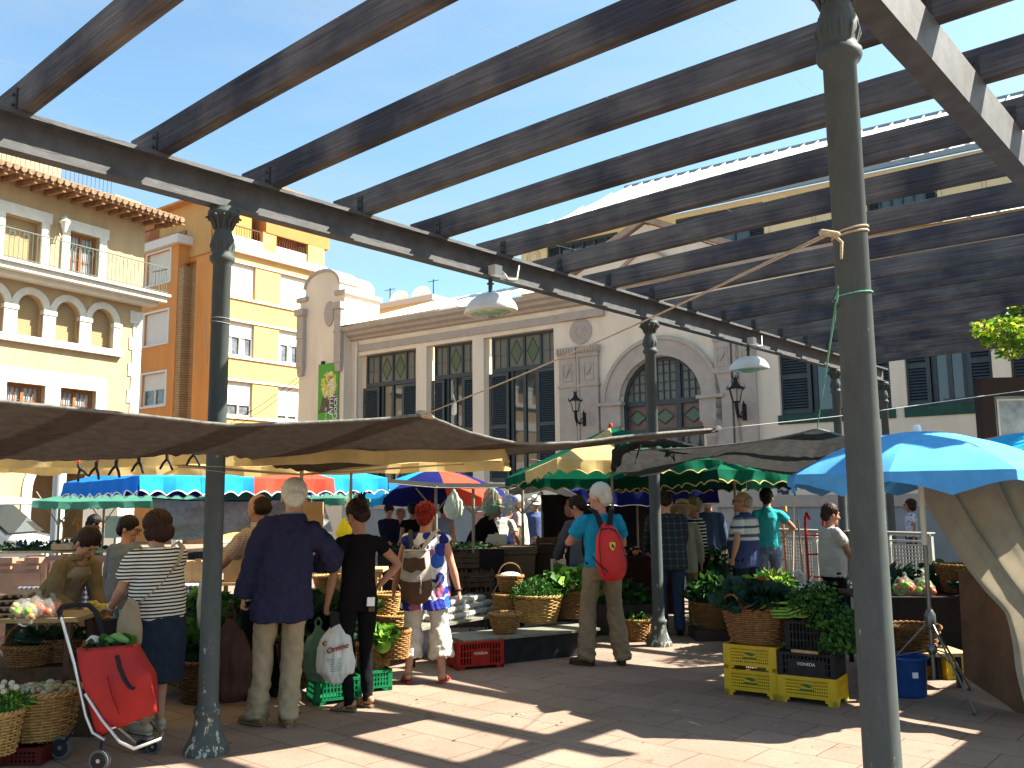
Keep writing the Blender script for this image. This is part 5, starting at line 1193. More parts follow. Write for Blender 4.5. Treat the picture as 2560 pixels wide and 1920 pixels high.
    if vx<.01:
        for sg in (-1,1):
            e=MB(); e.ell(hp((sg*.031,.083,.008)),(.014*hs,.007*hs,.006*hs),10,6,RH); e.build('eye',EYEM,root)
    # ---- hair
    if hair:
        st,hm=hair; m=MB(); amp=.004
        if st!='bald':
            m.ell(hp((0,-.015,.040)),(.087*hs,.097*hs,.096*hs),18,12,RH); m.ell(hp((0,-.055,-.01)),(.070*hs,.058*hs,.075*hs),14,10,RH)
        if st=='bald': m.ell(hp((0,-.04,-.005)),(.081*hs,.071*hs,.062*hs),16,10,RH); m.ell(hp((0,-.05,.03)),(.074*hs,.064*hs,.055*hs),16,10,RH)
        if st=='bob': m.ell(hp((0,-.03,.045)),(.103*hs,.108*hs,.095*hs),18,12,RH); m.ell(hp((0,-.052,-.035)),(.098*hs,.075*hs,.082*hs),16,10,RH); m.ell(hp((.07,.0,-.03)),(.028*hs,.045*hs,.06*hs),12,8,RH); m.ell(hp((-.07,.0,-.03)),(.028*hs,.045*hs,.06*hs),12,8,RH); amp=.006
        if st=='long': m.ell(hp((0,-.055,-.06)),(.085*hs,.055*hs,.11*hs),14,10,RH)
        if st=='spiky':
            rnd=random.Random(8); 
            for k in range(130):
                a=rnd.uniform(0,2*PI); t_=rnd.uniform(-.4,1.2); dv=Vector((math.cos(a)*math.cos(t_),math.sin(a)*math.cos(t_)-.25,math.sin(t_))); 
                if dv.y>.55: continue
                dv.normalize(); p0=Vector((0,-.02,.03))+Vector((dv.x*.075,dv.y*.083,dv.z*.085)); m.rtube([hp(p0),hp(p0+dv*.022+Vector((rnd.uniform(-.008,.008),rnd.uniform(-.01,.004),.004)))],[.012*hs,.006*hs],5)
        if st in('curly','curls'):
            rnd=random.Random(11)
            for k in range(90):
                a=rnd.uniform(0,2*PI); t_=rnd.uniform(-.7,1.5); dv=Vector((math.cos(a)*math.cos(t_),math.sin(a)*math.cos(t_),math.sin(t_))); 
                if dv.y>.5 and dv.z<.5: continue
                p0=Vector((0,-.025,.025))+Vector((dv.x*.082,dv.y*.09,dv.z*.09)); m.ell(hp(p0),.019*hs,7,5)
        if st=='bun':
            m.ell(hp((0,-.105,.075)),(.036*hs,.034*hs,.034*hs),12,8,RH); rnd=random.Random(6)
            for k in range(22):
                dv=Vector((rnd.uniform(-1,1),rnd.uniform(-1,.3),rnd.uniform(-.1,1))).normalized(); m.rtube([hp((0,-.105,.08)),hp(Vector((0,-.11,.085))+dv*.045),hp(Vector((0,-.115,.085))+dv*.065+Vector((0,0,-.012)))],[.008*hs,.005*hs,.002],5)
        remesh(m,'hair',max(.0055,vx*.62)*s,hm,1,lambda p:amp*1.3*noise.noise(Vector((p.x*85,p.y*85,p.z*20)))+amp*.8*noise.noise(p*32)+amp*.7*noise.noise(Vector((p.x*190,p.y*190,p.z*40))),root)
    # ---- top garment
    if top:
        tm,sl,hem_,off=top['m'],top.get('sleeve',.55),top.get('hem',.86),top.get('off',.014)
        m=MB(); torso(m,off,hem_,flare=top.get('flare',0),slack=top.get('slack',.01))
        for i,sg in enumerate((-1,1)):
            if sl<=0: continue
            P=[SJ[i]];Q=[(.050+off*.8)*s*aw]; so=top.get('so',.012)
            if sl<=1:
                n=3
                for k in range(1,n+1): P.append(SJ[i].lerp(EL[i],sl*k/n)); Q.append((.050-.006*k/n+off*.7+so)*s*aw)
            else:
                P+= [SJ[i].lerp(EL[i],.5),SJ[i].lerp(EL[i],.9),EL[i].lerp(WR[i],.15),EL[i].lerp(WR[i],.55*(sl-1)),EL[i].lerp(WR[i],sl-1)]; Q+=[(.05+off*.6+so)*s*aw,(.044+off*.6+so)*s*aw,(.043+off*.6+so)*s*aw,(.039+off*.6+so)*s*aw,(.033+off*.6+so)*s*aw]
            m.tube([sc(p) for p in P],Q,14,True); m.ell(sc(SJ[i]),(.052+off*.7)*s*aw,12,8)
        if top.get('collar'): m.tube([sc(NB+Vector((0,-.012,-.03))),sc(NB+Vector((0,-.008,.03)))],[.083*s,.068*s],16)
        wa=top.get('wr',.006); sd=len(label)
        def dp(p):
            q=p/s; v=noise.noise(Vector((q.x*9+sd,q.y*9,q.z*5)))*wa+noise.noise(Vector((q.x*22,q.y*22+sd,q.z*26)))*wa*.45
            v+=wa*.9*abs(noise.noise(Vector((q.x*16+q.z*5,q.y*16,q.z*4+sd))))-wa*.5*abs(noise.noise(Vector((q.x*9-q.z*8,q.y*9+q.z*4,q.z*7+sd))))
            return v
        remesh(m,top.get('name','shirt'),vx*1.1*s,tm,2,dp,root)
    # ---- bottom garment
    if bot:
        bm_,kind,off,end=bot['m'],bot.get('k','trousers'),bot.get('off',.012),bot.get('end',.05)
        m=MB(); mw=.7+.3*W
        m.tube([sc((0,0,1.04)),sc((0,0,.98)),sc((0,0,.90)),sc((0,0,.82))],[((.14*W+off)*s,(.105*mw+off+belly*.4)*s),((.155*W+off)*s,(.12*mw+off+belly*.4)*s),((.168*W+off)*s,(.128*mw+off)*s),((.16*W+off)*s,(.115*mw+off)*s)],20,True,side=(1,0,0))
        if kind=='skirt':
            m.tube([sc((0,0,.9)),sc((0,0.0,.7)),sc((0,0.01,end))],[((.172*W+off)*s,(.14*mw+off)*s),((.178*W+off)*s,(.155*mw+off)*s),((.168*W+off)*s,(.165*mw+off)*s)],24,True,side=(1,0,0))
        else:
            for i,sg in enumerate((-1,1)):
                P=[HJ[i],HJ[i].lerp(KN[i],.4),HJ[i].lerp(KN[i],.85)]; Q=[.086,.080,.062]; lw=bot.get('lw',0)
                A=AN[i]; full=KN[i].z-(end)
                for f_,r_ in ((.12,.058),(.45,.056),(.8,.05),(1,.05)):
                    zt_=KN[i].z-full*f_; t_=(KN[i].z-zt_)/max(.01,(KN[i].z-A.z)); P.append(KN[i].lerp(A,t_)); Q.append(r_+lw*(.5+.5*f_))
                m.tube([sc(p) for p in P],[(q*aw+off)*s for q in Q],16,True)
        wb=bot.get('wr',.005)
        def dq(p):
            q=p/s; low=1+1.6*max(0,1-(q.z-end)/.35)*(kind!='skirt'); return wb*low*(noise.noise(Vector((q.x*13+q.z*5,q.y*13,q.z*9+q.x*7)))*.9+.5*noise.noise(Vector((q.x*20,q.y*24+q.z*6,q.z*24)))+.35*abs(noise.noise(Vector((q.x*9-q.z*6,q.y*9+q.z*5,q.z*3)))))
        remesh(m,{'skirt':'skirt','shorts':'shorts'}.get(kind,'trousers'),vx*1.1*s,bm_,2,dq,root)
    # ---- shoes
    if shoes is not None:
        for i,sg in enumerate((-1,1)):
            fy=R(-feet[i][2]); fd=Vector((-math.sin(fy),math.cos(fy),0)); sx=(math.cos(fy),math.sin(fy),0); A=Vector((AN[i].x,AN[i].y,0))
            o_=MB()
            if shoes[1]=='sandal':
                o_.tube([sc(A-fd*.06+Vector((0,0,.014))),sc(A-fd*.02+Vector((0,0,.014))),sc(A+fd*.06+Vector((0,0,.014))),sc(A+fd*.13+Vector((0,0,.014))),sc(A+fd*.175+Vector((0,0,.014)))],[(.026*s,.012*s),(.036*s,.013*s),(.036*s,.012*s),(.046*s,.012*s),(.028*s,.011*s)],14,True,side=sx)
                for q in (.03,.1): o_.tube([sc(A+fd*q+Vector(sx)*.046*c2+Vector((0,0,.02+.05*(1-q*3)*h))) for c2,h in ((-1,0),(-.6,.9),(0,1.15),(.6,.9),(1,0))],.009*s,6)
            else:
                o_.rtube([sc(A-fd*.045+Vector((0,0,.045))),sc(A+fd*.03+Vector((0,0,.047))),sc(A+fd*.11+Vector((0,0,.038))),sc(A+fd*.165+Vector((0,0,.032)))],[(.040*s,.044*s),(.043*s,.046*s),(.049*s,.036*s),(.040*s,.026*s)],14,side=sx)
                o_.tube([sc(A-fd*.075+Vector((0,0,.012))),sc(A-fd*.03+Vector((0,0,.012))),sc(A+fd*.1+Vector((0,0,.012))),sc(A+fd*.19+Vector((0,0,.012)))],[(.028*s,.012*s),(.042*s,.012*s),(.052*s,.012*s),(.03*s,.011*s)],14,True,side=sx)
            o_.build('sandal' if shoes[1]=='sandal' else 'shoe',shoes[0],root)
    if hat:
        k_,hm,band=hat; m=MB(); MT=Matrix.Translation(hp((0,-.012,.055)))@M4
        m2=MB(); 
        if k_=='hat': m.lathe([(.155,-.012),(.15,0),(.10,.004),(.088,.01),(.086,.06),(.078,.092),(.05,.10),(.001,.092)],26,sy=1.12)
        elif k_=='wide': m.lathe([(.19,-.03),(.185,-.02),(.10,.0),(.09,.01),(.086,.07),(.07,.095),(.001,.1)],26,sy=1.1)
        else:
            m.lathe([(.089,-.012),(.09,.02),(.082,.055),(.055,.082),(.001,.092)],22,sy=1.14); m.add([Vector((x_,y_,z_)) for z_ in (-.012,-.004) for x_,y_ in ((-.075,.05),(-.068,.13),(-.03,.165),(.03,.165),(.068,.13),(.075,.05))],[(0,1,2,3,4,5),(11,10,9,8,7,6)]+[(i,(i+1)%6,(i+1)%6+6,i+6) for i in range(6)])
        m.v=[tuple(MT@(Vector(v)*hs)) if False else tuple((Matrix.Translation(hp((0,-.012,.055)))@M4)@(Vector(v)*hs)) for v in m.v]
        o_=m.build('cap' if k_=='cap' else 'hat',hm,root)
        if band: m2.lathe([(.0905,.012),(.0895,.032)],26,sy=1.12,cap=False); m2.v=[tuple(MT@(Vector(v)*hs)) for v in m2.v]; m2.build('hat_band',band,o_)
    if glasses:
        m=MB()
        for sg in (-1,1):
            m.tube([hp((sg*.033+.024*math.cos(a),.103+.0*a,.008+.017*math.sin(a))) for a in [2*PI*k/12 for k in range(13)]],.003,5); m.tube([hp((sg*.057,.1,.012)),hp((sg*.078,.04,.012)),hp((sg*.08,-.01,.0))],.003,5)
        m.tube([hp((-.009,.105,.01)),hp((.009,.105,.01))],.003,5); m.build('glasses',BLK,root)
    T=Matrix.Translation((x,y,z0))@Matrix.Rotation(R(-head),4,'Z')
    info=dict(root=root,T=T,s=s,SJ=[T@sc(p) for p in SJ],WR=[T@sc(p) for p in WR],EL=[T@sc(p) for p in EL],CH=T@sc(CH),SB=T@sc(SB),WA=T@sc(WA),C=T@sc(C),HC=T@sc(HC_),RL=RL,loc=dict(SJ=SJ,SB=SB,CH=CH,WA=WA,C=C,NB=NB,HC=HC_),sc=sc)
    return info
# garment materials
STRW=stripes_mat('navy_white_striped_jersey',(.66,.62,.53),(.02,.022,.03),2,.0255,.52,wob=.012)
STRW2=stripes_mat('black_white_striped_jersey',(.02,.02,.022),(.55,.53,.48),2,.045,.72,wob=.01)
DENIM=fabric('dark_denim',(.028,.040,.062),nz=(30,.25)); JEAN=fabric('blue_denim',(.04,.065,.12),nz=(25,.2)); LDEN=fabric('light_denim',(.14,.20,.30),nz=(20,.25))
BLAZ=fabric('navy_corduroy',(.034,.034,.070),nz=(30,.12)); CHINO=fabric('beige_chino',(.40,.315,.20)); KHAKI=fabric('khaki_cotton',(.27,.205,.13)); WHITEC=fabric('white_cotton',(.66,.62,.54)); WT=fabric('white_tee',(.52,.47,.42))
BLKC=fabric('black_cotton',(.014,.012,.013)); BLKT=fabric('black_trousers',(.012,.011,.013)); NAVYT=fabric('navy_trousers',(.015,.017,.03)); TEAL=fabric('aqua_polo',(.045,.42,.44)); CYAN=fabric('azure_tee',(.02,.30,.50)); OLV=fabric('olive_knit',(.22,.155,.075)); APR=fabric('beige_apron',(.34,.27,.18)); GREYC=fabric('grey_cardigan',(.16,.17,.175)); GREYS=fabric('grey_shirt',(.085,.09,.10)); DGRN=fabric('dark_green_camo',(.025,.035,.02),nz=(12,.6)); BEIGEC=fabric('beige_cardigan',(.36,.31,.22)); BSH=fabric('blue_shirt',(.10,.14,.27)); DEN2=fabric('denim_shirt',(.07,.10,.19)); PALET=fabric('pale_aqua_cotton',(.32,.48,.45)); CREAMSH=fabric('cream_shirt',(.55,.50,.40)); BURG=fabric('burgundy_top',(.06,.035,.05))
CHK=check_mat('beige_pink_check',(.44,.33,.25),(.36,.25,.19),(.30,.18,.14),.02)
PLAID=check_mat('dark_plaid_flannel',(.018,.023,.028),(.035,.042,.045),(.12,.12,.11),.085)
N,L_,b_=nodes(PLAID)
for n_ in N:
    if n_.type=='MATH' and n_.operation=='GREATER_THAN': n_.inputs[1].default_value=.84
POLO=stripes_mat('navy_polo',(.03,.04,.10),(.03,.04,.10),2,1,.5); 
def polo_setup():
    N,L,b=nodes(POLO); tc=N.new('ShaderNodeTexCoord'); sx=N.new('ShaderNodeSeparateXYZ'); L.new(tc.outputs['Object'],sx.inputs[0]); r=N.new('ShaderNodeValToRGB'); r.color_ramp.interpolation='CONSTANT'; e=r.color_ramp.elements
    cols=[(0,(.03,.04,.10)),(1.13,(.38,.37,.33)),(1.17,(.06,.06,.10)),(1.21,(.40,.39,.35)),(1.28,(.05,.05,.09)),(1.31,(.40,.38,.34)),(1.385,(.10,.10,.13)),(1.41,(.03,.04,.10))]
    e[0].position=0; e[0].color=(*cols[0][1],1); e[1].position=cols[1][0]/2; e[1].color=(*cols[1][1],1)
    for z,c in cols[2:]: q=e.new(z/2); q.color=(*c,1)
    d=N.new('ShaderNodeMath'); d.operation='DIVIDE'; d.inputs[1].default_value=2; L.new(sx.outputs[2],d.inputs[0]); L.new(d.outputs[0],r.inputs[0]); L.new(r.outputs[0],b.inputs['Base Color'])
polo_setup()
def floral(name,base,cols,scale,thr,seed=0):
    m=mat(name,base,.8,bump=(80,.1)); N,L,b=nodes(m); tc=N.new('ShaderNodeTexCoord'); v=N.new('ShaderNodeTexVoronoi'); v.inputs['Scale'].default_value=scale; v.inputs['Randomness'].default_value=.9
    mp=N.new('ShaderNodeMapping'); mp.inputs['Location'].default_value=(seed,seed,0); n=N.new('ShaderNodeTexNoise'); n.inputs['Scale'].default_value=scale*.9; L.new(tc.outputs['Object'],n.inputs[0]); ad=N.new('ShaderNodeVectorMath'); ad.operation='MULTIPLY_ADD'; ad.inputs[1].default_value=(.06,.06,.06); L.new(n.outputs['Color'],ad.inputs[0]); L.new(tc.outputs['Object'],mp.inputs[0]); L.new(mp.outputs[0],ad.inputs[2]); L.new(ad.outputs[0],v.inputs['Vector'])
    r=N.new('ShaderNodeValToRGB'); r.color_ramp.interpolation='CONSTANT'; e=r.color_ramp.elements; e[0].color=(*cols[0],1); e[1].position=1/len(cols); e[1].color=(*cols[1],1)
    for k,c in enumerate(cols[2:]): q=e.new((k+2)/len(cols)); q.color=(*c,1)
    sx=N.new('ShaderNodeSeparateColor'); L.new(v.outputs['Color'],sx.inputs[0]); L.new(sx.outputs[0],r.inputs[0])
    lt=N.new('ShaderNodeMath'); lt.operation='LESS_THAN'; lt.inputs[1].default_value=thr; L.new(v.outputs['Distance'],lt.inputs[0])
    mx=N.new('ShaderNodeMix'); mx.data_type='RGBA'; mx.inputs[6].default_value=(*base,1); L.new(lt.outputs[0],mx.inputs[0]); L.new(r.outputs[0],mx.inputs[7]); L.new(mx.outputs[2],b.inputs['Base Color']); return m
FLOR=floral('blue_floral_print',(.66,.64,.66),[(.02,.03,.26),(.03,.015,.09),(.03,.09,.40),(.05,.02,.14),(.30,.10,.16),(.02,.03,.22),(.01,.02,.14)],8.5,.60)
FLRT=floral('red_floral_trousers',(.16,.15,.05),[(.38,.08,.04),(.10,.14,.04),(.34,.20,.12),(.45,.16,.06)],16,.4,3)
BSHOE=mat('brown_shoe',(.05,.032,.02),.5,nz=(10,.2)); KSH=mat('black_shoe',(.015,.014,.014),.45); CSH=mat('cream_shoe',(.42,.36,.26),.7); RSH=mat('red_sandal_leather',(.38,.045,.03),.5); TSH=mat('tan_shoe',(.20,.13,.07),.6)
P={}
xx=lambda px,d:(px-1280)/FPX*d*1.0+((0))*0
def X_(px,d): return D(px,1250,d).x
P['vendor']=person('woman in olive cardigan and beige apron leaning over her stall with yellow peppers',X_(148,7.35),7.35,112,1.56,1.12,.0085,SKB,lean=41,nod=44,turn=0,hands=[(-.10,.50,.90),(.14,.46,.93)],palm=[(0.3,.2,1),(-.3,.2,1)],curl=(.5,.6),top=dict(m=OLV,sleeve=1.95,hem=.84,off=.016,name='cardigan',wr=.008),bot=dict(m=BLKT),shoes=(KSH,'shoe'),hair=('short',HB),headlean=20)
P['grey']=person('short woman in a grey cardigan and glasses glancing to the right behind the stall',X_(312,8.6),8.6,25,1.53,1.0,.010,SKB,turn=62,nod=15,lean=6,hands=[None,(.2,.3,1.0)],top=dict(m=GREYC,sleeve=1.9,hem=.80,off=.022,flare=.02,name='cardigan',wr=.009),bot=dict(m=PALET,end=.1),shoes=(CSH,'shoe'),hair=('short',HK),glasses=True)
P['striped']=person('stout woman in striped jersey and denim skirt beside the red trolley',-2.67,6.86,-48,1.58,1.32,.0085,SKA,lean=9,nod=18,turn=-18,hands=[(-.24,.33,.98),(.12,.40,1.0)],palm=[(.3,.6,.6),(-.3,.6,.6)],curl=(.5,.5),top=dict(m=STRW,sleeve=.68,hem=.83,off=.018,so=.016,slack=.03,name='striped_jersey',wr=.011),bot=dict(m=DENIM,k='skirt',end=.40,off=.012),shoes=(CSH,'shoe'),hair=('bob',HC),feet=[(-.1,-.02,-8),(.08,.09,8)])
P['bald']=person('balding man in a checked short-sleeved shirt with a watch, seen past the navy blazer',X_(664,7.95),7.95,-62,1.72,1.15,.0085,SKB,lean=7,nod=24,hands=[(-.16,.50,1.02),None],palm=[(.2,.2,-1),None],curl=(.7,.4),top=dict(m=CHK,sleeve=.8,hem=.84,off=.018,collar=True,so=.02,name='checked_shirt',wr=.009),bot=dict(m=BLKT),shoes=(KSH,'shoe'),hair=('bald',HB),belly=.02)
P['blazer']=person('tall white-haired man in navy corduroy blazer and beige trousers',-1.78,7.0,-14,1.82,1.0,.0085,SKA,lean=3,side=8,nod=20,turn=0,hands=[(-.30,.06,.80),(.24,.27,1.12)],poles=[(-.7,-1,-.1),(.9,-.6,-.3)],curl=(.8,.5),top=dict(m=BLAZ,sleeve=1.96,hem=.74,off=.034,flare=.03,slack=.035,collar=True,so=.02,name='blazer',wr=.021),bot=dict(m=CHINO,off=.014,lw=.012,wr=.012),shoes=(TSH,'shoe'),hair=('short',HW),feet=[(-.15,.06,-42),(.06,-.02,-12)])
P['black']=person('slim woman in black tee and black jeans, one hand on her hip',-1.28,7.5,-30,1.655,.92,.0085,SKB,lean=2,side=0,nod=30,turn=-12,hands=[(-.26,.10,.80),(.20,.02,1.02)],poles=[(-.5,-1,0),(1,-.35,-.05)],palm=[None,(-1,.1,.2)],curl=(.9,.7),top=dict(m=BLKC,sleeve=.42,hem=.84,off=.010,so=.006,name='tee',wr=.008),bot=dict(m=BLKT,off=.004,lw=-.008),shoes=(TSH,'sandal'),hair=('bun',HB),feet=[(-.09,-.03,-40),(.10,.04,-25)])
P['floral']=person('red-haired woman in a blue floral top and white cropped trousers',-.83,8.55,4,1.62,1.25,.0085,SKC,lean=0,nod=6,turn=10,hands=[(-.34,.04,.86),(.34,.03,.86)],top=dict(m=FLOR,sleeve=.12,hem=.72,off=.02,flare=.03,slack=.03,name='floral_top',wr=.014),bot=dict(m=WHITEC,end=.245,off=.022,lw=.045,wr=.009),shoes=(RSH,'sandal'),hair=('spiky',HR),feet=[(-.17,0,-22),(.17,0,12)])
P['azure']=person('grey-haired man in an azure tee and khaki trousers carrying a red backpack',.90,9.35,-8,1.80,1.0,.0085,SKC,lean=1,nod=4,turn=-52,hands=[(-.16,.30,1.22),(.10,.30,1.20)],poles=[(-.9,-.7,-.5),(.9,-.7,-.5)],palm=[(.4,-.5,.5),(-.4,-.5,.5)],curl=(.9,.9),top=dict(m=CYAN,sleeve=.66,hem=.90,off=.016,so=.016,name='tee',wr=.012),bot=dict(m=KHAKI,off=.016,lw=.020,wr=.013),shoes=(BSHOE,'shoe'),hair=('short',HW),feet=[(-.17,.02,-50),(.17,-.02,10)])
P['plaid']=person('man in a dark plaid shirt bending forward behind the middle column',1.93,11.3,2,1.76,1.22,.011,SKA,lean=22,nod=40,hands=[(-.2,.5,1.0),(.2,.5,1.0)],top=dict(m=PLAID,sleeve=1.9,hem=.78,off=.025,so=.018,name='plaid_shirt',wr=.01),bot=dict(m=JEAN),shoes=(KSH,'shoe'),hair=('short',HB))
P['hatw']=person('woman in a straw hat, beige cardigan and flowery trousers',2.24,11.95,8,1.6,1.0,.012,SKA,lean=12,nod=20,top=dict(m=BEIGEC,sleeve=1.9,hem=.76,off=.02,name='cardigan'),bot=dict(m=FLRT),shoes=(TSH,'shoe'),hair=('short',HG),hat=('wide',mat('straw',(.42,.32,.17),.8,nz=(40,.3)),BLK))
P['curly']=person('curly-haired woman in a black and white striped tee and dark trousers',2.50,12.3,-55,1.66,1.08,.011,SKB,lean=5,nod=15,hands=[(-.2,.3,1.0),None],top=dict(m=STRW2,sleeve=.6,hem=.84,off=.016,name='striped_tee'),bot=dict(m=BLKT,end=.1),shoes=(TSH,'sandal'),hair=('curly',HG))
P['denim']=person('white-haired man in a denim shirt behind the curly-haired woman',3.02,14.0,12,1.72,1.05,.013,SKA,top=dict(m=DEN2,sleeve=1.9,hem=.8,off=.02,name='denim_shirt'),bot=dict(m=CREAMSH),shoes=(BSHOE,'shoe'),hair=('short',HW))
P['polo']=person('stocky man in a navy and beige striped polo with his hand in his pocket',2.93,11.5,-48,1.72,1.22,.010,SKB,nod=-4,turn=-22,hands=[(-.24,.05,.93),None],poles=[(-1,-.8,0),(.5,-1,0)],top=dict(m=POLO,sleeve=.7,hem=.80,off=.022,so=.02,name='polo_shirt',collar=True,slack=.03),bot=dict(m=NAVYT,off=.018,lw=.015),shoes=(KSH,'shoe'),hair=('bald',HG),belly=.05,glasses=True)
P['teal']=person('young man in an aqua polo and light denim shorts seen from behind',3.79,13.5,6,1.77,1.0,.010,SKB,nod=5,turn=8,hands=[(-.27,.05,.85),(.30,.20,1.10)],poles=[(-.6,-1,0),(1,-.8,-.4)],top=dict(m=TEAL,sleeve=.55,hem=.84,off=.016,so=.016,name='polo_shirt',collar=True),bot=dict(m=LDEN,k='shorts',end=.52,off=.014),shoes=(KSH,'shoe'),hair=('short',HK))
P['whitetee']=person('woman in a white tee holding her purse, standing behind the celery',X_(2072,10.5),10.5,82,1.56,1.12,.009,SKB,nod=10,hands=[(-.08,.36,1.06),(.14,.34,1.02)],palm=[(.5,-.3,.2),(-.5,-.3,.2)],curl=(.8,.8),top=dict(m=WT,sleeve=.6,hem=.84,off=.022,slack=.03,so=.016,name='tee'),bot=dict(m=BLKT),shoes=(KSH,'shoe'),hair=('short',HC),belly=.02)
P['cap1']=person('old man in a white cap and pale shirt behind the second forked pole',X_(1303,17.5),17.5,-75,1.72,1.1,.015,SKA,lean=6,nod=30,top=dict(m=CREAMSH,sleeve=.75,hem=.8,off=.025,name='shirt'),bot=dict(m=CHINO),shoes=(BSHOE,'shoe'),hat=('cap',WHITEC,None),hair=('short',HW))
P['pan']=person('man in a pale brimmed hat and blue shirt facing the stalls',X_(1338,18.6),18.6,170,1.70,1.0,.015,SKB,nod=20,top=dict(m=BSH,sleeve=.8,hem=.8,name='shirt'),bot=dict(m=CHINO),shoes=(BSHOE,'shoe'),hat=('hat',mat('panama',(.62,.56,.42),.8),BLK))
P['cap2']=person('man in a white cap and white shirt looking left past the green shirt',X_(1372,18.2),18.2,-80,1.69,1.0,.015,SKB,nod=14,top=dict(m=WHITEC,sleeve=.8,hem=.8,name='shirt'),bot=dict(m=NAVYT),shoes=(KSH,'shoe'),hat=('cap',WHITEC,None))
P['green']=person('broad man in a dark green patterned shirt with his back to the camera',X_(1402,15.6),15.6,5,1.74,1.18,.013,SKB,nod=8,top=dict(m=DGRN,sleeve=1.9,hem=.8,off=.02,name='shirt'),bot=dict(m=BLKT),shoes=(KSH,'shoe'),hair=('short',HK))
P['greym']=person('dark-haired man in a grey shirt looking down beside the azure tee',X_(1455,11.2),11.2,-28,1.69,1.0,.011,SKB,lean=10,nod=35,turn=-20,hands=[(-.2,.35,.95),None],top=dict(m=GREYS,sleeve=1.9,hem=.78,off=.018,name='shirt'),bot=dict(m=JEAN),shoes=(KSH,'shoe'),hair=('short',HK))
P['straw']=person('vendor in a straw hat and dark jacket stooping over the dark stall',X_(1185,14.6),14.6,75,1.74,1.05,.013,SKB,lean=38,nod=10,hands=[(0,.55,.85),(.2,.5,.9)],top=dict(m=BLKC,sleeve=1.9,hem=.8,off=.02,name='jacket'),bot=dict(m=BLKT),shoes=(KSH,'shoe'),hat=('hat',mat('straw',(.42,.32,.17)),BLK),hair=('short',HB))
P['whiteb']=person('dark-haired person in a white tee bending over a crate, back turned',X_(1237,15.4),15.4,40,1.68,1.1,.013,SKB,lean=38,nod=30,hands=[(-.1,.5,.8),(.2,.5,.8)],top=dict(m=WHITEC,sleeve=.6,hem=.84,off=.02,name='tee'),bot=dict(m=BLKT),shoes=(KSH,'shoe'),hair=('short',HK))
P['tank']=person('woman in a light blue tank top behind the red-haired woman',X_(1108,17.2),17.2,0,1.6,1.0,.015,SKB,nod=20,top=dict(m=fabric('light_blue_cotton',(.16,.36,.46)),sleeve=.08,hem=.84,name='tank_top'),bot=dict(m=JEAN),shoes=(KSH,'shoe'),hair=('short',HB))
P['navy']=person('short-haired woman in dark clothes holding a small bag, far left of the red hair',X_(972,17.0),17.0,150,1.60,1.05,.015,SKB,nod=25,hands=[(-.1,.3,1.0),(.1,.3,1.0)],top=dict(m=NAVYT,sleeve=1.9,hem=.8,name='blouse'),bot=dict(m=BLKT),shoes=(KSH,'shoe'),hair=('short',HB))
P['pale']=person('curly grey-haired woman in a pale blue top beside the woman in dark clothes',X_(1002,17.6),17.6,-60,1.50,1.0,.015,SKB,nod=25,top=dict(m=fabric('pale_blue_cotton',(.38,.46,.58)),sleeve=.7,hem=.84,name='top'),bot=dict(m=BLKT),shoes=(KSH,'shoe'),hair=('curly',HG))
P['gest']=person('person in a black top raising a hand, just left of the red hair',X_(1032,15.5),15.5,-20,1.62,1.0,.013,SKB,nod=10,hands=[None,(.05,.26,1.50)],top=dict(m=BLKC,sleeve=.3,hem=.84,name='top'),bot=dict(m=BLKT),shoes=(KSH,'shoe'),hair=('short',HK))
P['far']=person('woman in sunglasses and a patterned blouse walking behind the metal barrier',X_(2274,18.6),18.6,-80,1.58,1.0,.015,SKB,top=dict(m=floral('lilac_print',(.5,.5,.55),[(.1,.12,.25),(.3,.3,.4)],20,.4),sleeve=.6,hem=.8,name='blouse'),bot=dict(m=JEAN),shoes=(KSH,'shoe'),hair=('bob',HC),glasses=True)
P['gre']=person('dark-haired person in a bright green top beyond the vendor',X_(236,12.6),12.6,60,1.50,1.0,.013,SKB,nod=20,top=dict(m=fabric('bright_green_cotton',(.03,.35,.08)),sleeve=.7,hem=.84,name='top'),bot=dict(m=BLKT),shoes=(KSH,'shoe'),hair=('short',HK))
# apron on the vendor
def apron(I):
    loc=I['loc']; sc=I['sc']; m=MB()
    pts=[(loc['SB']+I['RL']@Vector((0,.0,-.06)),.10,.115),(loc['CH'],.175,.15),(loc['WA'],.19,.165),(loc['C'],.22,.18),(Vector((0,.02,.7)),.25,.20),(Vector((0,.03,.45)),.27,.21)]
    def f(u,v):
        a=PI*(.12+.76*u); n=len(pts)-1; x=v*n; i=min(int(x),n-1); fr=x-i; p=pts[i][0].lerp(pts[i+1][0],fr); rx=pts[i][1]+(pts[i+1][1]-pts[i][1])*fr; ry=pts[i][2]+(pts[i+1][2]-pts[i][2])*fr
        w_=.008*math.sin(u*22)*v
        return sc(p+Vector((math.cos(a)*(rx*1.12+w_),math.sin(a)*(ry+w_+.02),0)))
    m.grid(f,26,30); m.build('apron',APR,I['root']); return
apron(P['vendor'])
def band(I,z,r,mt,name='watch',i=0):
    w_=I['WR'][i]; e=I['EL'][i]; d=(w_-e).normalized(); p=w_-d*.012; q=d.to_track_quat('Z','Y'); m=MB(); m.torus((0,0,0),r,.005,20,6); m.torus((0,0,.006),r,.005,20,6); m.cbox((0,r+.004,.003),.03,.008,.028)
    o=m.build(name,mt,I['root']); o.matrix_parent_inverse=I['root'].matrix_world.inverted(); 
    T=I['T'].inverted(); L=T@Matrix.LocRotScale(p,q,None); o.matrix_parent_inverse=Matrix.Identity(4); o.matrix_local=L
bpy.context.view_layer.update()
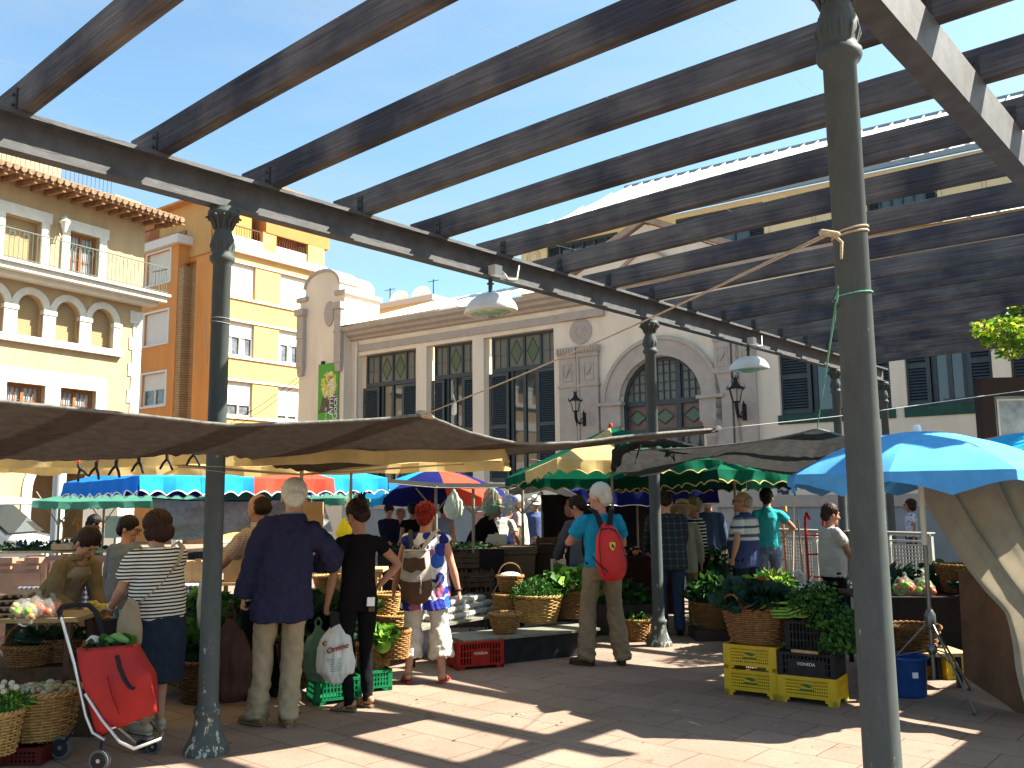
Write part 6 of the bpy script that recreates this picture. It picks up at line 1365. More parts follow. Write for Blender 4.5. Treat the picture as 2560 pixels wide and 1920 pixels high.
band(P['bald'],0,.031,KSH); band(P['floral'],0,.032,KSH,'watch',1); band(P['striped'],0,.031,mat('silver',(.6,.58,.55),.3,metal=.8),'bracelet')
# ---------------------------------------------------------------- baskets, crates, produce
WICK=mat('willow',(.26,.14,.052),.6,nz=(26,.45),bump=(60,.2),spec=.08); WICKD=mat('dark_willow',(.16,.085,.035),.65,nz=(26,.45),bump=(60,.2),spec=.06); WICKG=mat('yellow_willow',(.34,.21,.075),.6,nz=(26,.4),spec=.1)
_bk={}
def basket(label,loc,rt=.27,rb=.19,h=.30,m=WICK,handles=0,rz=0,group='wicker baskets of the stalls',scale=1):
    key=(round(rt,2),round(rb,2),round(h,2),m.name,handles)
    if key in _bk: return copy_tree(_bk[key],loc,rz,label,group,scale)
    t=thing('wicker_basket',label,'basket',loc,rz,group)
    b=MB(); ns=22; nr=max(7,int(h/.019)); seg=ns*4
    for k in range(nr):
        z=.012+(h-.03)*k/(nr-1); r=rb+(rt-rb)*(z/h)**.8; P=[]
        for i in range(seg+1):
            a=2*PI*i/seg; w_=.0065*math.cos(a*ns/2*1+PI*k); P.append((math.cos(a)*(r+w_),math.sin(a)*(r+w_),z+.003*noise.noise(Vector((a*3,k,0)))))
        b.tube(P,[(.0055,.0078)]*len(P),5,False)
    for i in range(ns):
        a=2*PI*(i+.5)/ns; b.tube([(math.cos(a)*rb,math.sin(a)*rb,0),(math.cos(a)*rt,math.sin(a)*rt,h)],.0055,5)
    b.lathe([(.001,.012),(rb,.012),(rb,.004),(.001,.004)],24,cap=False)
    b.lathe([(rb-.012,.01),(rt-.014,h-.01)],24,cap=False)
    b.build('basket_body',m,t)
    r=MB()
    for q in (0,PI):
        P=[]; n=90
        for i in range(n+1):
            a=2*PI*i/n; f=a*16+q; P.append((math.cos(a)*(rt+.011*math.cos(f)),math.sin(a)*(rt+.011*math.cos(f)),h+.011*math.sin(f)))
        r.tube(P,.010,5)
    r.build('rim',m,t)
    for k in range(handles):
        a=PI*k; hd=MB(); w_=.09 if handles==2 else rt
        if handles==2: hd.tube([(math.cos(a)*(rt)-math.sin(a)*x,math.sin(a)*rt+math.cos(a)*x,h+z) for x,z in ((-.08,0),(-.07,.05),(-.03,.08),(.03,.08),(.07,.05),(.08,0))],.012,7)
        else: hd.tube([(math.cos(PI*i/12)*rt,0,h+math.sin(PI*i/12)*rt*1.0) for i in range(13)],.008,7)
        hd.build('handle',WICKD if handles==1 else m,t)
    if scale!=1: t.scale=(scale,)*3
    _bk[key]=t; return t
def crate(name,label,loc,rz,L,W_,H,m,style='slots',group='plastic crates',feet=0,solid=.0,mark=None,nb=None):
    t=thing(name,label,'crate',loc,rz,group); b=MB(); th=.012; z0=feet
    # floor, corner posts, rims
    b.box(-L/2+.01,L/2-.01,-W_/2+.01,W_/2-.01,z0+.004,z0+.016)
    for sx in (-1,1):
        for sy in (-1,1): b.box(min(sx*L/2,sx*(L/2-.04)),max(sx*L/2,sx*(L/2-.04)),min(sy*W_/2,sy*(W_/2-.03)),max(sy*W_/2,sy*(W_/2-.03)),0,H-.002)
    def side(a,b_,fixed,ax):
        # a side running along ax from a to b_ at fixed coordinate
        def bx(u0,u1,z0_,z1_,o=0):
            f0,f1=(fixed-th/2-o,fixed+th/2+o)
            if ax=='x': b.box(u0,u1,f0,f1,z0_,z1_)
            else: b.box(f0,f1,u0,u1,z0_,z1_)
        bx(a,b_,H-.025,H,.003); bx(a,b_,z0,z0+.02,.002)
        if style=='slots':   # perforated face with rows of slots
            rows=5; zz=z0+.02; hz=(H-.045-z0)/rows; n=nb or int((b_-a)/.02)
            for r in range(rows+1): bx(a+.02,b_-.02,zz+r*hz-.005,zz+r*hz+.007,-.001)
            for i in range(n+1):
                u=a+.03+(b_-a-.06)*i/n; bx(u-.0045,u+.0045,z0+.02,H-.025,-.002)
            for u in (a+.02,b_-.06): bx(u,u+.04,z0+.02,H-.025,-.0005)
            um=(a+b_)/2; bx(um-.05,um+.05,z0+.02+hz*1.6,z0+.02+hz*3.4,-.0002)
        else:
            n=nb or int((b_-a)/.035)
            for i in range(n+1):
                u=a+.035+(b_-a-.07)*i/n; bx(u-.006,u+.006,z0+.02,H-.025,-.001)
            for k in (1,2): zz=z0+.02+(H-.045-z0)*k/3; bx(a,b_,zz-.006,zz+.006,-.002)
            if solid: um=(a+b_)/2; bx(um-solid/2,um+solid/2,z0+.02,H*.72,-.0004)
        if feet:
            for s,e in ((a,a+.07),(b_-.07,b_)): bx(s,e,0,z0,0)
            for s,e,zt in ((a+.07,a+.09,.5),(b_-.09,b_-.07,.5)): bx(s,e,z0*zt,z0,-.001)
    side(-L/2+.002,L/2-.002,-W_/2+th/2,'x'); side(-L/2+.002,L/2-.002,W_/2-th/2,'x'); side(-W_/2+.014,W_/2-.014,-L/2+th/2,'y'); side(-W_/2+.014,W_/2-.014,L/2-th/2,'y')
    b.build('crate_body',m,t)
    if mark: 
        txt,mm,sz,zz=mark
        if txt=='logo':
            g=MB(); y=-W_/2-.002
            g.poly([(-.055,y,zz+.02),(.0,y,zz+.028),(.055,y,zz+.012),(.02,y,zz-.002),(-.02,y,zz+.008)]); g.poly([(-.055,y,zz-.012),(.06,y,zz-.012),(.06,y,zz-.026),(-.055,y,zz-.026)]); g.build('printed_mark',mm,t)
        else: text_mesh('lettering',txt,sz,mm,t,(0,-W_/2-.003,zz),(PI/2,0,0),.001)
    return t
YEL=mat('yellow_plastic',(.52,.33,.006),.45,nz=(9,.14),spec=.4); BLP=mat('black_crate_plastic',(.022,.022,.024),.5,nz=(9,.3)); REDP=mat('red_crate_plastic',(.27,.018,.012),.45,nz=(9,.25)); GRP=mat('green_crate_plastic',(.008,.13,.05),.45,nz=(9,.2)); BRP=mat('brown_crate_plastic',(.22,.09,.05),.5,nz=(9,.25)); BLUP=mat('blue_plastic',(.02,.06,.22),.4,nz=(8,.2)); MKG=mat('mark_green',(.05,.12,.03),.6); MKW=mat('print_white',(.7,.7,.68),.7)
CARD=mat('cardboard',(.30,.19,.10),.85,nz=(6,.15)); WOODC=mat('raw_crate_wood',(.42,.29,.15),.8,nz=(12,.3,(2,9,2))); BOARD=mat('grey_board',(.17,.165,.125),.8,nz=(7,.25),spec=.1)
# leaves
def lf(n,c,tr=.25): return mat(n,c,.5,nz=(30,.35),spec=.14,trans=tr)
LG=lf('leaf_green',(.042,.12,.018)); LD=lf('leaf_dark',(.014,.042,.014)); LB=lf('leaf_blue_green',(.026,.058,.042)); LL=lf('leaf_lettuce',(.22,.42,.06),.35); LY=lf('leaf_yellow',(.30,.36,.05))
def leaves(mb,c,ext,n,sz,rnd,up=.6,mats=1,asp=.6,dome=True,curl=.5):
    for i in range(n):
        a=rnd.uniform(0,2*PI); r=math.sqrt(rnd.random()); x=ext[0]*r*math.cos(a); y=ext[1]*r*math.sin(a); zt=math.sqrt(max(0,1-r*r)) if dome else 1; z=ext[2]*zt*rnd.uniform(.25,1)
        p=Vector(c)+Vector((x,y,z)); out=Vector((x/ext[0],y/ext[1],up*rnd.uniform(.3,1.6)))+Vector((rnd.uniform(-.6,.6),rnd.uniform(-.6,.6),rnd.uniform(-.4,.4))); out.normalize()
        s_=sz*rnd.uniform(.6,1.3); sd=out.cross(Vector((rnd.uniform(-1,1),rnd.uniform(-1,1),.4))).normalized(); nn=sd.cross(out)
        mb.cur=rnd.randrange(mats)
        cu=curl*rnd.uniform(.3,1.2)
        P=[p,p+out*s_*.35+sd*s_*asp*.45+nn*s_*.06,p+out*s_*.35-sd*s_*asp*.45+nn*s_*.06,p+out*s_*.35-nn*s_*.05,p+out*s_*.72+sd*s_*asp*.4-nn*s_*cu*.2,p+out*s_*.72-sd*s_*asp*.4-nn*s_*cu*.2,p+out*s_*.70-nn*s_*cu*.3,p+out*s_*.98-nn*s_*cu*.75-Vector((0,0,s_*.1*cu))]
        mb.add(P,[(0,3,1),(0,2,3),(1,3,6,4),(3,2,5,6),(4,6,7),(6,5,7)],True)
def greens(label,c,ext,n,sz,mats,seed,cat='vegetables',name='leafy_vegetables',group='leafy vegetables on the stalls',asp=.6,up=.6,curl=.5):
    m=MB(); leaves(m,(0,0,0),ext,n,sz,random.Random(seed),up,len(mats),asp,True,curl)
    m.cur=0; m.ell((0,0,0),(ext[0]*.85,ext[1]*.85,ext[2]*.55),12,8)
    o=m.build(name,mats,None,c); return tag(o,label,cat,group)
def heads(label,c,spots,r,m,cat,name,group=None,fl=.85):
    for i,(x,y,z) in enumerate(spots): pass
def fruit(label,c,ext,n,r,mats,seed,cat='vegetables',name='vegetable_heap',group=None):
    m=MB(); rnd=random.Random(seed)
    for i in range(n):
        a=rnd.uniform(0,2*PI); q=math.sqrt(rnd.random()); rr=r*rnd.uniform(.8,1.15); m.cur=rnd.randrange(len(mats)); m.ell((ext[0]*q*math.cos(a),ext[1]*q*math.sin(a),ext[2]*math.sqrt(1-q*q)*rnd.uniform(.3,1)),(rr,rr,rr*.88),10,7)
    return tag(m.build(name,mats,None,c),label,cat,group)
# ---- right-hand stall front
g0=G(1812,1735); g1=G(1946,1751); ang=math.atan2(g1.y-g0.y,g1.x-g0.x); L=(g1-g0).length; dx=(g1-g0).normalized(); dy=Vector((-dx.y,dx.x,0))
cA=g0+dx*L/2+dy*.17
crate('yellow_crate','lower yellow crate of the left stack beneath the big wicker basket',(cA.x,cA.y,0),ang,L,.34,.215,YEL,'slots',feet=.045,mark=('logo',MKG,0,.13),group='yellow perforated crates')
crate('yellow_crate','upper yellow crate directly under the big wicker basket',(cA.x,cA.y,.205),ang,L,.34,.215,YEL,'slots',feet=.045,mark=('logo',MKG,0,.13),group='yellow perforated crates')
cB=g1+dx*(L/2+.012)+dy*.15-dx*0
crate('yellow_crate','yellow crate on the ground under the black lettered crate',(cB.x,cB.y,0),ang,L*1.02,.34,.215,YEL,'slots',feet=.045,mark=('logo',MKG,0,.13),group='yellow perforated crates')
crate('black_crate','black crate with white lettering on top of the right yellow crate',(cB.x,cB.y,.212),ang+.03,L,.33,.19,BLP,'bars',group='black plastic crates',solid=.3,mark=('VONEDA',MKW,.035,.10))
crate('black_crate','open black crate under the celery, above the lettered crate',(cB.x+.06,cB.y+.02,.405),ang-.02,L*.92,.32,.24,BLP,'bars',group='black plastic crates')
m=MB(); m.rtube([(-.1,-.17,.412),(.1,-.175,.412)],[.014,.014],8); o=m.build('wood_offcut',WOODC,None,(cB.x,cB.y,0),ang); tag(o,'short wooden offcut wedged between the two black crates','wood')
basket('big brown wicker basket of dark cabbages standing on two yellow crates',(cA.x+.01,cA.y+.02,.43),.285,.20,.33,mat('brown_willow',(.27,.135,.055),.6,nz=(26,.4),spec=.08),2,.6)
greens('dark blue-green cabbage leaves in the big basket above the yellow crates',(cA.x+.01,cA.y+.02,.72),(.25,.25,.13),260,.15,[LB,LD,LB],5,asp=.9)
def celery(label,c,rz,n=46,seed=1,L=.34):
    t=thing('celery_bunch',label,'celery',c,rz,'bunches of celery'); rnd=random.Random(seed); s=MB(); l=MB()
    for i in range(n):
        y=rnd.uniform(-.17,.17); z=rnd.uniform(0,.13); x0=-.2+rnd.uniform(-.02,.02); e=Vector((x0+L*rnd.uniform(.75,1.1),y*1.5,z+rnd.uniform(-.02,.08)))
        s.rtube([(x0,y,z),(x0+.14,y*1.1,z+.01),tuple(e)],[(.013,.010),(.011,.008),(.005,.005)],6)
        leaves(l,e,(.10,.11,.09),34,.036,rnd,.4,3,.9,False,.6)
    leaves(l,(.28,0,-.05),(.20,.26,.18),800,.040,rnd,.1,3,.9,True,.9); leaves(l,(.34,-.1,-.22),(.15,.16,.22),520,.038,rnd,-.2,3,.9,True,.9)
    s.build('stalks',mat('celery_stalk',(.17,.33,.055),.4,nz=(20,.25),spec=.4),t); l.build('leaves',[LG,LD,lf('leaf_celery',(.07,.16,.03))],t); return t
celery('big bunches of celery heaped on the open black crate beside the nearest column',(cB.x-.06,cB.y+.0,.66),ang-.05,60,3)
# behind the nearest column: crates, bucket, table
p=G(2335,1700); crate('yellow_crate','yellow crate standing upright in the shade behind the blue tub',(p.x+.05,p.y+.35,0),.1,.36,.34,.42,YEL,'slots',group='yellow perforated crates')
p=G(2390,1705); crate('yellow_crate','small yellow crate farthest right, beside the tripod',(p.x+.05,p.y+.3,0),.35,.3,.34,.25,YEL,'slots',group='yellow perforated crates')
p=G(2283,1745); t=thing('blue_tub','dark blue plastic tub with a small white label, holding the umbrella pole','tub',(p.x,p.y+.1,0)); m=MB(); m.lathe([(.001,.0),(.135,.0),(.15,.02),(.165,.30),(.178,.305),(.178,.325),(.163,.325),(.15,.05),(.001,.04)],26); m.build('tub_body',BLUP,t); m=MB(); m.box(-.02,.025,-.168,-.158,.17,.215); m.build('label',MKW,t)
def table(label,c,rz,L,W_,z,mt=BOARD,legm=None,name='stall_table',group='stall tables',th=.03,cloth=None):
    t=thing(name,label,'table',(c[0],c[1],0),rz,group); m=MB(); m.box(-L/2,L/2,-W_/2,W_/2,z-th,z); m.build('table_top',mt,t)
    for sx in (-1,1):
        for sy in (-1,1): m=MB(); m.bar((sx*(L/2-.08),sy*(W_/2-.06),0),(sx*(L/2-.08),sy*(W_/2-.06),z-th-.001),.04,.04,(0,1,0)); m.build('leg',legm or WOODC,t)
    return t
p=D(2420,1400,9.0)
table('dark stall table behind the tripod on the right',(p.x,8.9),R(-6),2.4,.8,.72,mat('dark_board',(.05,.035,.03),.8,nz=(6,.2)),BLP)
TB=Vector((p.x,8.9,.725))
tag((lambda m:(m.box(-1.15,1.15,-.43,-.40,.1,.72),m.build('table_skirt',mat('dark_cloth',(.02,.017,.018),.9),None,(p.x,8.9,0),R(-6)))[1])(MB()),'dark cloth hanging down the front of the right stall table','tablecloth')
def bag_of(label,c,s,m1,seed,fr_m,n=14):
    t=thing('produce_bag',label,'bag',c,0,'clear bags of produce'); rnd=random.Random(seed); m=MB()
    for i in range(n):
        a=rnd.uniform(0,2*PI); q=.7*math.sqrt(rnd.random()); m.cur=rnd.randrange(len(fr_m)); m.ell((s*q*math.cos(a),s*q*math.sin(a),s*rnd.uniform(.25,.9)),(s*.27,s*.27,s*.25),9,6)
    m.build('contents',fr_m,t); b=MB(); b.rtube([(0,0,s*.1),(0,0,s*.55),(0,0,s*1.1),(s*.1,0,s*1.35),(s*.05,0,s*1.6)],[(s*.8,s*.75),(s*.92,s*.85),(s*.6,s*.55),(s*.14,s*.12),(s*.25,s*.1)],16)
    remesh(b,'film',s*.09,m1,1,lambda p_:s*.06*noise.noise(p_*(5/s)),t); return t
def film_mat(name,col,al):
    m=mat(name,col,.35,spec=.25); N,L=m.node_tree.nodes,m.node_tree.links; out=N['Material Output']; tp=N.new('ShaderNodeBsdfTransparent'); mx=N.new('ShaderNodeMixShader'); mx.inputs[0].default_value=al; L.new(tp.outputs[0],mx.inputs[1]); L.new(N['Principled BSDF'].outputs[0],mx.inputs[2]); L.new(mx.outputs[0],out.inputs[0]); return m
FILM=film_mat('clear_film',(.5,.5,.46),.16); WFILM=film_mat('white_film',(.66,.66,.60),.82); GFILM=film_mat('green_film',(.10,.17,.11),.75); GRFILM=film_mat('pale_green_film',(.36,.40,.30),.8); YFILM=film_mat('yellow_film',(.85,.72,.01),.95)
TOM=mat('tomato_red',(.48,.07,.025),.3,spec=.5); ORG=mat('pepper_orange',(.52,.17,.03),.3,spec=.5); YLF=mat('lemon_yellow',(.62,.42,.03),.35); ONI=mat('onion_pale',(.36,.29,.14),.45); WHV=mat('garlic_white',(.40,.37,.28),.5); EGP=mat('aubergine',(.02,.008,.02),.2)
for i,(px,py,d) in enumerate(((2262,1480,8.75),(2308,1476,8.7))):
    q=D(px,py,d); bag_of(['clear bag of orange vegetables left of the tripod pole','clear bag of orange vegetables right of the tripod pole'][i],(q.x,q.y,.72),.13,FILM,i+3,[ORG,TOM,LL])
for i,(px,d,rt,z,lb) in enumerate(((2270,8.25,.25,.30,'shallow wicker basket low behind the tripod'),(2400,8.9,.20,.725,'tall dark basket at the right end of the right table'))):
    q=D(px,1500,d); basket(lb,(q.x,q.y,z),rt,rt*.75,.2 if i==0 else .26,WICKD,0)
    if i==0: table('low bench under the shallow basket',(q.x,q.y),0,.8,.5,.30,WOODC,BLP,name='bench')
for i,(px,d,n,ms,lb) in enumerate(((2360,9.1,120,[LD,LG],'dark greens heaped on the right table behind the tripod'),(2230,9.2,120,[LD,LB],'dark greens just right of the nearest column'),(2470,8.6,100,[LD,LB],'dark greens in front of the tan curtain'))):
    q=D(px,1450,d); greens(lb,(q.x,q.y,.75),(.26,.2,.18),n,.13,ms,30+i)
# ---- behind the big basket: baskets around the striped-polo man
for (px,py,d,rt,rb,h,mt,hd,z,lb) in ((1940,1480,10.4,.22,.15,.34,WICK,0,.30,'tall wicker basket of long yellow-green beans behind the big basket'),(1895,1490,10.2,.18,.12,.32,WICK,0,.26,'tall wicker basket of red-leaf lettuce just left of the bean basket'),(1790,1500,11.0,.30,.22,.30,WICKD,0,.12,'dark basket left of the man in the striped polo'),(1592,1600,10.9,.17,.13,.24,WICK,0,0,'wicker basket on the paving left of the middle column'),(1618,1590,11.3,.2,.15,.26,WICKD,0,0,'dark basket behind the middle column'),(2010,1530,9.6,.2,.15,.25,WICKD,0,.3,'dark basket behind the celery')):
    q=D(px,py,d); basket(lb,(q.x,d,z),rt,rb,h,mt,hd)
    if z>0: m=MB(); m.box(-rt,rt,-rt*.8,rt*.8,0,z); tag(m.build('upturned_box',mat('dark_board',(.05,.035,.03)),None,(q.x,d,0)),'dark box under the '+lb.split(' ',1)[1][:60].rsplit(' ',1)[0] if False else ['dark box under the bean basket','dark box under the red-leaf basket','dark box left of the striped-polo man','','','dark box behind the celery crate'][(1940,1895,1790,1592,1618,2010).index(px)],'box')
q=D(1940,1480,10.4); greens('long yellow-green beans and chard lit by the sun in the tall basket',(q.x,10.4,.63),(.20,.17,.16),420,.10,[LY,LL,LG],41,asp=.28)
q=D(1895,1490,10.2); greens('red-leaf lettuce in the basket beside the beans',(q.x,10.2,.58),(.19,.17,.13),130,.12,[LG,mat('leaf_red',(.20,.06,.03),.5,nz=(20,.4)),LG],42,asp=.9)
q=D(1790,1500,11.0); greens('dark leafy herbs left of the man in the striped polo',(q.x,11.0,.42),(.32,.28,.3),320,.11,[LD,LG,LD],43)
q=D(1760,1360,11.6); greens('tall leafy plants behind the curly-haired woman',(q.x+.32,12.2,.62),(.20,.15,.42),150,.10,[LD,LG],44)
q=D(1592,1600,10.9); greens('low greens in the basket left of the middle column',(q.x,10.9,.2),(.15,.15,.1),90,.08,[LD,LG],45)
# watering can, tub and bag behind
q=D(1983,1440,10.6); t=thing('watering_can','white plastic watering can with a big curved handle right of the bean basket','watering can',(q.x,10.6,.52)); m=MB(); m.lathe([(.001,0),(.10,0),(.11,.02),(.11,.12),(.07,.18),(.04,.19)],20); m.rtube([(.09,0,.04),(.18,0,.12),(.22,0,.2)],[.025,.018,.025],8); m.build('can_body',MKW,t); m=MB(); m.tube([(-.04,0,.18),(-.02,0,.26),(.06,0,.3),(.13,0,.24),(.13,0,.1)],.015,8); m.build('handle',MKW,t)
m=MB(); m.box(-.8,.7,-.35,.35,0,.515); tag(m.build('display_block',mat('pale_cloth_table',(.40,.38,.33),.9,nz=(5,.1)),None,(q.x+.35,10.9,0)),'pale cloth covered display block under the watering can','table')
q=D(1945,1540,10.0); crate('green_tray','flat bright green plastic tray below the bean basket',(q.x-.05,9.95,.30),0,.34,.26,.10,GRP,'bars',group='green crates')
m=MB(); m.box(-.2,.25,-.2,.2,0,.298); tag(m.build('upturned_box',mat('dark_board',(.05,.035,.03)),None,(q.x,9.95,0)),'dark box under the flat green tray','box')
t=thing('checked_bag','small blue and white checked bag beside the green tray','bag',(q.x+.28,9.95,.30)); m=MB(); m.box(-.1,.1,-.06,.06,0,.17); m.build('bag_body',check_mat('blue_white_gingham',(.60,.60,.55),(.16,.18,.30),(.02,.03,.10),.05),t)
m=MB(); m.box(-.12,.12,-.1,.1,0,.298); tag(m.build('upturned_box',CARD,None,(q.x+.28,9.96,0)),'small cardboard box under the checked bag','box')
# hand truck, broom, shovel, barrier
def hand_truck(px,d,mt,label,h=1.45,lean=0):
    q=D(px,1400,d); t=thing('hand_truck',label,'hand truck',(q.x,d,0),R(lean)); m=MB()
    for s in (-1,1): m.tube([(s*.12,-.05,.1),(s*.12,.0,h-.15),(s*.12,-.03,h-.05),(s*.14,-.14,h),(s*.12,-.2,h-.08)],.018,8)
    for z in (.3,.6,.9,1.15): m.tube([(-.12,0,z),(.12,0,z)],.013,6)
    m.build('frame',mt,t); m=MB(); m.box(-.2,.2,-.28,-.05,.02,.035); m.build('toe_plate',mt,t)
    for s in (-1,1): w_=MB(); w_.tube([(s*.16,.05,.12),(s*.21,.05,.12)],.12,18); w_.build('wheel',BLP,t)
hand_truck(2040,12.2,mat('red_paint',(.50,.035,.025),.4),'tall red hand truck leaning before the metal barrier')
hand_truck(1945,15.8,mat('orange_paint',(.42,.16,.02),.5),'orange hand truck standing by the wall behind the aqua polo',1.5)
hand_truck(174,14.2,mat('orange_paint',(.42,.16,.02),.5),'orange hand truck far left near the white van',1.45)
q=D(1985,1400,13.6); t=thing('broom','broom with a pale wooden handle leaning on the barrier','broom',(q.x,13.6,0)); m=MB(); m.tube([(-.05,0,.25),(.12,.25,1.6)],.014,7); m.build('handle',WOODC,t); m=MB(); m.rtube([(-.05,0,.28),(-.08,-.02,.1),(-.09,-.02,.02)],[(.05,.03),(.1,.035),(.13,.04)],10); m.build('bristles',mat('broom_bristle',(.35,.22,.08),.9,nz=(40,.4)),t)
q=D(2010,1400,12.8); t=thing('shovel','long-handled shovel with a rounded blade beside the red hand truck','shovel',(q.x,12.8,0)); m=MB(); m.tube([(0,0,.3),(-.02,.12,1.35)],.014,7); m.build('handle',WOODC,t); m=MB(); m.rtube([(0,0,.32),(0,0,.2),(0,-.02,.05)],[(.06,.015),(.10,.015),(.05,.012)],12,side=(1,0,0)); m.build('blade',mat('rust_steel',(.20,.12,.07),.6),t)
def barrier():
    a=D(1885,1400,16.6); b_=D(2330,1400,13.6); d=b_-a; L=math.hypot(d.x,d.y); t=thing('metal_barrier','long galvanised barrier with punched panels between the square and the market hall','barrier',(a.x,a.y,0),math.atan2(d.y,d.x))
    gm=mat('galvanised_steel',(.34,.37,.36),.4,nz=(8,.12),metal=.5); n=5; H=1.08
    m=MB(); m.tube([(0,0,H),(L,0,H)],.022,8); m.tube([(0,0,H-.1),(L,0,H-.1)],.016,8); m.box(-.05,L+.05,-.2,.05,H+.02,H+.04); m.build('rail',gm,t)
    for i in range(n+1): m=MB(); m.box(L*i/n-.03,L*i/n+.03,-.03,.03,0,H-.02); m.build('post',gm,t)
    for i in range(n):
        m=MB(); x0=L*i/n+.05; x1=L*(i+1)/n-.05; z0,z1=.18,H-.16; k=int((x1-x0)/.055)
        for q in range(k+1): x=x0+(x1-x0)*q/k; m.box(x-.011,x+.011,-.004,.004,z0,z1)
        kz=int((z1-z0)/.055)
        for q in range(kz+1): z=z0+(z1-z0)*q/kz; m.box(x0,x1,-.0035,.0035,z-.011,z+.011)
        m.build('punched_panel',gm,t)
barrier()
m=MB(); q=D(2030,1370,12.6); m.rtube([(0,0,.62),(0,0,.75),(0,0,1.05),(0,0,1.12)],[(.16,.08),(.18,.1),(.15,.07),(.04,.03)],14); o=remesh(m,'hung_sack',.02,mat('sack_cloth',(.36,.30,.20),.9,nz=(8,.2)),1,lambda p_:.012*noise.noise(p_*9)); o.location=(q.x,12.0,0); tag(o,'beige sack hung on the red hand truck','sack')
# ---- middle stall: low boards, cartons, baskets
def board(label,a,b_,w_,z,mt=BOARD,th=.025,legs=True):
    d=b_-a; L=math.hypot(d.x,d.y); rz=math.atan2(d.y,d.x); c=(a+b_)/2; return table(label,(c.x-math.sin(rz)*w_/2,c.y+math.cos(rz)*w_/2),rz,L,w_,z,mt,BLP,name='display_board',group='low display boards',th=th)
A_=G(1160,1602,.28); B_=G(1500,1570,.28); board('lower grey-green board carrying the small basket behind the red crate',A_,B_,.55,.28)
A2=G(1030,1575,.38); B2=G(1240,1530,.38); A2.y+=.0; m=MB(); m.box(.05,1.5,0,.4,0,.25); tag(m.build('under_board_shade',BLP,None,(A_.x,A_.y+.08,0),math.atan2(B_.y-A_.y,B_.x-A_.x)),'black block standing in for the shade under the low display boards','box')  # black block fills the gap under the boards in place of shade
board('grey board holding the egg cartons',A2,B2+Vector((.4,.3,0)),.6,.38)
p0=G(1192,1672); crate('red_crate','red plastic crate on the paving at the feet of the woman in white trousers',(p0.x-.02,p0.y+.14,0),R(22),.50,.32,.27,REDP,'bars',group='plastic crates',feet=.03,solid=.2,mark=('VONEDA',MKW,.035,.15))
# egg cartons
def carton_proto():
    t=thing('egg_carton','','egg carton',(0,0,0),0,'grey egg cartons stacked in the middle stall'); m=MB(); L,W_,H=.235,.10,.03
    gm=mat('grey_pulp',(.33,.315,.28),.95,nz=(30,.12),bump=(60,.2),spec=.1)
    for i in range(5):
        x=-L/2+L*(i+.5)/5
        for s in (-1,1): m.lathe([(.014,0),(.021,.01),(.024,.032)],8,c=(x,s*.024,0))
    m.box(-L/2,L/2,-W_/2,W_/2,.028,.036); m.build('tray',gm,t); m=MB()
    vs=[(sx*(L/2-o),sy*(W_/2-o*.8),z) for z,o in ((.037,0),(.058,.01),(.066,.022)) for sx,sy in ((-1,-1),(1,-1),(1,1),(-1,1))]
    m.add(vs,[(i+4*k,(i+1)%4+4*k,(i+1)%4+4*k+4,i+4*k+4) for k in range(2) for i in range(4)]+[(8,9,10,11)])
    for i in range(4): m.box(-L/2+L*(i+1)/5-.005,-L/2+L*(i+1)/5+.005,-W_/2+.016,W_/2-.016,.055,.070)
    m.build('lid',gm,t); return t
ct=carton_proto(); rnd=random.Random(9); dd=(B2-A2); dd.normalize(); rz=math.atan2(dd.y,dd.x); nrm=Vector((-dd.y,dd.x,0)); first=True
base=G(1118,1556,.38)
ORDN=['first','second','third','fourth','fifth']
for lay,(n1,n2) in enumerate(((5,3),(4,3),(3,2))):
    for i in range(n1):
        for j in range(n2):
            p=base+dd*(.255*(i+.5*lay)+.03)+nrm*(.125*(j+.35*lay)+.05)+Vector((rnd.uniform(-.008,.008),rnd.uniform(-.008,.008),0)); z=.38+.068*lay
            lb='grey egg carton, %s from the left in row %s from the front, %s layer'%(ORDN[i],['one','two','three'][j],['bottom','middle','top'][lay])
            if first: ct.location=(p.x,p.y,z); ct.rotation_euler=(0,0,rz+.05); ct['label']=lb; first=False
            else: copy_tree(ct,(p.x,p.y,z),rz+rnd.uniform(-.09,.09),lb)
for (px,py,z,rt,rb,h,mt,hd,lb) in ((1262,1585,.285,.165,.11,.19,WICK,0,'small wicker basket on the end of the lower board'),(1345,1560,.31,.285,.20,.29,WICKG,0,'large wicker basket of carrot tops in the middle stall'),(1265,1535,.40,.15,.12,.2,WICK,1,'small basket with a hoop handle beside the egg cartons'),(1275,1480,.62,.15,.11,.17,WICK,1,'little basket with white cloth and dark hoop handle behind the egg cartons'),(1430,1548,.33,.24,.17,.30,WICKD,0,'dark wicker basket left of the man in the azure tee')):
    q=G(px,py,z); basket(lb,(q.x,q.y+rt*.7,z),rt,rb,h,mt,hd,.4)
    if 'white cloth' in lb: m=MB(); m.ell((q.x,q.y+rt*.7,z+h),(rt*.9,rt*.9,.05),14,8); tag(m.build('cloth_cover',WHITEC),'white cloth covering the little basket','cloth')
q=G(1345,1560,.31); greens('bushy green carrot tops in the large middle basket',(q.x+.0,q.y+.2,.56),(.30,.26,.22),1500,.042,[LG,LD,lf('leaf_carrot',(.06,.17,.02))],51,asp=.45)
q=G(1420,1548,.33); greens('pale green lettuces left of the man in the azure tee',(q.x,q.y+.22,.62),(.30,.24,.20),260,.13,[LL,LG,LG],52,asp=.9)
q=G(1460,1548,.33); greens('green cabbages behind the man in the azure tee',(q.x+.1,q.y+.4,.62),(.25,.2,.18),140,.13,[LG,LD],53,asp=.9)
q=G(1262,1585,.285); fruit('potatoes in the small basket on the lower board',(q.x,q.y+.115,.44),(.12,.12,.04),18,.03,[mat('potato',(.20,.13,.06),.8)],3)
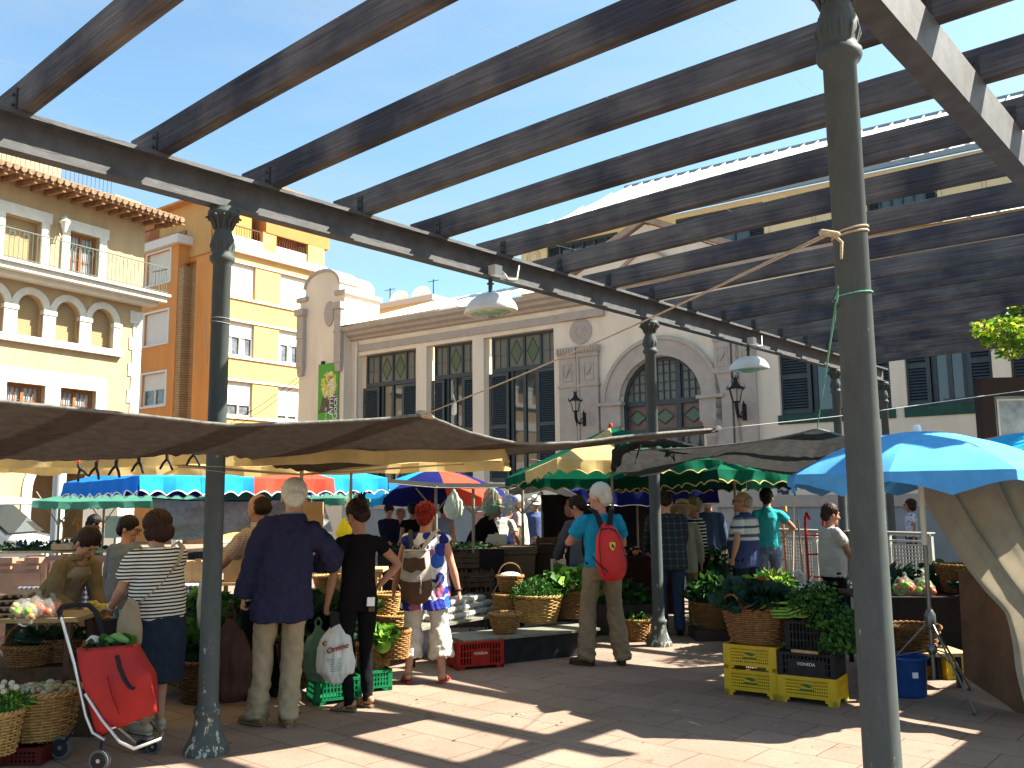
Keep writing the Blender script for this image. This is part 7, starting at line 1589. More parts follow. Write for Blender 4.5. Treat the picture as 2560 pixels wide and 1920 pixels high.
# dark table with crates, wheelie bins, banana boxes behind
def wheelie(px,d,label,mt,rz=0,w_=.55,h=1.02,openlid=True,z0=0):
    q=D(px,1400,d); t=thing('wheelie_bin',label,'bin',(q.x,d,z0),rz,'brown wheelie bins'); m=MB(); a=w_/2
    vs=[(sx*k*a,sy*k*a*1.05,z) for z,k in ((.08,.78),(h-.12,.97),(h-.11,1.06),(h-.04,1.06)) for sx,sy in ((-1,-1),(1,-1),(1,1),(-1,1))]
    m.add(vs,[(i+4*k,(i+1)%4+4*k,(i+1)%4+4*k+4,i+4*k+4) for k in range(3) for i in range(4)]+[(3,2,1,0)]); m.build('bin_body',mt,t)
    l=MB()
    if openlid:
        y=-a*1.08-.02; l.box(-a*.98,a*.98,y-.03,y,h-.80,h-.06); l.box(-a*.80,a*.80,y-.045,y-.03,h-.72,h-.16)
        for sx in (-1,1): l.box(sx*a*.5-.08,sx*a*.5+.08,y-.06,y+.05,h-.06,h+.0); l.box(sx*a*.5-.07,sx*a*.5+.07,y-.07,y-.03,h-.12,h-.09)
    else: l.box(-a*1.08,a*1.08,-a*1.15,a*1.1,h-.04,h); l.box(-a*.8,a*.8,-a*1.2,-a*1.15,h-.05,h-.01)
    l.build('lid',mt,t)
    for sx in (-1,1): w=MB(); w.tube([(sx*a*.75,a*.8,.1),(sx*a*.75+.05*sx,a*.8,.1)],.1,16); w.build('wheel',BLP,t)
BIN=mat('brown_bin_plastic',(.30,.165,.11),.5,nz=(5,.12),spec=.35); BIND=mat('dark_brown_plastic',(.13,.085,.055),.5,nz=(5,.15))
wheelie(101,9.9,'nearer brown wheelie bin with its lid hanging open, left of the vendor',BIN,R(-4),.58,1.12)
wheelie(165,10.6,'brown wheelie bin partly hidden behind the vendor',BIN,R(-8),.58,1.1)
wheelie(1293,13.4,'grey-brown wheelie bin in the middle, behind the baskets',BIND,R(3),.52,1.0,False)
wheelie(1372,13.6,'dark brown wheelie bin with a bent lid, right of the grey-brown one',mat('darker_brown_plastic',(.045,.03,.022),.5,nz=(5,.2)),R(-8),.50,1.0,False)
def carton(name,label,px,py,d,w_,h,z,mt,marks=None,dp=.3,group=None):
    q=D(px,py,d); t=thing(name,label,'box',(q.x,d,z),R(-2),group); m=MB(); m.box(-w_/2,w_/2,0,dp,0,h); m.box(-w_*.12,w_*.12,-.004,.0,h,h+.03); m.build('box_body',mt,t)
    m=MB(); m.box(-w_*.08,w_*.08,-.005,-.001,h*.45,h*.6); m.build('hand_hole',marks or BLK,t); return t
WB=mat('white_card',(.50,.47,.38),.8,nz=(4,.1)); PBOX=mat('printed_card',(.36,.25,.10),.8,nz=(7,.5))
for i,z in enumerate((.45,.69,.93)): carton('fruit_box',['white and tan fruit box, bottom of the stack left of the grey-brown bin','white fruit box in the middle of the stack left of the grey-brown bin','white fruit box with yellow opening, top of its stack'][i],1243,1400,13.6,.28,.22,z,[PBOX,WB,WB][i],mat('lemon_yellow',(.62,.42,.03)) if i==2 else None,group='stack of white fruit boxes')
m=MB(); m.box(-.2,.2,0,.3,0,.449); q=D(1243,1400,13.6); tag(m.build('upturned_box',BLP,None,(q.x,13.6,0)),'dark crate under the white fruit boxes','crate')
t=carton('apple_box','white box printed with a red letter A beside the man in grey',1396,1412,12.6,.21,.20,.63,WB); text_mesh('lettering','A',.2,mat('red_paint',(.50,.035,.025)),t,(-.01,-.004,.10),(PI/2,0,0)); m=MB(); m.box(.05,.09,-.003,0,.11,.15); m.build('orange_mark',ORG,t)
carton('apple_box','dark box under the white box with the letter A',1396,1440,12.6,.22,.2,.42,BLP)
m=MB(); m.box(-.3,.3,0,.4,0,.418); q=D(1396,1440,12.6); tag(m.build('upturned_box',BLP,None,(q.x,12.6,0)),'black block under the boxes beside the man in grey','box')
WDC=mat('dark_crate_wood',(.07,.042,.025),.85,nz=(12,.35))
def slat_crate(label,c,rz,L,W_,H,mt=WDC,group='wooden slatted crates',name='wooden_crate'):
    t=thing(name,label,'crate',c,rz,group); m=MB()
    for s in (-1,1):
        for k in range(3): z=.01+(H-.02)*k/3; m.box(-L/2,L/2,min(s*W_/2,s*(W_/2-.01)),max(s*W_/2,s*(W_/2-.01)),z,z+(H/3)*.72); m.box(min(s*L/2,s*(L/2-.01)),max(s*L/2,s*(L/2-.01)),-W_/2+.011,W_/2-.011,z,z+(H/3)*.72)
    for sx in (-1,1):
        for sy in (-1,1): x=sx*(L/2-.03); y=sy*(W_/2-.027); m.box(x-.015,x+.015,y-.015,y+.015,0,H+.01)
    m.box(-L/2+.012,L/2-.012,-W_/2+.012,W_/2-.012,.003,.008); m.build('crate_body',mt,t); return t
k=0
lbs=['bottom left','bottom centre','bottom right','second-row left','second-row centre','second-row right','third-row left','third-row centre','third-row right','top left','top right']
for row in range(4):
    for i in range(3 if row<3 else 2):
        q=D(1140+30*i*1.25,1400,12.3); slat_crate('dark wooden crate, %s of the stack behind the egg cartons'%lbs[k],(q.x+.0,12.3+.02*k,.25*row),R(3),.42*.5 if False else .205*1.0,.35,.23); k+=1
table('dark stall counter under the flat grey net behind the red-haired woman',(D(1110,1400,13.5).x,13.4),0,1.8,.9,.98,mat('dark_board',(.05,.035,.03)),BLP)
m=MB(); m.box(-.9,.9,-.47,-.455,.05,.97); tag(m.build('counter_cloth',mat('dark_cloth',(.02,.017,.018)),None,(D(1110,1400,13.5).x,13.4,0)),'dark cloth on the front of the counter behind the red-haired woman','tablecloth')
q=D(1110,1345,13.2); greens('dark produce heaped on the counter under the grey net',(q.x,13.2,.98),(.8,.25,.07),320,.07,[LD,mat('dark_leaf_brown',(.03,.025,.012),.6),LD],61)
q=D(1375,1350,13.4); slat_crate('wooden tray of dark fruit on the wheelie bin',(q.x-.02,13.4,1.02),0,.36,.3,.1,WDC); 
q=D(1414,1346,14.8); crate('red_crate','small red crate held beside the green patterned shirt',(q.x,14.9,.92),0,.24,.2,.22,REDP,'bars',group='plastic crates')
q=D(1213,1300,16.6); 
for i in range(4): carton('egg_tray_stack',['lowest','second','third','topmost'][i]+' white tray in the stack against the wall behind the straw-hatted vendor',1213,1300,18.2,.5,.13,.9+.14*i,WB,group='white trays by the wall')
m=MB(); m.box(-.35,.35,0,.4,0,.898); q=D(1213,1300,18.2); tag(m.build('upturned_box',BLP,None,(q.x,18.2,0)),'dark box under the white trays by the wall','box')
for i in range(3): carton('blue_box',['lowest','middle','top'][i]+' blue patterned box against the wall behind the white tee',1272,1300,18.4,.45,.22,.7+.23*i,mat('blue_card',(.08,.12,.35),.8,nz=(14,.6)),group='blue boxes by the wall')
m=MB(); m.box(-.3,.3,0,.4,0,.698); q=D(1272,1300,18.4); tag(m.build('upturned_box',BLP,None,(q.x,18.4,0)),'dark box under the blue boxes by the wall','box')
# wire basket stands
def wire_rack(px,d,label,w_=.36,h=.55,z=0):
    q=D(px,1500,d); t=thing('wire_rack',label,'rack',(q.x,d,z)); m=MB(); g=mat('dark_wire',(.05,.05,.05),.5)
    m.tube([(-w_/2,0,0),(-w_/2,0,h-.03),(-w_/2+.03,0,h),(w_/2-.03,0,h),(w_/2,0,h-.03),(w_/2,0,0)],.008,6)
    for i in range(9): x=-w_/2+w_*i/8; m.tube([(x,-.01,0),(x,-.01,h*.72)],.005,4,False)
    for i in range(9): z_=h*.72*i/8; m.tube([(-w_/2,-.01,z_),(w_/2,-.01,z_)],.005,4,False)
    m.build('wire_frame',g,t)
wire_rack(1200,11.4,'dark wire rack behind the egg cartons',.26,.72); wire_rack(1235,11.6,'second dark wire rack right of the first behind the egg cartons',.2,.62)
# hanging bags
def hang_bag(label,px,py0,py1,d,w_,mt,txt=None,seed=1,cone=True,name='hanging_bag',dpt=.35,group='plastic bags hanging from the stall roofs'):
    a=D(px,py0,d); b_=D(px,py1,d); h=a.z-b_.z; t=thing(name,label,'bag',tuple(b_),0,group); m=MB()
    pr=[(0,.02,.55),(0,.12,.85),(0,.35,1.0),(0,.6,.78),(0,.85,.3),(0,1.0,.07)] if cone else [(0,.02,.8),(0,.15,1.),(0,.5,1.),(0,.8,.85),(0,.95,.5),(0,1,.1)]
    m.rtube([(0,0,h*z) for _,z,_ in pr],[(w_/2*k,w_/2*k*dpt) for _,_,k in pr],20,side=(1,0,0))
    remesh(m,'bag_film',w_*.045,mt,1,lambda p:w_*(.05*noise.noise(Vector((p.x*30/(w_*3),p.y*12,p.z*7+seed)))+.035*noise.noise(Vector((p.x*60/(w_*3),seed,p.z*3)))+.02*abs(noise.noise(p*(9/w_)))),t); return t,h
hang_bag('cone-shaped pale plastic bag hung right of the red-haired woman',1134,1222,1295,11.5,.27,GRFILM,seed=2)
hang_bag('dark green bag hung from the grey net',1228,1218,1284,11.6,.22,GFILM,seed=3,cone=False)
hang_bag('clear plastic bag hung beside the small black net',1268,1224,1288,11.4,.20,film_mat('clear_hanging_film',(.35,.38,.33),.5),seed=4)
hang_bag('pink plastic bag hung before the wall beside the green shirt',1428,1245,1290,14.5,.2,film_mat('pink_film',(.62,.25,.20),.8),seed=6,cone=False)
t,h=hang_bag('bright yellow knotted bag hung on a string left of the woman in black',860,1290,1352,8.35,.15,YFILM,seed=5)
rope('hanging_string',[D(874,1215,8.35),D(868,1300,8.35),D(858,1380,8.3),D(848,1450,8.25)],.004,ROPEW,'string carrying the yellow bag down to the basket')
m=MB(); q=D(870,1258,8.33)
for a in (0,2.1,4.2): m.rtube([q,q+Vector((math.cos(a)*.05,0,math.sin(a)*.035))],[.008,.015],8)
tag(m.build('white_clip',MKW),'white three-armed clip on the string above the yellow bag','clip')
# ---- between the blazer and the woman in black; behind her
for (px,py,z,rt,rb,h,mt,hd,rz_,lb) in ((822,1500,.62,.19,.12,.24,WICKG,1,0,'sunlit wicker basket tied under the yellow bag'),(958,1545,.52,.16,.12,.22,WICKG,1,0,'upper sunlit basket right of the woman in black'),(975,1610,.30,.18,.14,.26,WICKG,0,0,'sunlit wicker basket behind the hip of the woman in black'),(930,1690,.10,.16,.12,.26,WICKG,0,0,'low basket seen between the legs of the woman in black'),(985,1650,.26,.13,.11,.24,WICK,0,0,'wicker basket beside the left white trouser leg')):
    q=G(px,py,z); basket(lb,(q.x,q.y+.1,z),rt,rb,h,mt,hd,.3)
q=G(958,1650,0); crate('brown_crate','brown ventilated crate beside the left foot of the floral woman',(q.x+.04,q.y+.0,0),R(30),.38,.28,.24,BRP,'bars',mark=('VONEDA',MKW,.03,.13))
q=G(825,1762); crate('green_crate','bright green crate on the paving under the white shopping bag',(q.x,q.y+.16,0),R(28),.40,.28,.20,GRP,'bars',group='green crates',feet=.03)
q=G(925,1740); crate('green_crate','green crate behind the legs of the woman in black',(q.x-.02,q.y+.30,0),R(28),.26,.28,.18,GRP,'bars',group='green crates',feet=.03)
q=D(825,1560,7.95); greens('dark kale leaves left of the woman in black',(q.x-.05,7.95,.40),(.22,.2,.40),170,.17,[LB,LD],71,asp=.9)
q=D(955,1600,8.0); greens('sunlit lettuce behind the hip of the woman in black',(q.x,8.05,.42),(.085,.09,.14),90,.085,[LL,LL,LG],72,asp=.9)
q=D(640,1650,8.2); greens('dark greens between the column and the blazer',(q.x-.5,8.1,.30),(.5,.25,.30),260,.15,[LD,LG],73)
for i,(px,d,rt,h,z) in enumerate(((520,7.9,.28,.34,.0),(600,8.3,.28,.34,0),(760,8.3,.24,.45,0),(480,8.6,.24,.5,0))):
    q=D(px,1600,d); basket(['dark basket just right of the left column','dark basket behind the blazer and the column','tall dark basket right of the blazer','tall dark basket behind the left column'][i],(q.x,d,z),rt,rt*.72,h,WICKD,0)
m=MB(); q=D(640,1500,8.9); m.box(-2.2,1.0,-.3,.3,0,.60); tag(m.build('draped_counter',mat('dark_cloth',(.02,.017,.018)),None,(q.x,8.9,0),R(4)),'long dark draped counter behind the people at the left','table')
q=D(640,1500,8.9); greens('long heap of dark greens on the draped counter',(q.x-.1,8.8,.60),(1.3,.25,.18),420,.13,[LD,LG,LD],74)
# cash scale
q=D(842,1405,9.4); t=thing('weighing_scale','pale blue-grey electronic scale on a plank right of the blazer','scale',(q.x,9.4,.98)); m=MB(); m.box(-.13,.13,-.12,.12,0,.1); m.box(-.15,.15,-.14,.14,.11,.125); m.build('scale_body',mat('pale_blue_grey_plastic',(.30,.34,.36),.5),t); m=MB(); m.box(-.02,.09,-.123,-.12,.03,.08); m.build('display',BLK,t)
table('plank table under the weighing scale',(q.x+.05,9.45),0,.9,.4,.98,WOODC,WOODC)
# gingham table, folding table, boxes behind the striped woman
GING=check_mat('blue_white_gingham',(.60,.60,.55),(.16,.18,.30),(.02,.03,.10),.05)
q=D(440,1430,9.8); t=thing('gingham_cloth','blue and white checked tablecloth behind the striped woman','tablecloth',(q.x-.3,9.8,0)); m=MB(); m.box(-1.2,.75,-.35,.35,.80,.82); m.grid(lambda u,v:Vector((-1.2+1.95*u,-.355-.02*math.sin(u*40)*v,.82-.42*v)),60,4); m.build('cloth',GING,t)
table('trestle table under the checked tablecloth',(q.x-.5,9.8),0,1.9,.6,.795,WOODC,WOODC)
for i,(px,py,z,w_,h,mt) in enumerate(((448,1405,.822,.28,.22,CARD),(496,1405,.822,.26,.22,CARD),(590,1400,.822,.26,.2,CARD),(595,1370,1.025,.26,.18,CARD))):
    q2=D(px,py,9.8); carton('cardboard_box',['left cardboard box on the checked cloth behind the column','cardboard box hidden partly by the left column','lower cardboard box right of the slim pole','upper cardboard box right of the slim pole'][i],px,py,9.75,w_,h,z,mt,CARD,group='cardboard boxes on the checked cloth')
table('second trestle table right of the slim pole',(D(600,1400,9.9).x+.2,9.95),0,1.0,.5,.82,WOODC,WOODC)
cols=[mat('orange_crate_plastic',(.55,.22,.02),.5),BLP,REDP,YEL,BLP,GRP,REDP,BLP]
for i in range(8):
    q2=D(455+38*i,1372,11.6); crate('small_crate',['orange','black','dark red','yellow','second black','green','second dark red','third black'][i]+' crate in the row behind the cardboard boxes',(q2.x,11.7,.82),0,.19,.3,.22,cols[i],'bars',group='row of coloured crates',nb=6)
table('long table under the row of coloured crates',(D(590,1372,11.6).x,11.75),0,2.4,.5,.815,WOODC,WOODC)
q=D(1480,1100,7); 
t=thing('folding_table','light green folding table frame behind the left column','table',(D(478,1530,9.0).x,9.0,0)); m=MB()
gf=mat('mint_paint',(.12,.36,.24),.5)
for z in (.42,.56): m.tube([(-.45,0,z),(.35,0,z)],.014,6)
for x in (-.42,.3): m.tube([(x,0,0),(x+.05,0,.56)],.014,6)
m.build('table_frame',gf,t)
# ---- far left: stacked pale crates, van, notices
k=0
for i in range(5):
    q=D(22,1440,10.6); slat_crate(['lowest','second','third','fourth','topmost'][i]+' pale wooden crate in the sunlit stack at the left edge',(q.x-.05,10.6,.20*i),R(-10),.62,.42,.17,mat('pale_crate_wood',(.58,.46,.28),.8,nz=(12,.2)),group='pale crates at the left edge')
q=D(120,1350,11.5); greens('dark bundles of vegetables on a table beyond the wheelie bins',(q.x,11.5,1.11),(.7,.22,.07),240,.07,[LD,LB],81)
table('table beyond the wheelie bins at the far left',(q.x,11.6),0,2.4,.7,1.10,WOODC,WOODC)
q=D(162,1352,11.2); slat_crate('pale crate of produce above the wheelie bins',(q.x,11.25,1.11),0,.26,.25,.09,WOODC)
def van():
    c=D(20,1380,17.6); t=thing('white_van','white van parked behind the stalls at the far left','van',(c.x-1.0,17.6,0),R(4)); WP=mat('white_car_paint',(.42,.43,.43),.25,spec=.6)
    pr=[(-2.2,.35),(1.95,.35),(2.05,.6),(1.98,.95),(1.25,1.12),(.55,1.72),(.1,1.86),(-2.1,1.9),(-2.25,1.2)]
    m=MB(); m.prism(pr,-.82,.82); 
    o=m.build('body',WP,t); bv=o.modifiers.new('b','BEVEL'); bv.width=.07; bv.segments=3
    g=MB(); g.add([(1.08,-.835,1.15),(.50,-.835,1.62),(.05,-.835,1.70),(-.35,-.835,1.70),(-.35,-.835,1.12)],[(0,1,2,3,4)]); g.build('side_window',mat('van_glass',(.05,.065,.07),.35,spec=.3),t)
    g=MB(); g.add([(1.27,-.74,1.14),(1.27,.74,1.14),(.60,.70,1.71),(.60,-.70,1.71)],[(0,1,2,3)]); o=g.build('windscreen',MATS['van_glass'],t); o.location=(.03,0,.02)
    for x in (-1.4,1.25):
        for y in (-.78,.78): w=MB(); w.tube([(x,y-.1,.33),(x,y+.1,.33)],.33,24); ww=w.build('wheel',BLP,t); w=MB(); w.tube([(x,y-.105,.33),(x,y+.105,.33)],.2,16); w.build('rim',mat('silver',(.6,.58,.55)),ww)
    m=MB(); m.ell((1.0,-.95,1.2),(.1,.07,.1)); m.build('wing_mirror',BLK,t)
    m=MB(); m.box(1.9,2.03,-.8,-.5,.72,.9); m.build('headlight',mat('lamp_glass',(.22,.33,.31)),t)
    m=MB(); m.box(-.4,.9,-.828,-.82,.85,.87); m.build('door_seam',BLK,t)
van()
q=D(286,1318,14.2); t=thing('white_notice','blank white sheet pinned up behind the woman in the grey cardigan','notice',(q.x,14.2,0)); z1=D(286,1290,14.2).z; z0=D(286,1345,14.2).z; m=MB(); m.box(-.15,.15,0,.01,z0,z1); m.build('sheet',mat('pale_paper',(.45,.46,.45),.8,nz=(8,.08)),t); m=MB(); m.tube([(0,.03,0),(0,.03,z1)],.015,6); m.build('stake',WOODC,t)
for i,(px,d) in enumerate(((138,16.2),(262,18.5),(440,19.5))):
    q=D(px,1400,d); t=thing('plain_post',['grey round post beside the white van','beige square pier behind the notice','grey post behind the striped woman'][i],'post',(q.x,d,0)); m=MB()
    if i==1: m.box(-.35,.35,-.3,.3,0,2.4)
    else: m.tube([(0,0,0),(0,0,2.6)],.11,14)
    m.build('shaft',CREAM if i==1 else mat('pale_grey_post',(.35,.37,.37),.5),t)
# ---- front-left stall
TL=D(120,1530,6.55); table('front stall table at the left edge carrying bags of tomatoes',(TL.x-.42,6.65),R(3),1.35,.5,.87,mat('yellow_wood_board',(.26,.185,.085),.8,nz=(9,.2)),WDC)
for i,(px,r,ms,fm) in enumerate(((58,.10,[YLF,ONI],FILM),(92,.11,[TOM,ORG],FILM),(128,.10,[TOM,TOM],FILM),(75,.085,[ORG,LL],FILM))):
    q=D(px,1520,6.5 if i!=3 else 6.45); bag_of(['clear bag of pale onions on the front left table','clear bag of tomatoes in the middle of the front left table','clear bag of tomatoes at the right end of the front left table','small clear bag of mixed peppers at the front of the left table'][i],(q.x,q.y+(0 if i!=3 else -.05),.872),r,fm,20+i,ms)
for i in range(4):
    q=D(14,1530,6.5); m=MB(); 
    for a in range(6):
        for b_ in range(6): m.lathe([(.012,0),(.021,.022)],6,c=(-.14+.056*a,-.14+.056*b_,.0),cap=False)
    m.box(-.165,.165,-.165,.165,.02,.03)
    tag(m.build('egg_tray',mat('brown_pulp',(.22,.16,.11),.95,nz=(20,.2)),None,(q.x-.04,6.62,.872+.045*i),.1*i),['lowest','second','third','topmost'][i]+' brown egg tray in the pile at the left edge','egg tray','brown egg trays')
for (px,py,d,rt,rb,h,z,mt,hd,lb) in ((108,1720,6.25,.235,.19,.30,.12,WICKG,0,'big basket of onions in the lower left corner'),(72,1640,6.75,.17,.13,.14,.50,WICKD,1,'shallow basket with a hoop handle above the onion basket'),(150,1640,6.9,.15,.11,.16,.50,WICKD,1,'shallow dark basket behind the trolley handle'),(-8,1790,5.9,.15,.11,.26,.1,WICKG,0,'basket cut by the left edge of the photo'),(235,1690,6.95,.18,.14,.34,.05,WICKD,0,'dark basket behind the red trolley')):
    q=D(px,py,d); basket(lb,(q.x,d,z),rt,rb,h,mt,hd,.2)
m=MB(); q=D(90,1700,6.8); m.box(-.9,.55,-.25,.25,0,.49); tag(m.build('upturned_crates',WDC,None,(q.x,6.95,0)),'dark base of crates under the shallow baskets at the left','crate')
for i in range(2):
    q=D(-20+75*i*1.2,1820,6.05); crate('red_crate',['dark red crate at the left edge under the baskets','dark red crate under the onion basket'][i],(q.x,6.15+.02*i,0),.02,.24,.35,.11,mat('dull_red_plastic',(.07,.012,.010),.6),'bars',group='plastic crates')
q=D(108,1720,6.25); fruit('pale onions and garlic in the big lower left basket',(q.x,6.25,.38),(.19,.19,.09),60,.026,[ONI,WHV,ONI],91)
q=D(20,1690,5.95); greens('spring onions with green leaves at the left edge',(q.x-.02,5.95,.37),(.16,.13,.09),330,.06,[LG,LG,LL],92,asp=.25)
m=MB(); rnd=random.Random(7)
for i in range(12): m.ell((q.x+.02+rnd.uniform(-.08,.1),5.93+rnd.uniform(-.06,.06),.50+rnd.uniform(-.02,.03)),(.02,.02,.02),8,6)
tag(m.build('spring_onion_bulbs',WHV),'white bulbs of the spring onions at the left edge','vegetables')
q=D(115,1610,6.85); greens('grey plastic-wrapped herbs in the shallow baskets at left',(q.x,6.85,.66),(.25,.12,.06),80,.09,[LD,LB],93)
# peppers in the vendor's hands
I=P['vendor']; c=(I['WR'][0]+I['WR'][1])/2; m=MB(); rnd=random.Random(12)
for i in range(16): m.ell((rnd.uniform(-.10,.12),rnd.uniform(-.07,.07),rnd.uniform(0,.07)),(.035,.03,.03),9,7)
m.cur=0; o=m.build('yellow_peppers',mat('pepper_yellow',(.50,.33,.03),.35,nz=(8,.3),spec=.5),None,(c.x+.09,c.y-.05,c.z-.0)); tag(o,'handful of yellow peppers held out by the vendor','vegetables')
# ---------------------------------------------------------------- trolley, bags, packs
def trolley():
    a=G(248,1885); b_=G(340,1860)
    # local frame: x towards the toe of the trolley (right in the picture)
    t=thing('shopping_trolley','red fabric shopping trolley with aluminium frame and greens poking out, tipped beside the striped woman','shopping trolley',(-2.52,6.0,0),R(8))
    AL=mat('aluminium_tube',(.52,.52,.50),.3,nz=(8,.1),metal=.85); RC=mat('red_nylon',(.33,.014,.012),.6,nz=(6,.18),bump=(40,.15),spec=.3); GRIP=mat('black_foam',(.02,.02,.024),.7)
    # wheels at the left, handle leaning left/up, load leaning right
    def W(px,py,d): v=D(px,py,d)-Vector((-2.52,6.0,0)); r=R(-8); return Vector((v.x*math.cos(r)-v.y*math.sin(r),v.x*math.sin(r)+v.y*math.cos(r),v.z))
    f=MB(); 
    nl=[W(158,1560,5.95),W(186,1660,5.93),W(215,1790,5.92),W(232,1832,5.9),W(262,1850,5.9)]  # near rear tube
    f.tube(nl,.011,8)
    fr=[W(213,1735,5.9),W(255,1800,5.88),W(300,1855,5.86),W(335,1872,5.86),W(400,1848,5.92),W(408,1835,6.0),W(380,1805,6.25)]
    f.tube(fr,.011,8); f.tube([W(275,1822,5.88),W(330,1805,6.0),W(378,1800,6.25)],.009,8)
    f.tube([W(250,1640,6.22),W(262,1720,6.25),W(290,1810,6.28)],.010,8); f.tube([W(290,1815,6.28),W(340,1858,6.3),W(385,1845,6.3)],.010,8)
    f.tube([W(158,1560,5.95),W(152,1540,5.95)],.011,8)
    f.build('frame',AL,t)
    h=MB(); h.tube([W(152,1545,5.95),W(148,1528,5.97),W(155,1518,6.0),W(185,1512,6.1),W(222,1513,6.2),W(240,1530,6.22),W(250,1560,6.22)],.017,10); h.tube([W(250,1560,6.22),W(262,1600,6.22),W(268,1640,6.22)],.013,8); h.build('handle',GRIP,t)
    b=MB()
    top=[W(192,1622,5.97),W(330,1612,5.92),W(345,1606,6.2),W(205,1616,6.24)]
    mid=[W(215,1720,5.90),W(372,1690,5.86),W(385,1684,6.16),W(230,1712,6.2)]
    bot=[W(247,1838,5.92),W(392,1780,5.88),W(396,1775,6.15),W(262,1822,6.22)]
    def ring(P,n=8):
        out=[]
        for i in range(4):
            A=P[i];B=P[(i+1)%4]
            for k in range(n): out.append(A.lerp(B,k/n))
        return out
    rows=[]
    K=18
    for r in range(K+1):
        s=r/K; T_=ring(top);M_=ring(mid);B_=ring(bot); c=sum((q for q in T_),Vector())/len(T_)
        row=[]
        for i in range(len(T_)):
            p=T_[i].lerp(M_[i],s*2) if s<.5 else M_[i].lerp(B_[i],(s-.5)*2)
            row.append(p)
        c=sum(row,Vector())/len(row)
        row=[p+(p-c)*(.05*math.sin(PI*s))+Vector((0,-1,0))*(.012*noise.noise(Vector((p.x*16,p.z*9,1)))+.02*math.sin(s*9+i*.4)*.4) for i,p in enumerate(row)]
        rows.append(row)
    n=len(rows[0]); vs=[p for r in rows for p in r]; b.add(vs,[(r*n+i,r*n+(i+1)%n,(r+1)*n+(i+1)%n,(r+1)*n+i) for r in range(K) for i in range(n)],True); b.add([p for p in rows[-1]],[tuple(range(n))])
    bag=b.build('bag',RC,t); sm=bag.modifiers.new('s','SOLIDIFY'); sm.thickness=.004
    s=MB(); s.tube([W(292,1638,5.88),W(300,1672,5.86),W(312,1700,5.84),W(325,1718,5.83),W(336,1722,5.83)],[(.016,.003)]*5,6); s.build('strap',GRIP,t)
    s=MB(); s.tube([W(268,1690,5.865),W(280,1740,5.855),W(298,1785,5.86)],.004,5); s.build('seam',mat('dark_red_piping',(.20,.008,.008),.6),t)
    for (px,py,d,r) in ((250,1884,5.86,.064),(154,1854,6.15,.072),(385,1855,6.25,.045),(358,1862,6.3,.045)):
        c=W(px,py,d); c.z=r+.003; w=MB(); ax=Vector((.25,1,0)).normalized()
        w.tube([c-ax*.018,c+ax*.018],r,24); wh=w.build('wheel',mat('grey_rubber',(.10,.10,.10),.7),t)
        w=MB(); w.tube([c-ax*.021,c+ax*.021],r*.78,20); hub=w.build('hub',BLP,wh); w=MB(); w.tube([c-ax*.023,c+ax*.023],r*.2,12); w.build('axle_cap',AL,wh)
    f=MB(); c1=W(250,1884,5.86); c2=W(154,1854,6.15); c1.z=.067; c2.z=.075; f.tube([c1,c1+Vector((0,.02,.1)),W(255,1845,5.95)],.009,6); f.tube([c2,W(200,1800,6.05),W(222,1800,5.93)],.008,6); f.build('axle_bracket',BLP,t)
    l=MB(); rnd=random.Random(4); c=(top[0]+top[1]+top[2]+top[3])/4; leaves(l,c+Vector((.03,0,-.04)),(.12,.08,.06),34,.08,rnd,.6,2,.9); l.build('greens',[LG,LD],t)
    l=MB(); l.rtube([c+Vector((.0,-.02,.03)),c+Vector((.07,-.02,.055)),c+Vector((.12,-.01,.03))],[(.03,.03),(.035,.03),(.02,.02)],10); l.build('courgette',mat('pale_green_film2',(.16,.30,.10),.4),t)
    w=MB(); w.ell(c+Vector((-.08,-.02,.03)),(.045,.04,.04)); remesh(w,'plastic_wrap',.008,WFILM,1,lambda p:.012*noise.noise(p*40),t)
trolley()
def worn(I,name,label,cat,z=None):
    return thing(name,label,cat,tuple(I['root'].location),I['root'].rotation_euler.z)
def strapband(mb,pts,w_,th=.004,side=(0,1,0)):
    mb.tube(pts,[(w_,th)]*len(pts),8,True,side=side)
# red backpack
I=P['azure']; s=I['s']; L=I['loc']; t=worn(I,'red_backpack','red backpack with black trim and a yellow shield badge on the man in azure','backpack')
RB=mat('red_pack_nylon',(.50,.020,.018),.55,nz=(7,.12),bump=(60,.12),spec=.3)
m=MB(); y=-.20
prof=[(1.345,.055,.04),(1.31,.092,.06),(1.24,.125,.075),(1.13,.146,.085),(1.02,.155,.09),(.93,.15,.085),(.885,.125,.07)]
m.rtube([(.01*i,y-.01*i,z) for i,(z,a,b_) in enumerate(prof)],[(a,b_) for z,a,b_ in prof],24,side=(1,0,0)); m.v=[tuple(Vector(v)*s) for v in m.v]
remesh(m,'pack_body',.009,RB,2,lambda p:.006*noise.noise(Vector((p.x*12,p.y*12,p.z*9)))+.003*noise.noise(p*34),t)
m=MB()
for sg in (-1,1):
    P_=[(sg*(a*.80)+.01*i,y-.01*i-b_*.86,z) for i,(z,a,b_) in enumerate(prof)]; m.tube([Vector(p)*s for p in P_],.004,5)
m.tube([Vector((-.15,y-.04,1.06))*s,Vector((-.10,y-.10,.99))*s,Vector((-.02,y-.155,.92))*s],.006,5)
m.tube([Vector((-.06,y-.075,1.32))*s,Vector((.01,y-.095,1.335))*s,Vector((.08,y-.075,1.31))*s],.006,5)
m.tube([Vector((0,y-.03,1.36))*s,Vector((0,y-.07,1.39))*s,Vector((.03,y-.05,1.36))*s],.008,6); m.build('black_trim',KSH,t)
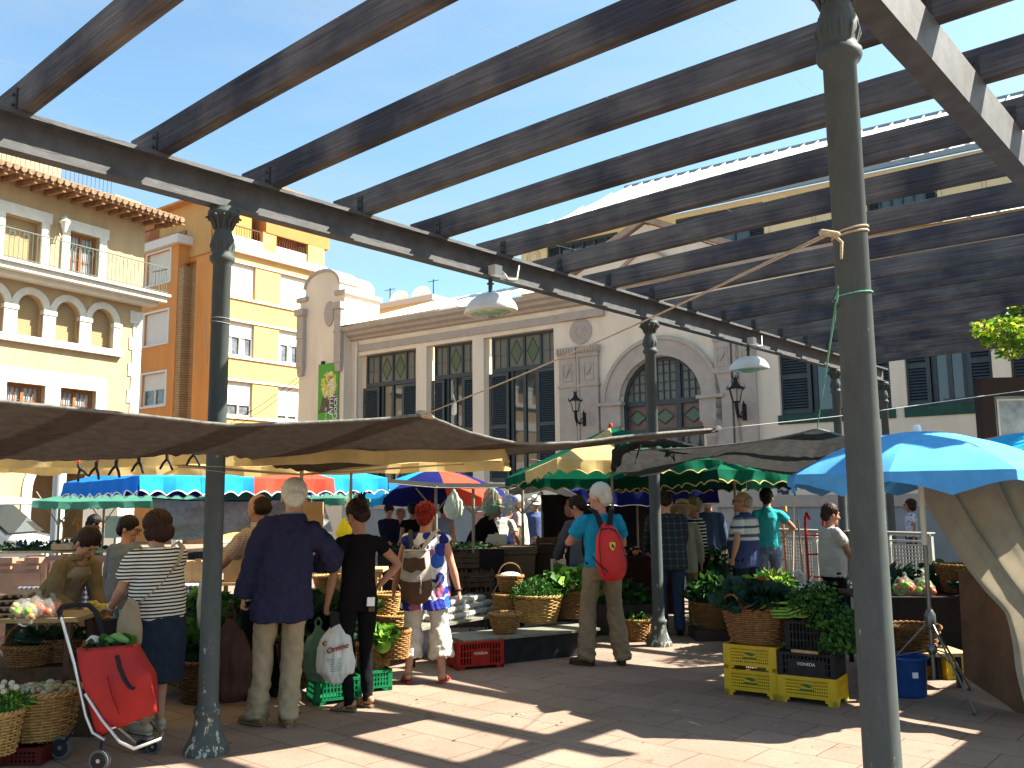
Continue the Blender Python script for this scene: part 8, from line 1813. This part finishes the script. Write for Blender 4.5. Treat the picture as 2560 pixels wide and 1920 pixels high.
for sg in (-1,1):
    m=MB(); strapband(m,[Vector(p)*s for p in ((sg*.04,y+.0,1.34),(sg*.06,y+.03,1.43),(sg*.085,y+.085,1.50),(sg*.115,-.03,1.525),(sg*.125,.10,1.43),(sg*.13,.15,1.28),(sg*.15,.10,1.08),(sg*.15,-.08,.98))],.03,.006,side=(1,0,0)); m.build('shoulder_strap',KSH,t)
m=MB(); cx,cz=.035,1.16; yy=y-.128
sh=[(-.028,.035),(-.012,.039),(.012,.039),(.028,.035),(.027,0),(.014,-.03),(0,-.042),(-.014,-.03),(-.027,0)]
m.prism([(cx+a,cz+b_) for a,b_ in sh],yy-.003,yy+.03); m.v=[tuple(Vector(v)*s) for v in m.v]; bd=m.build('badge',mat('badge_yellow',(.62,.50,.06),.5),t)
m=MB(); m.prism([(cx+a,cz+b_) for a,b_ in ((-.012,.012),(-.004,.026),(.006,.022),(.004,.008),(.012,0),(.016,.014),(.02,.004),(.014,-.012),(.008,-.026),(.004,-.012),(-.006,-.004),(-.018,0),(-.008,.006))],yy-.005,yy-.0031); m.v=[tuple(Vector(v)*s) for v in m.v]; m.build('badge_figure',BLK,bd)
# grey and brown daypack on the floral woman
I=P['floral']; s=I['s']; t=worn(I,'daypack','brown and pale grey daypack with drawstring on the back of the red-haired woman','backpack')
BP=mat('brown_pack_cloth',(.085,.048,.032),.8,nz=(9,.2),bump=(60,.15)); GP=mat('pale_grey_pack_cloth',(.36,.32,.28),.85,nz=(9,.15),bump=(60,.15))
m=MB(); o=-.05; y=-.24; m.rtube([(o,y,1.27),(o,y-.02,1.18),(o-.005,y-.03,1.04),(o,y-.03,.93),(o+.005,y-.01,.86)],[(.11,.06),(.13,.08),(.145,.09),(.16,.10),(.14,.08)],24,side=(1,0,0)); m.v=[tuple(Vector(v)*s) for v in m.v]
remesh(m,'pack_body',.010,BP,2,lambda p:.009*noise.noise(Vector((p.x*11,p.y*11,p.z*13)))+.004*noise.noise(p*30),t)
m=MB()
def fl(u,v):
    a=PI*(1.04+.92*u); r=1.06; zz=1.30-.26*v-.03*math.sin(PI*u)*v; x=o+.135*math.cos(a)*r*(.86+.2*v); yv=y-.012-(.105)*(-math.sin(a))*(.72+.35*v)
    return Vector((x,yv,zz))*s
m.grid(fl,24,14); m.grid(lambda u,v:Vector((o+(.24*u-.12),y+.07-.16*v,1.30+.012*math.sin(PI*v)))*s,6,5); fp=m.build('flap',GP,t); sd_=fp.modifiers.new('s','SOLIDIFY'); sd_.thickness=.008
m=MB(); m.prism([(o-.10,1.245),(o-.05,1.235),(o,1.25),(o+.05,1.235),(o+.10,1.25),(o+.115,1.14),(o+.08,1.115),(o+.03,1.13),(o-.02,1.10),(o-.07,1.115),(o-.112,1.14)],y-.145,y-.10); m.v=[tuple(Vector(v)*s) for v in m.v]; m.build('flap_panel',BP,t)
m=MB(); strapband(m,[Vector(p)*s for p in ((o+.04,y+.02,1.27),(.03,-.19,1.36),(.10,-.12,1.47),(.13,-.02,1.50),(.14,.1,1.42),(.13,.16,1.25))],.022,.005,side=(1,0,0)); m.build('shoulder_strap',GP,t)
m=MB(); strapband(m,[Vector(p)*s for p in ((o-.04,y+.02,1.27),(-.13,-.14,1.42),(-.15,-.02,1.50),(-.15,.1,1.42))],.022,.005,side=(1,0,0)); strapband(m,[Vector(p)*s for p in ((o+.13,y+.0,.90),(.16,-.15,1.0),(.21,-.02,1.15),(.19,.1,1.25))],.012,.004,side=(1,0,0)); m.build('side_strap',mat('dark_webbing',(.05,.05,.055),.8),t)
m=MB(); m.torus(Vector((o,y-.02,1.32))*s,.035,.007,18,6,Matrix.Rotation(PI/2,4,'X')); m.tube([Vector(p)*s for p in ((o+.06,y-.12,1.07),(o+.07,y-.15,1.0),(o+.065,y-.15,.93))],.005,5); m.rtube([Vector((o+.065,y-.15,.95))*s,Vector((o+.066,y-.152,.91))*s],.010,6); m.build('drawstring',GP,t)
# carried bags
def carried(I,i,name,label,w_,h,dp,mt,drop=.05,seed=1,off=(0,0,0),handles=True,cat='bag',pinch=True,vx=.012,dispa=.06,ang=0):
    c=I['WR'][i]+(I['WR'][i]-I['EL'][i]).normalized()*.075+Vector(off); t=thing(name,label,cat,(c.x,c.y,c.z-drop-h),R(ang)); m=MB()
    pr=[(.0,.80),(.06,.95),(.25,1),(.5,.98),(.72,.72),(.88,.36),(1.0,.12)] if pinch else [(0,.9),(.1,1),(.5,1),(.9,.96),(1,.9)]
    m.rtube([(.006*math.sin(9*z),0,h*z) for z,_ in pr],[(w_/2*k,dp/2*k) for _,k in pr],26,side=(1,0,0),r1=False)
    remesh(m,'bag_body',vx,mt,1,lambda p:w_*(dispa*noise.noise(Vector((p.x*14,p.y*9,p.z*7+seed)))+dispa*.7*noise.noise(Vector((p.x*34,p.y*20,p.z*4+seed)))),t)
    if handles:
        hm=MB(); 
        for sg in (-1,1): hm.tube([(sg*w_*.06,0,h*.94),(sg*w_*.10,0,h+drop*.4),(0,0,h+drop+.01)],[(.010,.003)]*3,6)
        hm.build('handle',mt,t)
    return t,h
I=P['black']; t,h=carried(I,0,'white_carrier_bag','full white carrier bag with red script held by the woman in black',.30,.44,.18,WFILM,.03,2,(.09,-.03,-.02),dispa=.05,vx=.009)
rm=mat('dark_red_print',(.30,.02,.02),.7); text_mesh('lettering','Ornine',.062,rm,t,(.035,-.100,h*.52),(PI/2,R(-16),R(2)),.010,shear=.2); text_mesh('lettering','C',.05,rm,t,(-.07,-.085,h*.60),(PI/2,R(10),R(-18)),.010)
gm=mat('grey_blue_print',(.12,.16,.20),.8)
for k in range(6):
    m=MB(); m.tube([(-.055+.12*u,-.088-.006*math.sin(PI*u),h*(.34-.04*k)-.012*math.sin(PI*u)) for u in [j/8 for j in range(9)]],[(.002,.003)]*9,4); m.build('printed_line',gm,t)
carried(I,0,'green_carrier_bag','dark green translucent carrier bag behind the white one',.26,.40,.15,GFILM,.05,4,(-.07,.06,-.05),dispa=.05)
c=I['WR'][0]; t=thing('wallet','black wallet held against the thigh by the woman in black','wallet',(c.x+.075,c.y-.035,c.z-.13),R(10)); m=MB(); m.box(-.045,.045,-.012,.012,-.06,.07); o=m.build('wallet_body',KSH,t); bv=o.modifiers.new('b','BEVEL'); bv.width=.008; bv.segments=2
m=MB(); m.tube([(.045,0,.06),(.06,-.01,.02),(.05,0,-.05)],.004,5); m.build('zip_loop',mat('silver',(.6,.58,.55)),t)
t=worn(I,'phone','white phone in the back pocket of the woman in black','phone'); s=I['s']
m=MB(); m.box(-.035,.035,-.006,.006,-.035,.035,Matrix.Translation(Vector((.055,-.155,.905))*s)@Matrix.Rotation(R(12),4,'Z')@Matrix.Rotation(R(4),4,'Y')); o=m.build('phone_body',MKW,t)
m=MB(); m.box(-.028,.028,-.004,.004,-.02,.012,Matrix.Translation(Vector((.062,-.158,.845))*s)@Matrix.Rotation(R(12),4,'Z')); m.build('jeans_patch',mat('brown_leather_patch',(.10,.06,.03),.7),I['root'])
I=P['blazer']; carried(I,0,'brown_shopper','big dark brown cloth shopping bag hanging from the blazer man\'s left hand',.42,.56,.16,mat('dark_brown_cloth',(.050,.026,.020),.9,nz=(8,.25),bump=(50,.2)),.10,6,(-.10,.05,0),dispa=.035,ang=-12)
I=P['bald']; carried(I,0,'produce_carrier','pale green plastic bag of vegetables hung from the balding man\'s hand',.17,.42,.12,GRFILM,.02,8,(.0,-.02,0.02),pinch=False,dispa=.05)
I=P['striped']; s=I['s']; t=worn(I,'shoulder_bag','beige cloth shoulder bag with a long strap worn by the striped woman','bag'); BC=mat('beige_bag_cloth',(.30,.23,.14),.85,nz=(9,.15),bump=(60,.15))
bc=t.matrix_basis.inverted()@D(322,1612,6.52); dz=Vector((0,0,1)); sdv=(t.matrix_basis.to_3x3().inverted()@Vector((1,0,0))); m=MB(); m.rtube([bc,bc+dz*.10,bc+dz*.24,bc+dz*.31],[(.085,.05),(.095,.055),(.07,.04),(.025,.02)],18,side=sdv)
remesh(m,'bag_body',.010,BC,2,lambda p:.012*noise.noise(Vector((p.x*14,p.y*14,p.z*8))),t)
m=MB(); strapband(m,[Vector(p)*s for p in (tuple((bc+dz*.30)/s),(-.235,-.03,1.0),(-.20,-.16,1.08),(-.08,-.215,1.20),(.06,-.20,1.36),(.13,-.13,1.47),(.145,-.01,1.515),(.12,.10,1.45),(0,.19,1.28),(-.2,.22,1.05))],.018,.004,side=(.7,0,.7)); m.build('strap',BC,t)
I=P['whitetee']; carried(I,1,'black_handbag','black handbag hanging from the arm of the woman in the white tee',.26,.26,.14,KSH,.02,3,(.05,.1,.0),dispa=.02)
I=P['whitetee']; c=(I['WR'][0]+I['WR'][1])/2; m=MB(); m.rtube([(0,0,-.04),(0,0,.06),(.01,0,.13)],[(.06,.04),(.05,.04),(.02,.02)],12); o=m.build('purse',KSH,None,(c.x+.05,c.y,c.z)); tag(o,'dark purse open in the hands of the woman in the white tee','purse')
I=P['curly']; carried(I,1,'lime_bag','lime green shoulder bag behind the striped curly-haired woman',.26,.34,.1,mat('lime_cloth',(.22,.26,.03),.8),.02,5,(-.2,-.1,.25),dispa=.02)
I=P['teal']; carried(I,0,'green_mesh_bag','bright green mesh shopping bag in the left hand of the man in aqua',.3,.45,.15,mat('green_mesh',(.04,.42,.14),.7,nz=(60,.6)),.02,5,(0,-.05,-.05),dispa=.04,vx=.015)
# market dressing: kiosk frame, tree branch
def kiosk():
    a=D(2455,1000,15.2); t=thing('display_cabinet','dark framed glass display cabinet on the square behind the far blue umbrella','cabinet',(a.x,15.2,0),R(-8)); DM=mat('dark_bronze_frame',(.035,.027,.025),.5); z1=D(2455,945,15.2).z; W_=1.9
    m=MB(); m.box(0,W_,0,.35,z1-.32,z1); m.box(0,.2,0,.35,0,z1-.32); m.box(W_-.2,W_,0,.35,0,z1-.32); m.box(.2,W_-.2,0,.35,0,.7); m.build('frame',DM,t)
    m=MB(); m.box(.2,W_-.2,.05,.07,.7,z1-.32); m.build('glass',mat('pale_reflecting_pane',(.28,.33,.36)),t)
    m=MB()
    for b_ in ((.24,.27,.02,.05,.72,z1-.4),(.24,W_-.24,.02,.05,z1-.40,z1-.37)): m.box(*b_)
    m.build('trim',mat('silver',(.6,.58,.55)),t)
kiosk()
def tree():
    c=Vector((8.3,11.2,0)); t=thing('plane_tree','tree with bright yellow-green leaves, one branch showing at the right edge','tree',tuple(c)); m=MB(); rnd=random.Random(21)
    m.tube([(0,0,0),(.05,0,1.5),(0,.05,3.0),(.1,0,4.2)],[.16,.13,.11,.07],10)
    tips=[]
    tgt=[D(2515,850,9.9)-c,D(2490,825,9.8)-c,D(2550,880,10)-c,D(2540,820,10)-c,D(2600,840,10)-c]
    for g in tgt:
        s0=Vector((0,.03,2.6+rnd.uniform(-.2,.5))); m.tube([s0,s0.lerp(g,.5)+Vector((0,0,.2)),g],[.045,.025,.008],6); tips.append((g,(.20,.25,.20)))
    for k in range(16):
        a=rnd.uniform(0,2*PI); g=Vector((1.6*math.cos(a)+.6,1.6*math.sin(a)+.6,rnd.uniform(3.6,5.8))); s0=Vector((.02,.02,rnd.uniform(2.8,4.1))); m.tube([s0,s0.lerp(g,.5)+Vector((0,0,.2)),g],[.05,.03,.01],6); tips.append((g,(.6,.6,.45)))
    m.build('trunk',mat('tree_bark',(.16,.12,.09),.9,nz=(9,.3),bump=(14,.4)),t); l=MB()
    for g,e in tips: leaves(l,g-Vector((0,0,e[2]*.5)),e,170 if e[0]<.3 else 300,.065 if e[0]<.3 else .10,rnd,.1,2,.8,False,.6)
    l.build('crown',[lf('tree_leaf',(.30,.36,.02),.5),lf('tree_leaf_dark',(.10,.22,.015),.45)],t)
tree()
# ---------------------------------------------------------------- scraps on the paving
def litter():
    rnd=random.Random(33); m=MB()
    for i in range(260):
        z_=rnd.random()
        px=rnd.uniform(420,2300); py=rnd.uniform(1600,1915); p=G(px,py); 
        if rnd.random()>(1.2-abs(py-1690)/200): continue
        s=rnd.uniform(.006,.022); a=rnd.uniform(0,PI); m.cur=rnd.choice((0,0,1,1,2)); q=Vector((math.cos(a),math.sin(a),0))*s; r=Vector((-math.sin(a),math.cos(a),0))*s*rnd.uniform(.25,.6)
        z=Vector((0,0,.003)); z2=Vector((0,0,.003+rnd.uniform(.001,.008)))
        m.add([p+z-q,p+z2+r,p+z+q,p+z2*.8-r],[(0,1,2,3)])
    o=m.build('litter',[mat('litter_leaf',(.05,.08,.02),.7),mat('litter_straw',(.28,.20,.10),.8),mat('litter_paper',(.55,.52,.46),.8)]); o['kind']='stuff'; o['label']='scattered leaf and paper scraps on the paving'; o['category']='litter'
litter()
# shirt collars
def collar(I,m1,m2,r=.078):
    L=I['loc']; s=I['s']; m=MB(); n=L['NB']; up=(L['HC']-n).normalized()
    def f(u,v):
        a=PI*(1.5+ (u-.5)*1.75); rr=r+.012*v+.004*math.sin(v*3); return (n+Vector((math.cos(a)*rr,math.sin(a)*rr*.95+.0,0))+up*(.055-.055*v)+Vector((0,-.01,-.01)))*s
    m.grid(f,20,4); o=m.build('shirt_collar',m1,I['root']); d=o.modifiers.new('s','SOLIDIFY'); d.thickness=.006
    if m2:
        m=MB()
        def g(u,v):
            a=PI*(1.5+(u-.5)*1.5); rr=r+.008+.022*v; return (n+Vector((math.cos(a)*rr,math.sin(a)*rr*.95,0))+up*(.035-.05*v)+Vector((0,-.01,0)))*s
        m.grid(g,20,4); o=m.build('jacket_collar',m2,I['root']); d=o.modifiers.new('s','SOLIDIFY'); d.thickness=.01
collar(P['blazer'],fabric('blue_shirt_collar',(.20,.27,.42)),BLAZ); collar(P['bald'],CHK,None,.083); collar(P['vendor'],OLV,None)

# ---- dark stall interior behind the man in azure
def dark_stall():
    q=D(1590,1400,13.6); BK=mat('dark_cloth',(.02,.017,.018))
    t=thing('stall_shade_screen','dark cloth screen standing in for the shaded stall interior under the navy canopy','screen',(q.x-.25,14.9,0)); m=MB(); m.grid(lambda u,v:Vector((-1.1+2.0*u,.03*math.sin(u*30)+.02*math.sin(u*11+v*3),1.75*v)),60,4); m.build('cloth',BK,t)  # dark backdrop added where the stall interior lies in shade
    m=MB()
    for x in (-1.1,.9): m.tube([(x,.03,0),(x,.03,1.8)],.02,8)
    m.build('screen_pole',POLE,t)
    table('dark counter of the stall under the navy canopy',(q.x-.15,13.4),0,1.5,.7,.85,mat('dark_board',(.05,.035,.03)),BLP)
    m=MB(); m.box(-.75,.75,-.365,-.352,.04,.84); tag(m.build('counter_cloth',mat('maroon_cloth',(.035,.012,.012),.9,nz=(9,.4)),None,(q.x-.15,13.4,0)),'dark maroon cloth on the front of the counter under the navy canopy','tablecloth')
    for i,(dx,ms,lb) in enumerate(((-.5,[TOM,TOM],'heap of red tomatoes under the navy canopy'),(-.1,[ORG,EGP],'heap of orange peppers and aubergines under the navy canopy'),(.32,[TOM,EGP],'heap of dark red peppers under the navy canopy'))):
        fruit(lb,(q.x+dx,13.3,.86),(.18,.2,.12),34,.045,ms,200+i)
dark_stall()
q=D(1590,1480,10.6); greens('dark leafy heap behind the man in azure',(q.x-.05,11.6,.35),(.34,.25,.26),330,.09,[LD,LG,LD],84)
m=MB(); m.box(-.42,.42,-.3,.3,0,.36); tag(m.build('upturned_box',mat('dark_board',(.05,.035,.03)),None,(q.x-.05,11.6,0)),'dark box under the leafy heap behind the man in azure','box')
q=G(1270,1560,.3)
fruit('cauliflowers showing in the basket left of the man in azure',(G(1430,1548,.33).x-.05,G(1430,1548,.33).y+.08,.66),(.14,.10,.08),7,.055,[WHV,mat('cauliflower_cream',(.55,.48,.28),.7,nz=(30,.2))],15)
# wires twisted round the left column
c1=PW(-5.69,3.336)
for z,lb in ((2.93,'twist of thin wire round the left column high up'),(1.88,'loops of thin wire round the left column just under the net')):
    m=MB()
    for k in range(2): m.torus((0,0,.03*k),.0685,.0022,26,5,Matrix.Rotation(R(8-6*k),4,'Y'))
    m.tube([(-.06,-.03,0),(-.09,-.04,.03),(-.085,-.04,-.05),(-.07,-.03,-.3)],.0018,5); tag(m.build('wire_tie',mat('dull_wire',(.3,.29,.26),.5),None,(c1.x,c1.y,z)),lb,'wire','wires tied round the left column')
# small dustpan of hanging paper sheet beside the blazer
q=D(778,1300,9.2); t=thing('paper_bag_bundle','bundle of brown paper bags hung from the stall roof right of the white hair','paper bags',(q.x,9.2,q.z-.16)); m=MB(); m.box(-.10,.12,-.02,.02,0,.34); o=m.build('bundle',CARD,t); m=MB(); m.tube([(0,0,.34),(0,0,.62)],.003,5); m.build('string',ROPE,t)

for k,(x0,y0,x1,y1) in enumerate(((572,1060,768,924),(600,1060,772,932))):
    a=D(x0,y0,31.5); b_=D(x1,y1,31.0); m=MB(); m.tube([a.lerp(b_,i/10)-Vector((0,0,.12*math.sin(PI*i/10))) for i in range(11)],.012,5); tag(m.build('overhead_cable',BLK),['lower overhead cable sloping up to the corner tower','upper overhead cable sloping up to the corner tower'][1-k],'cable','overhead cables before the orange block')
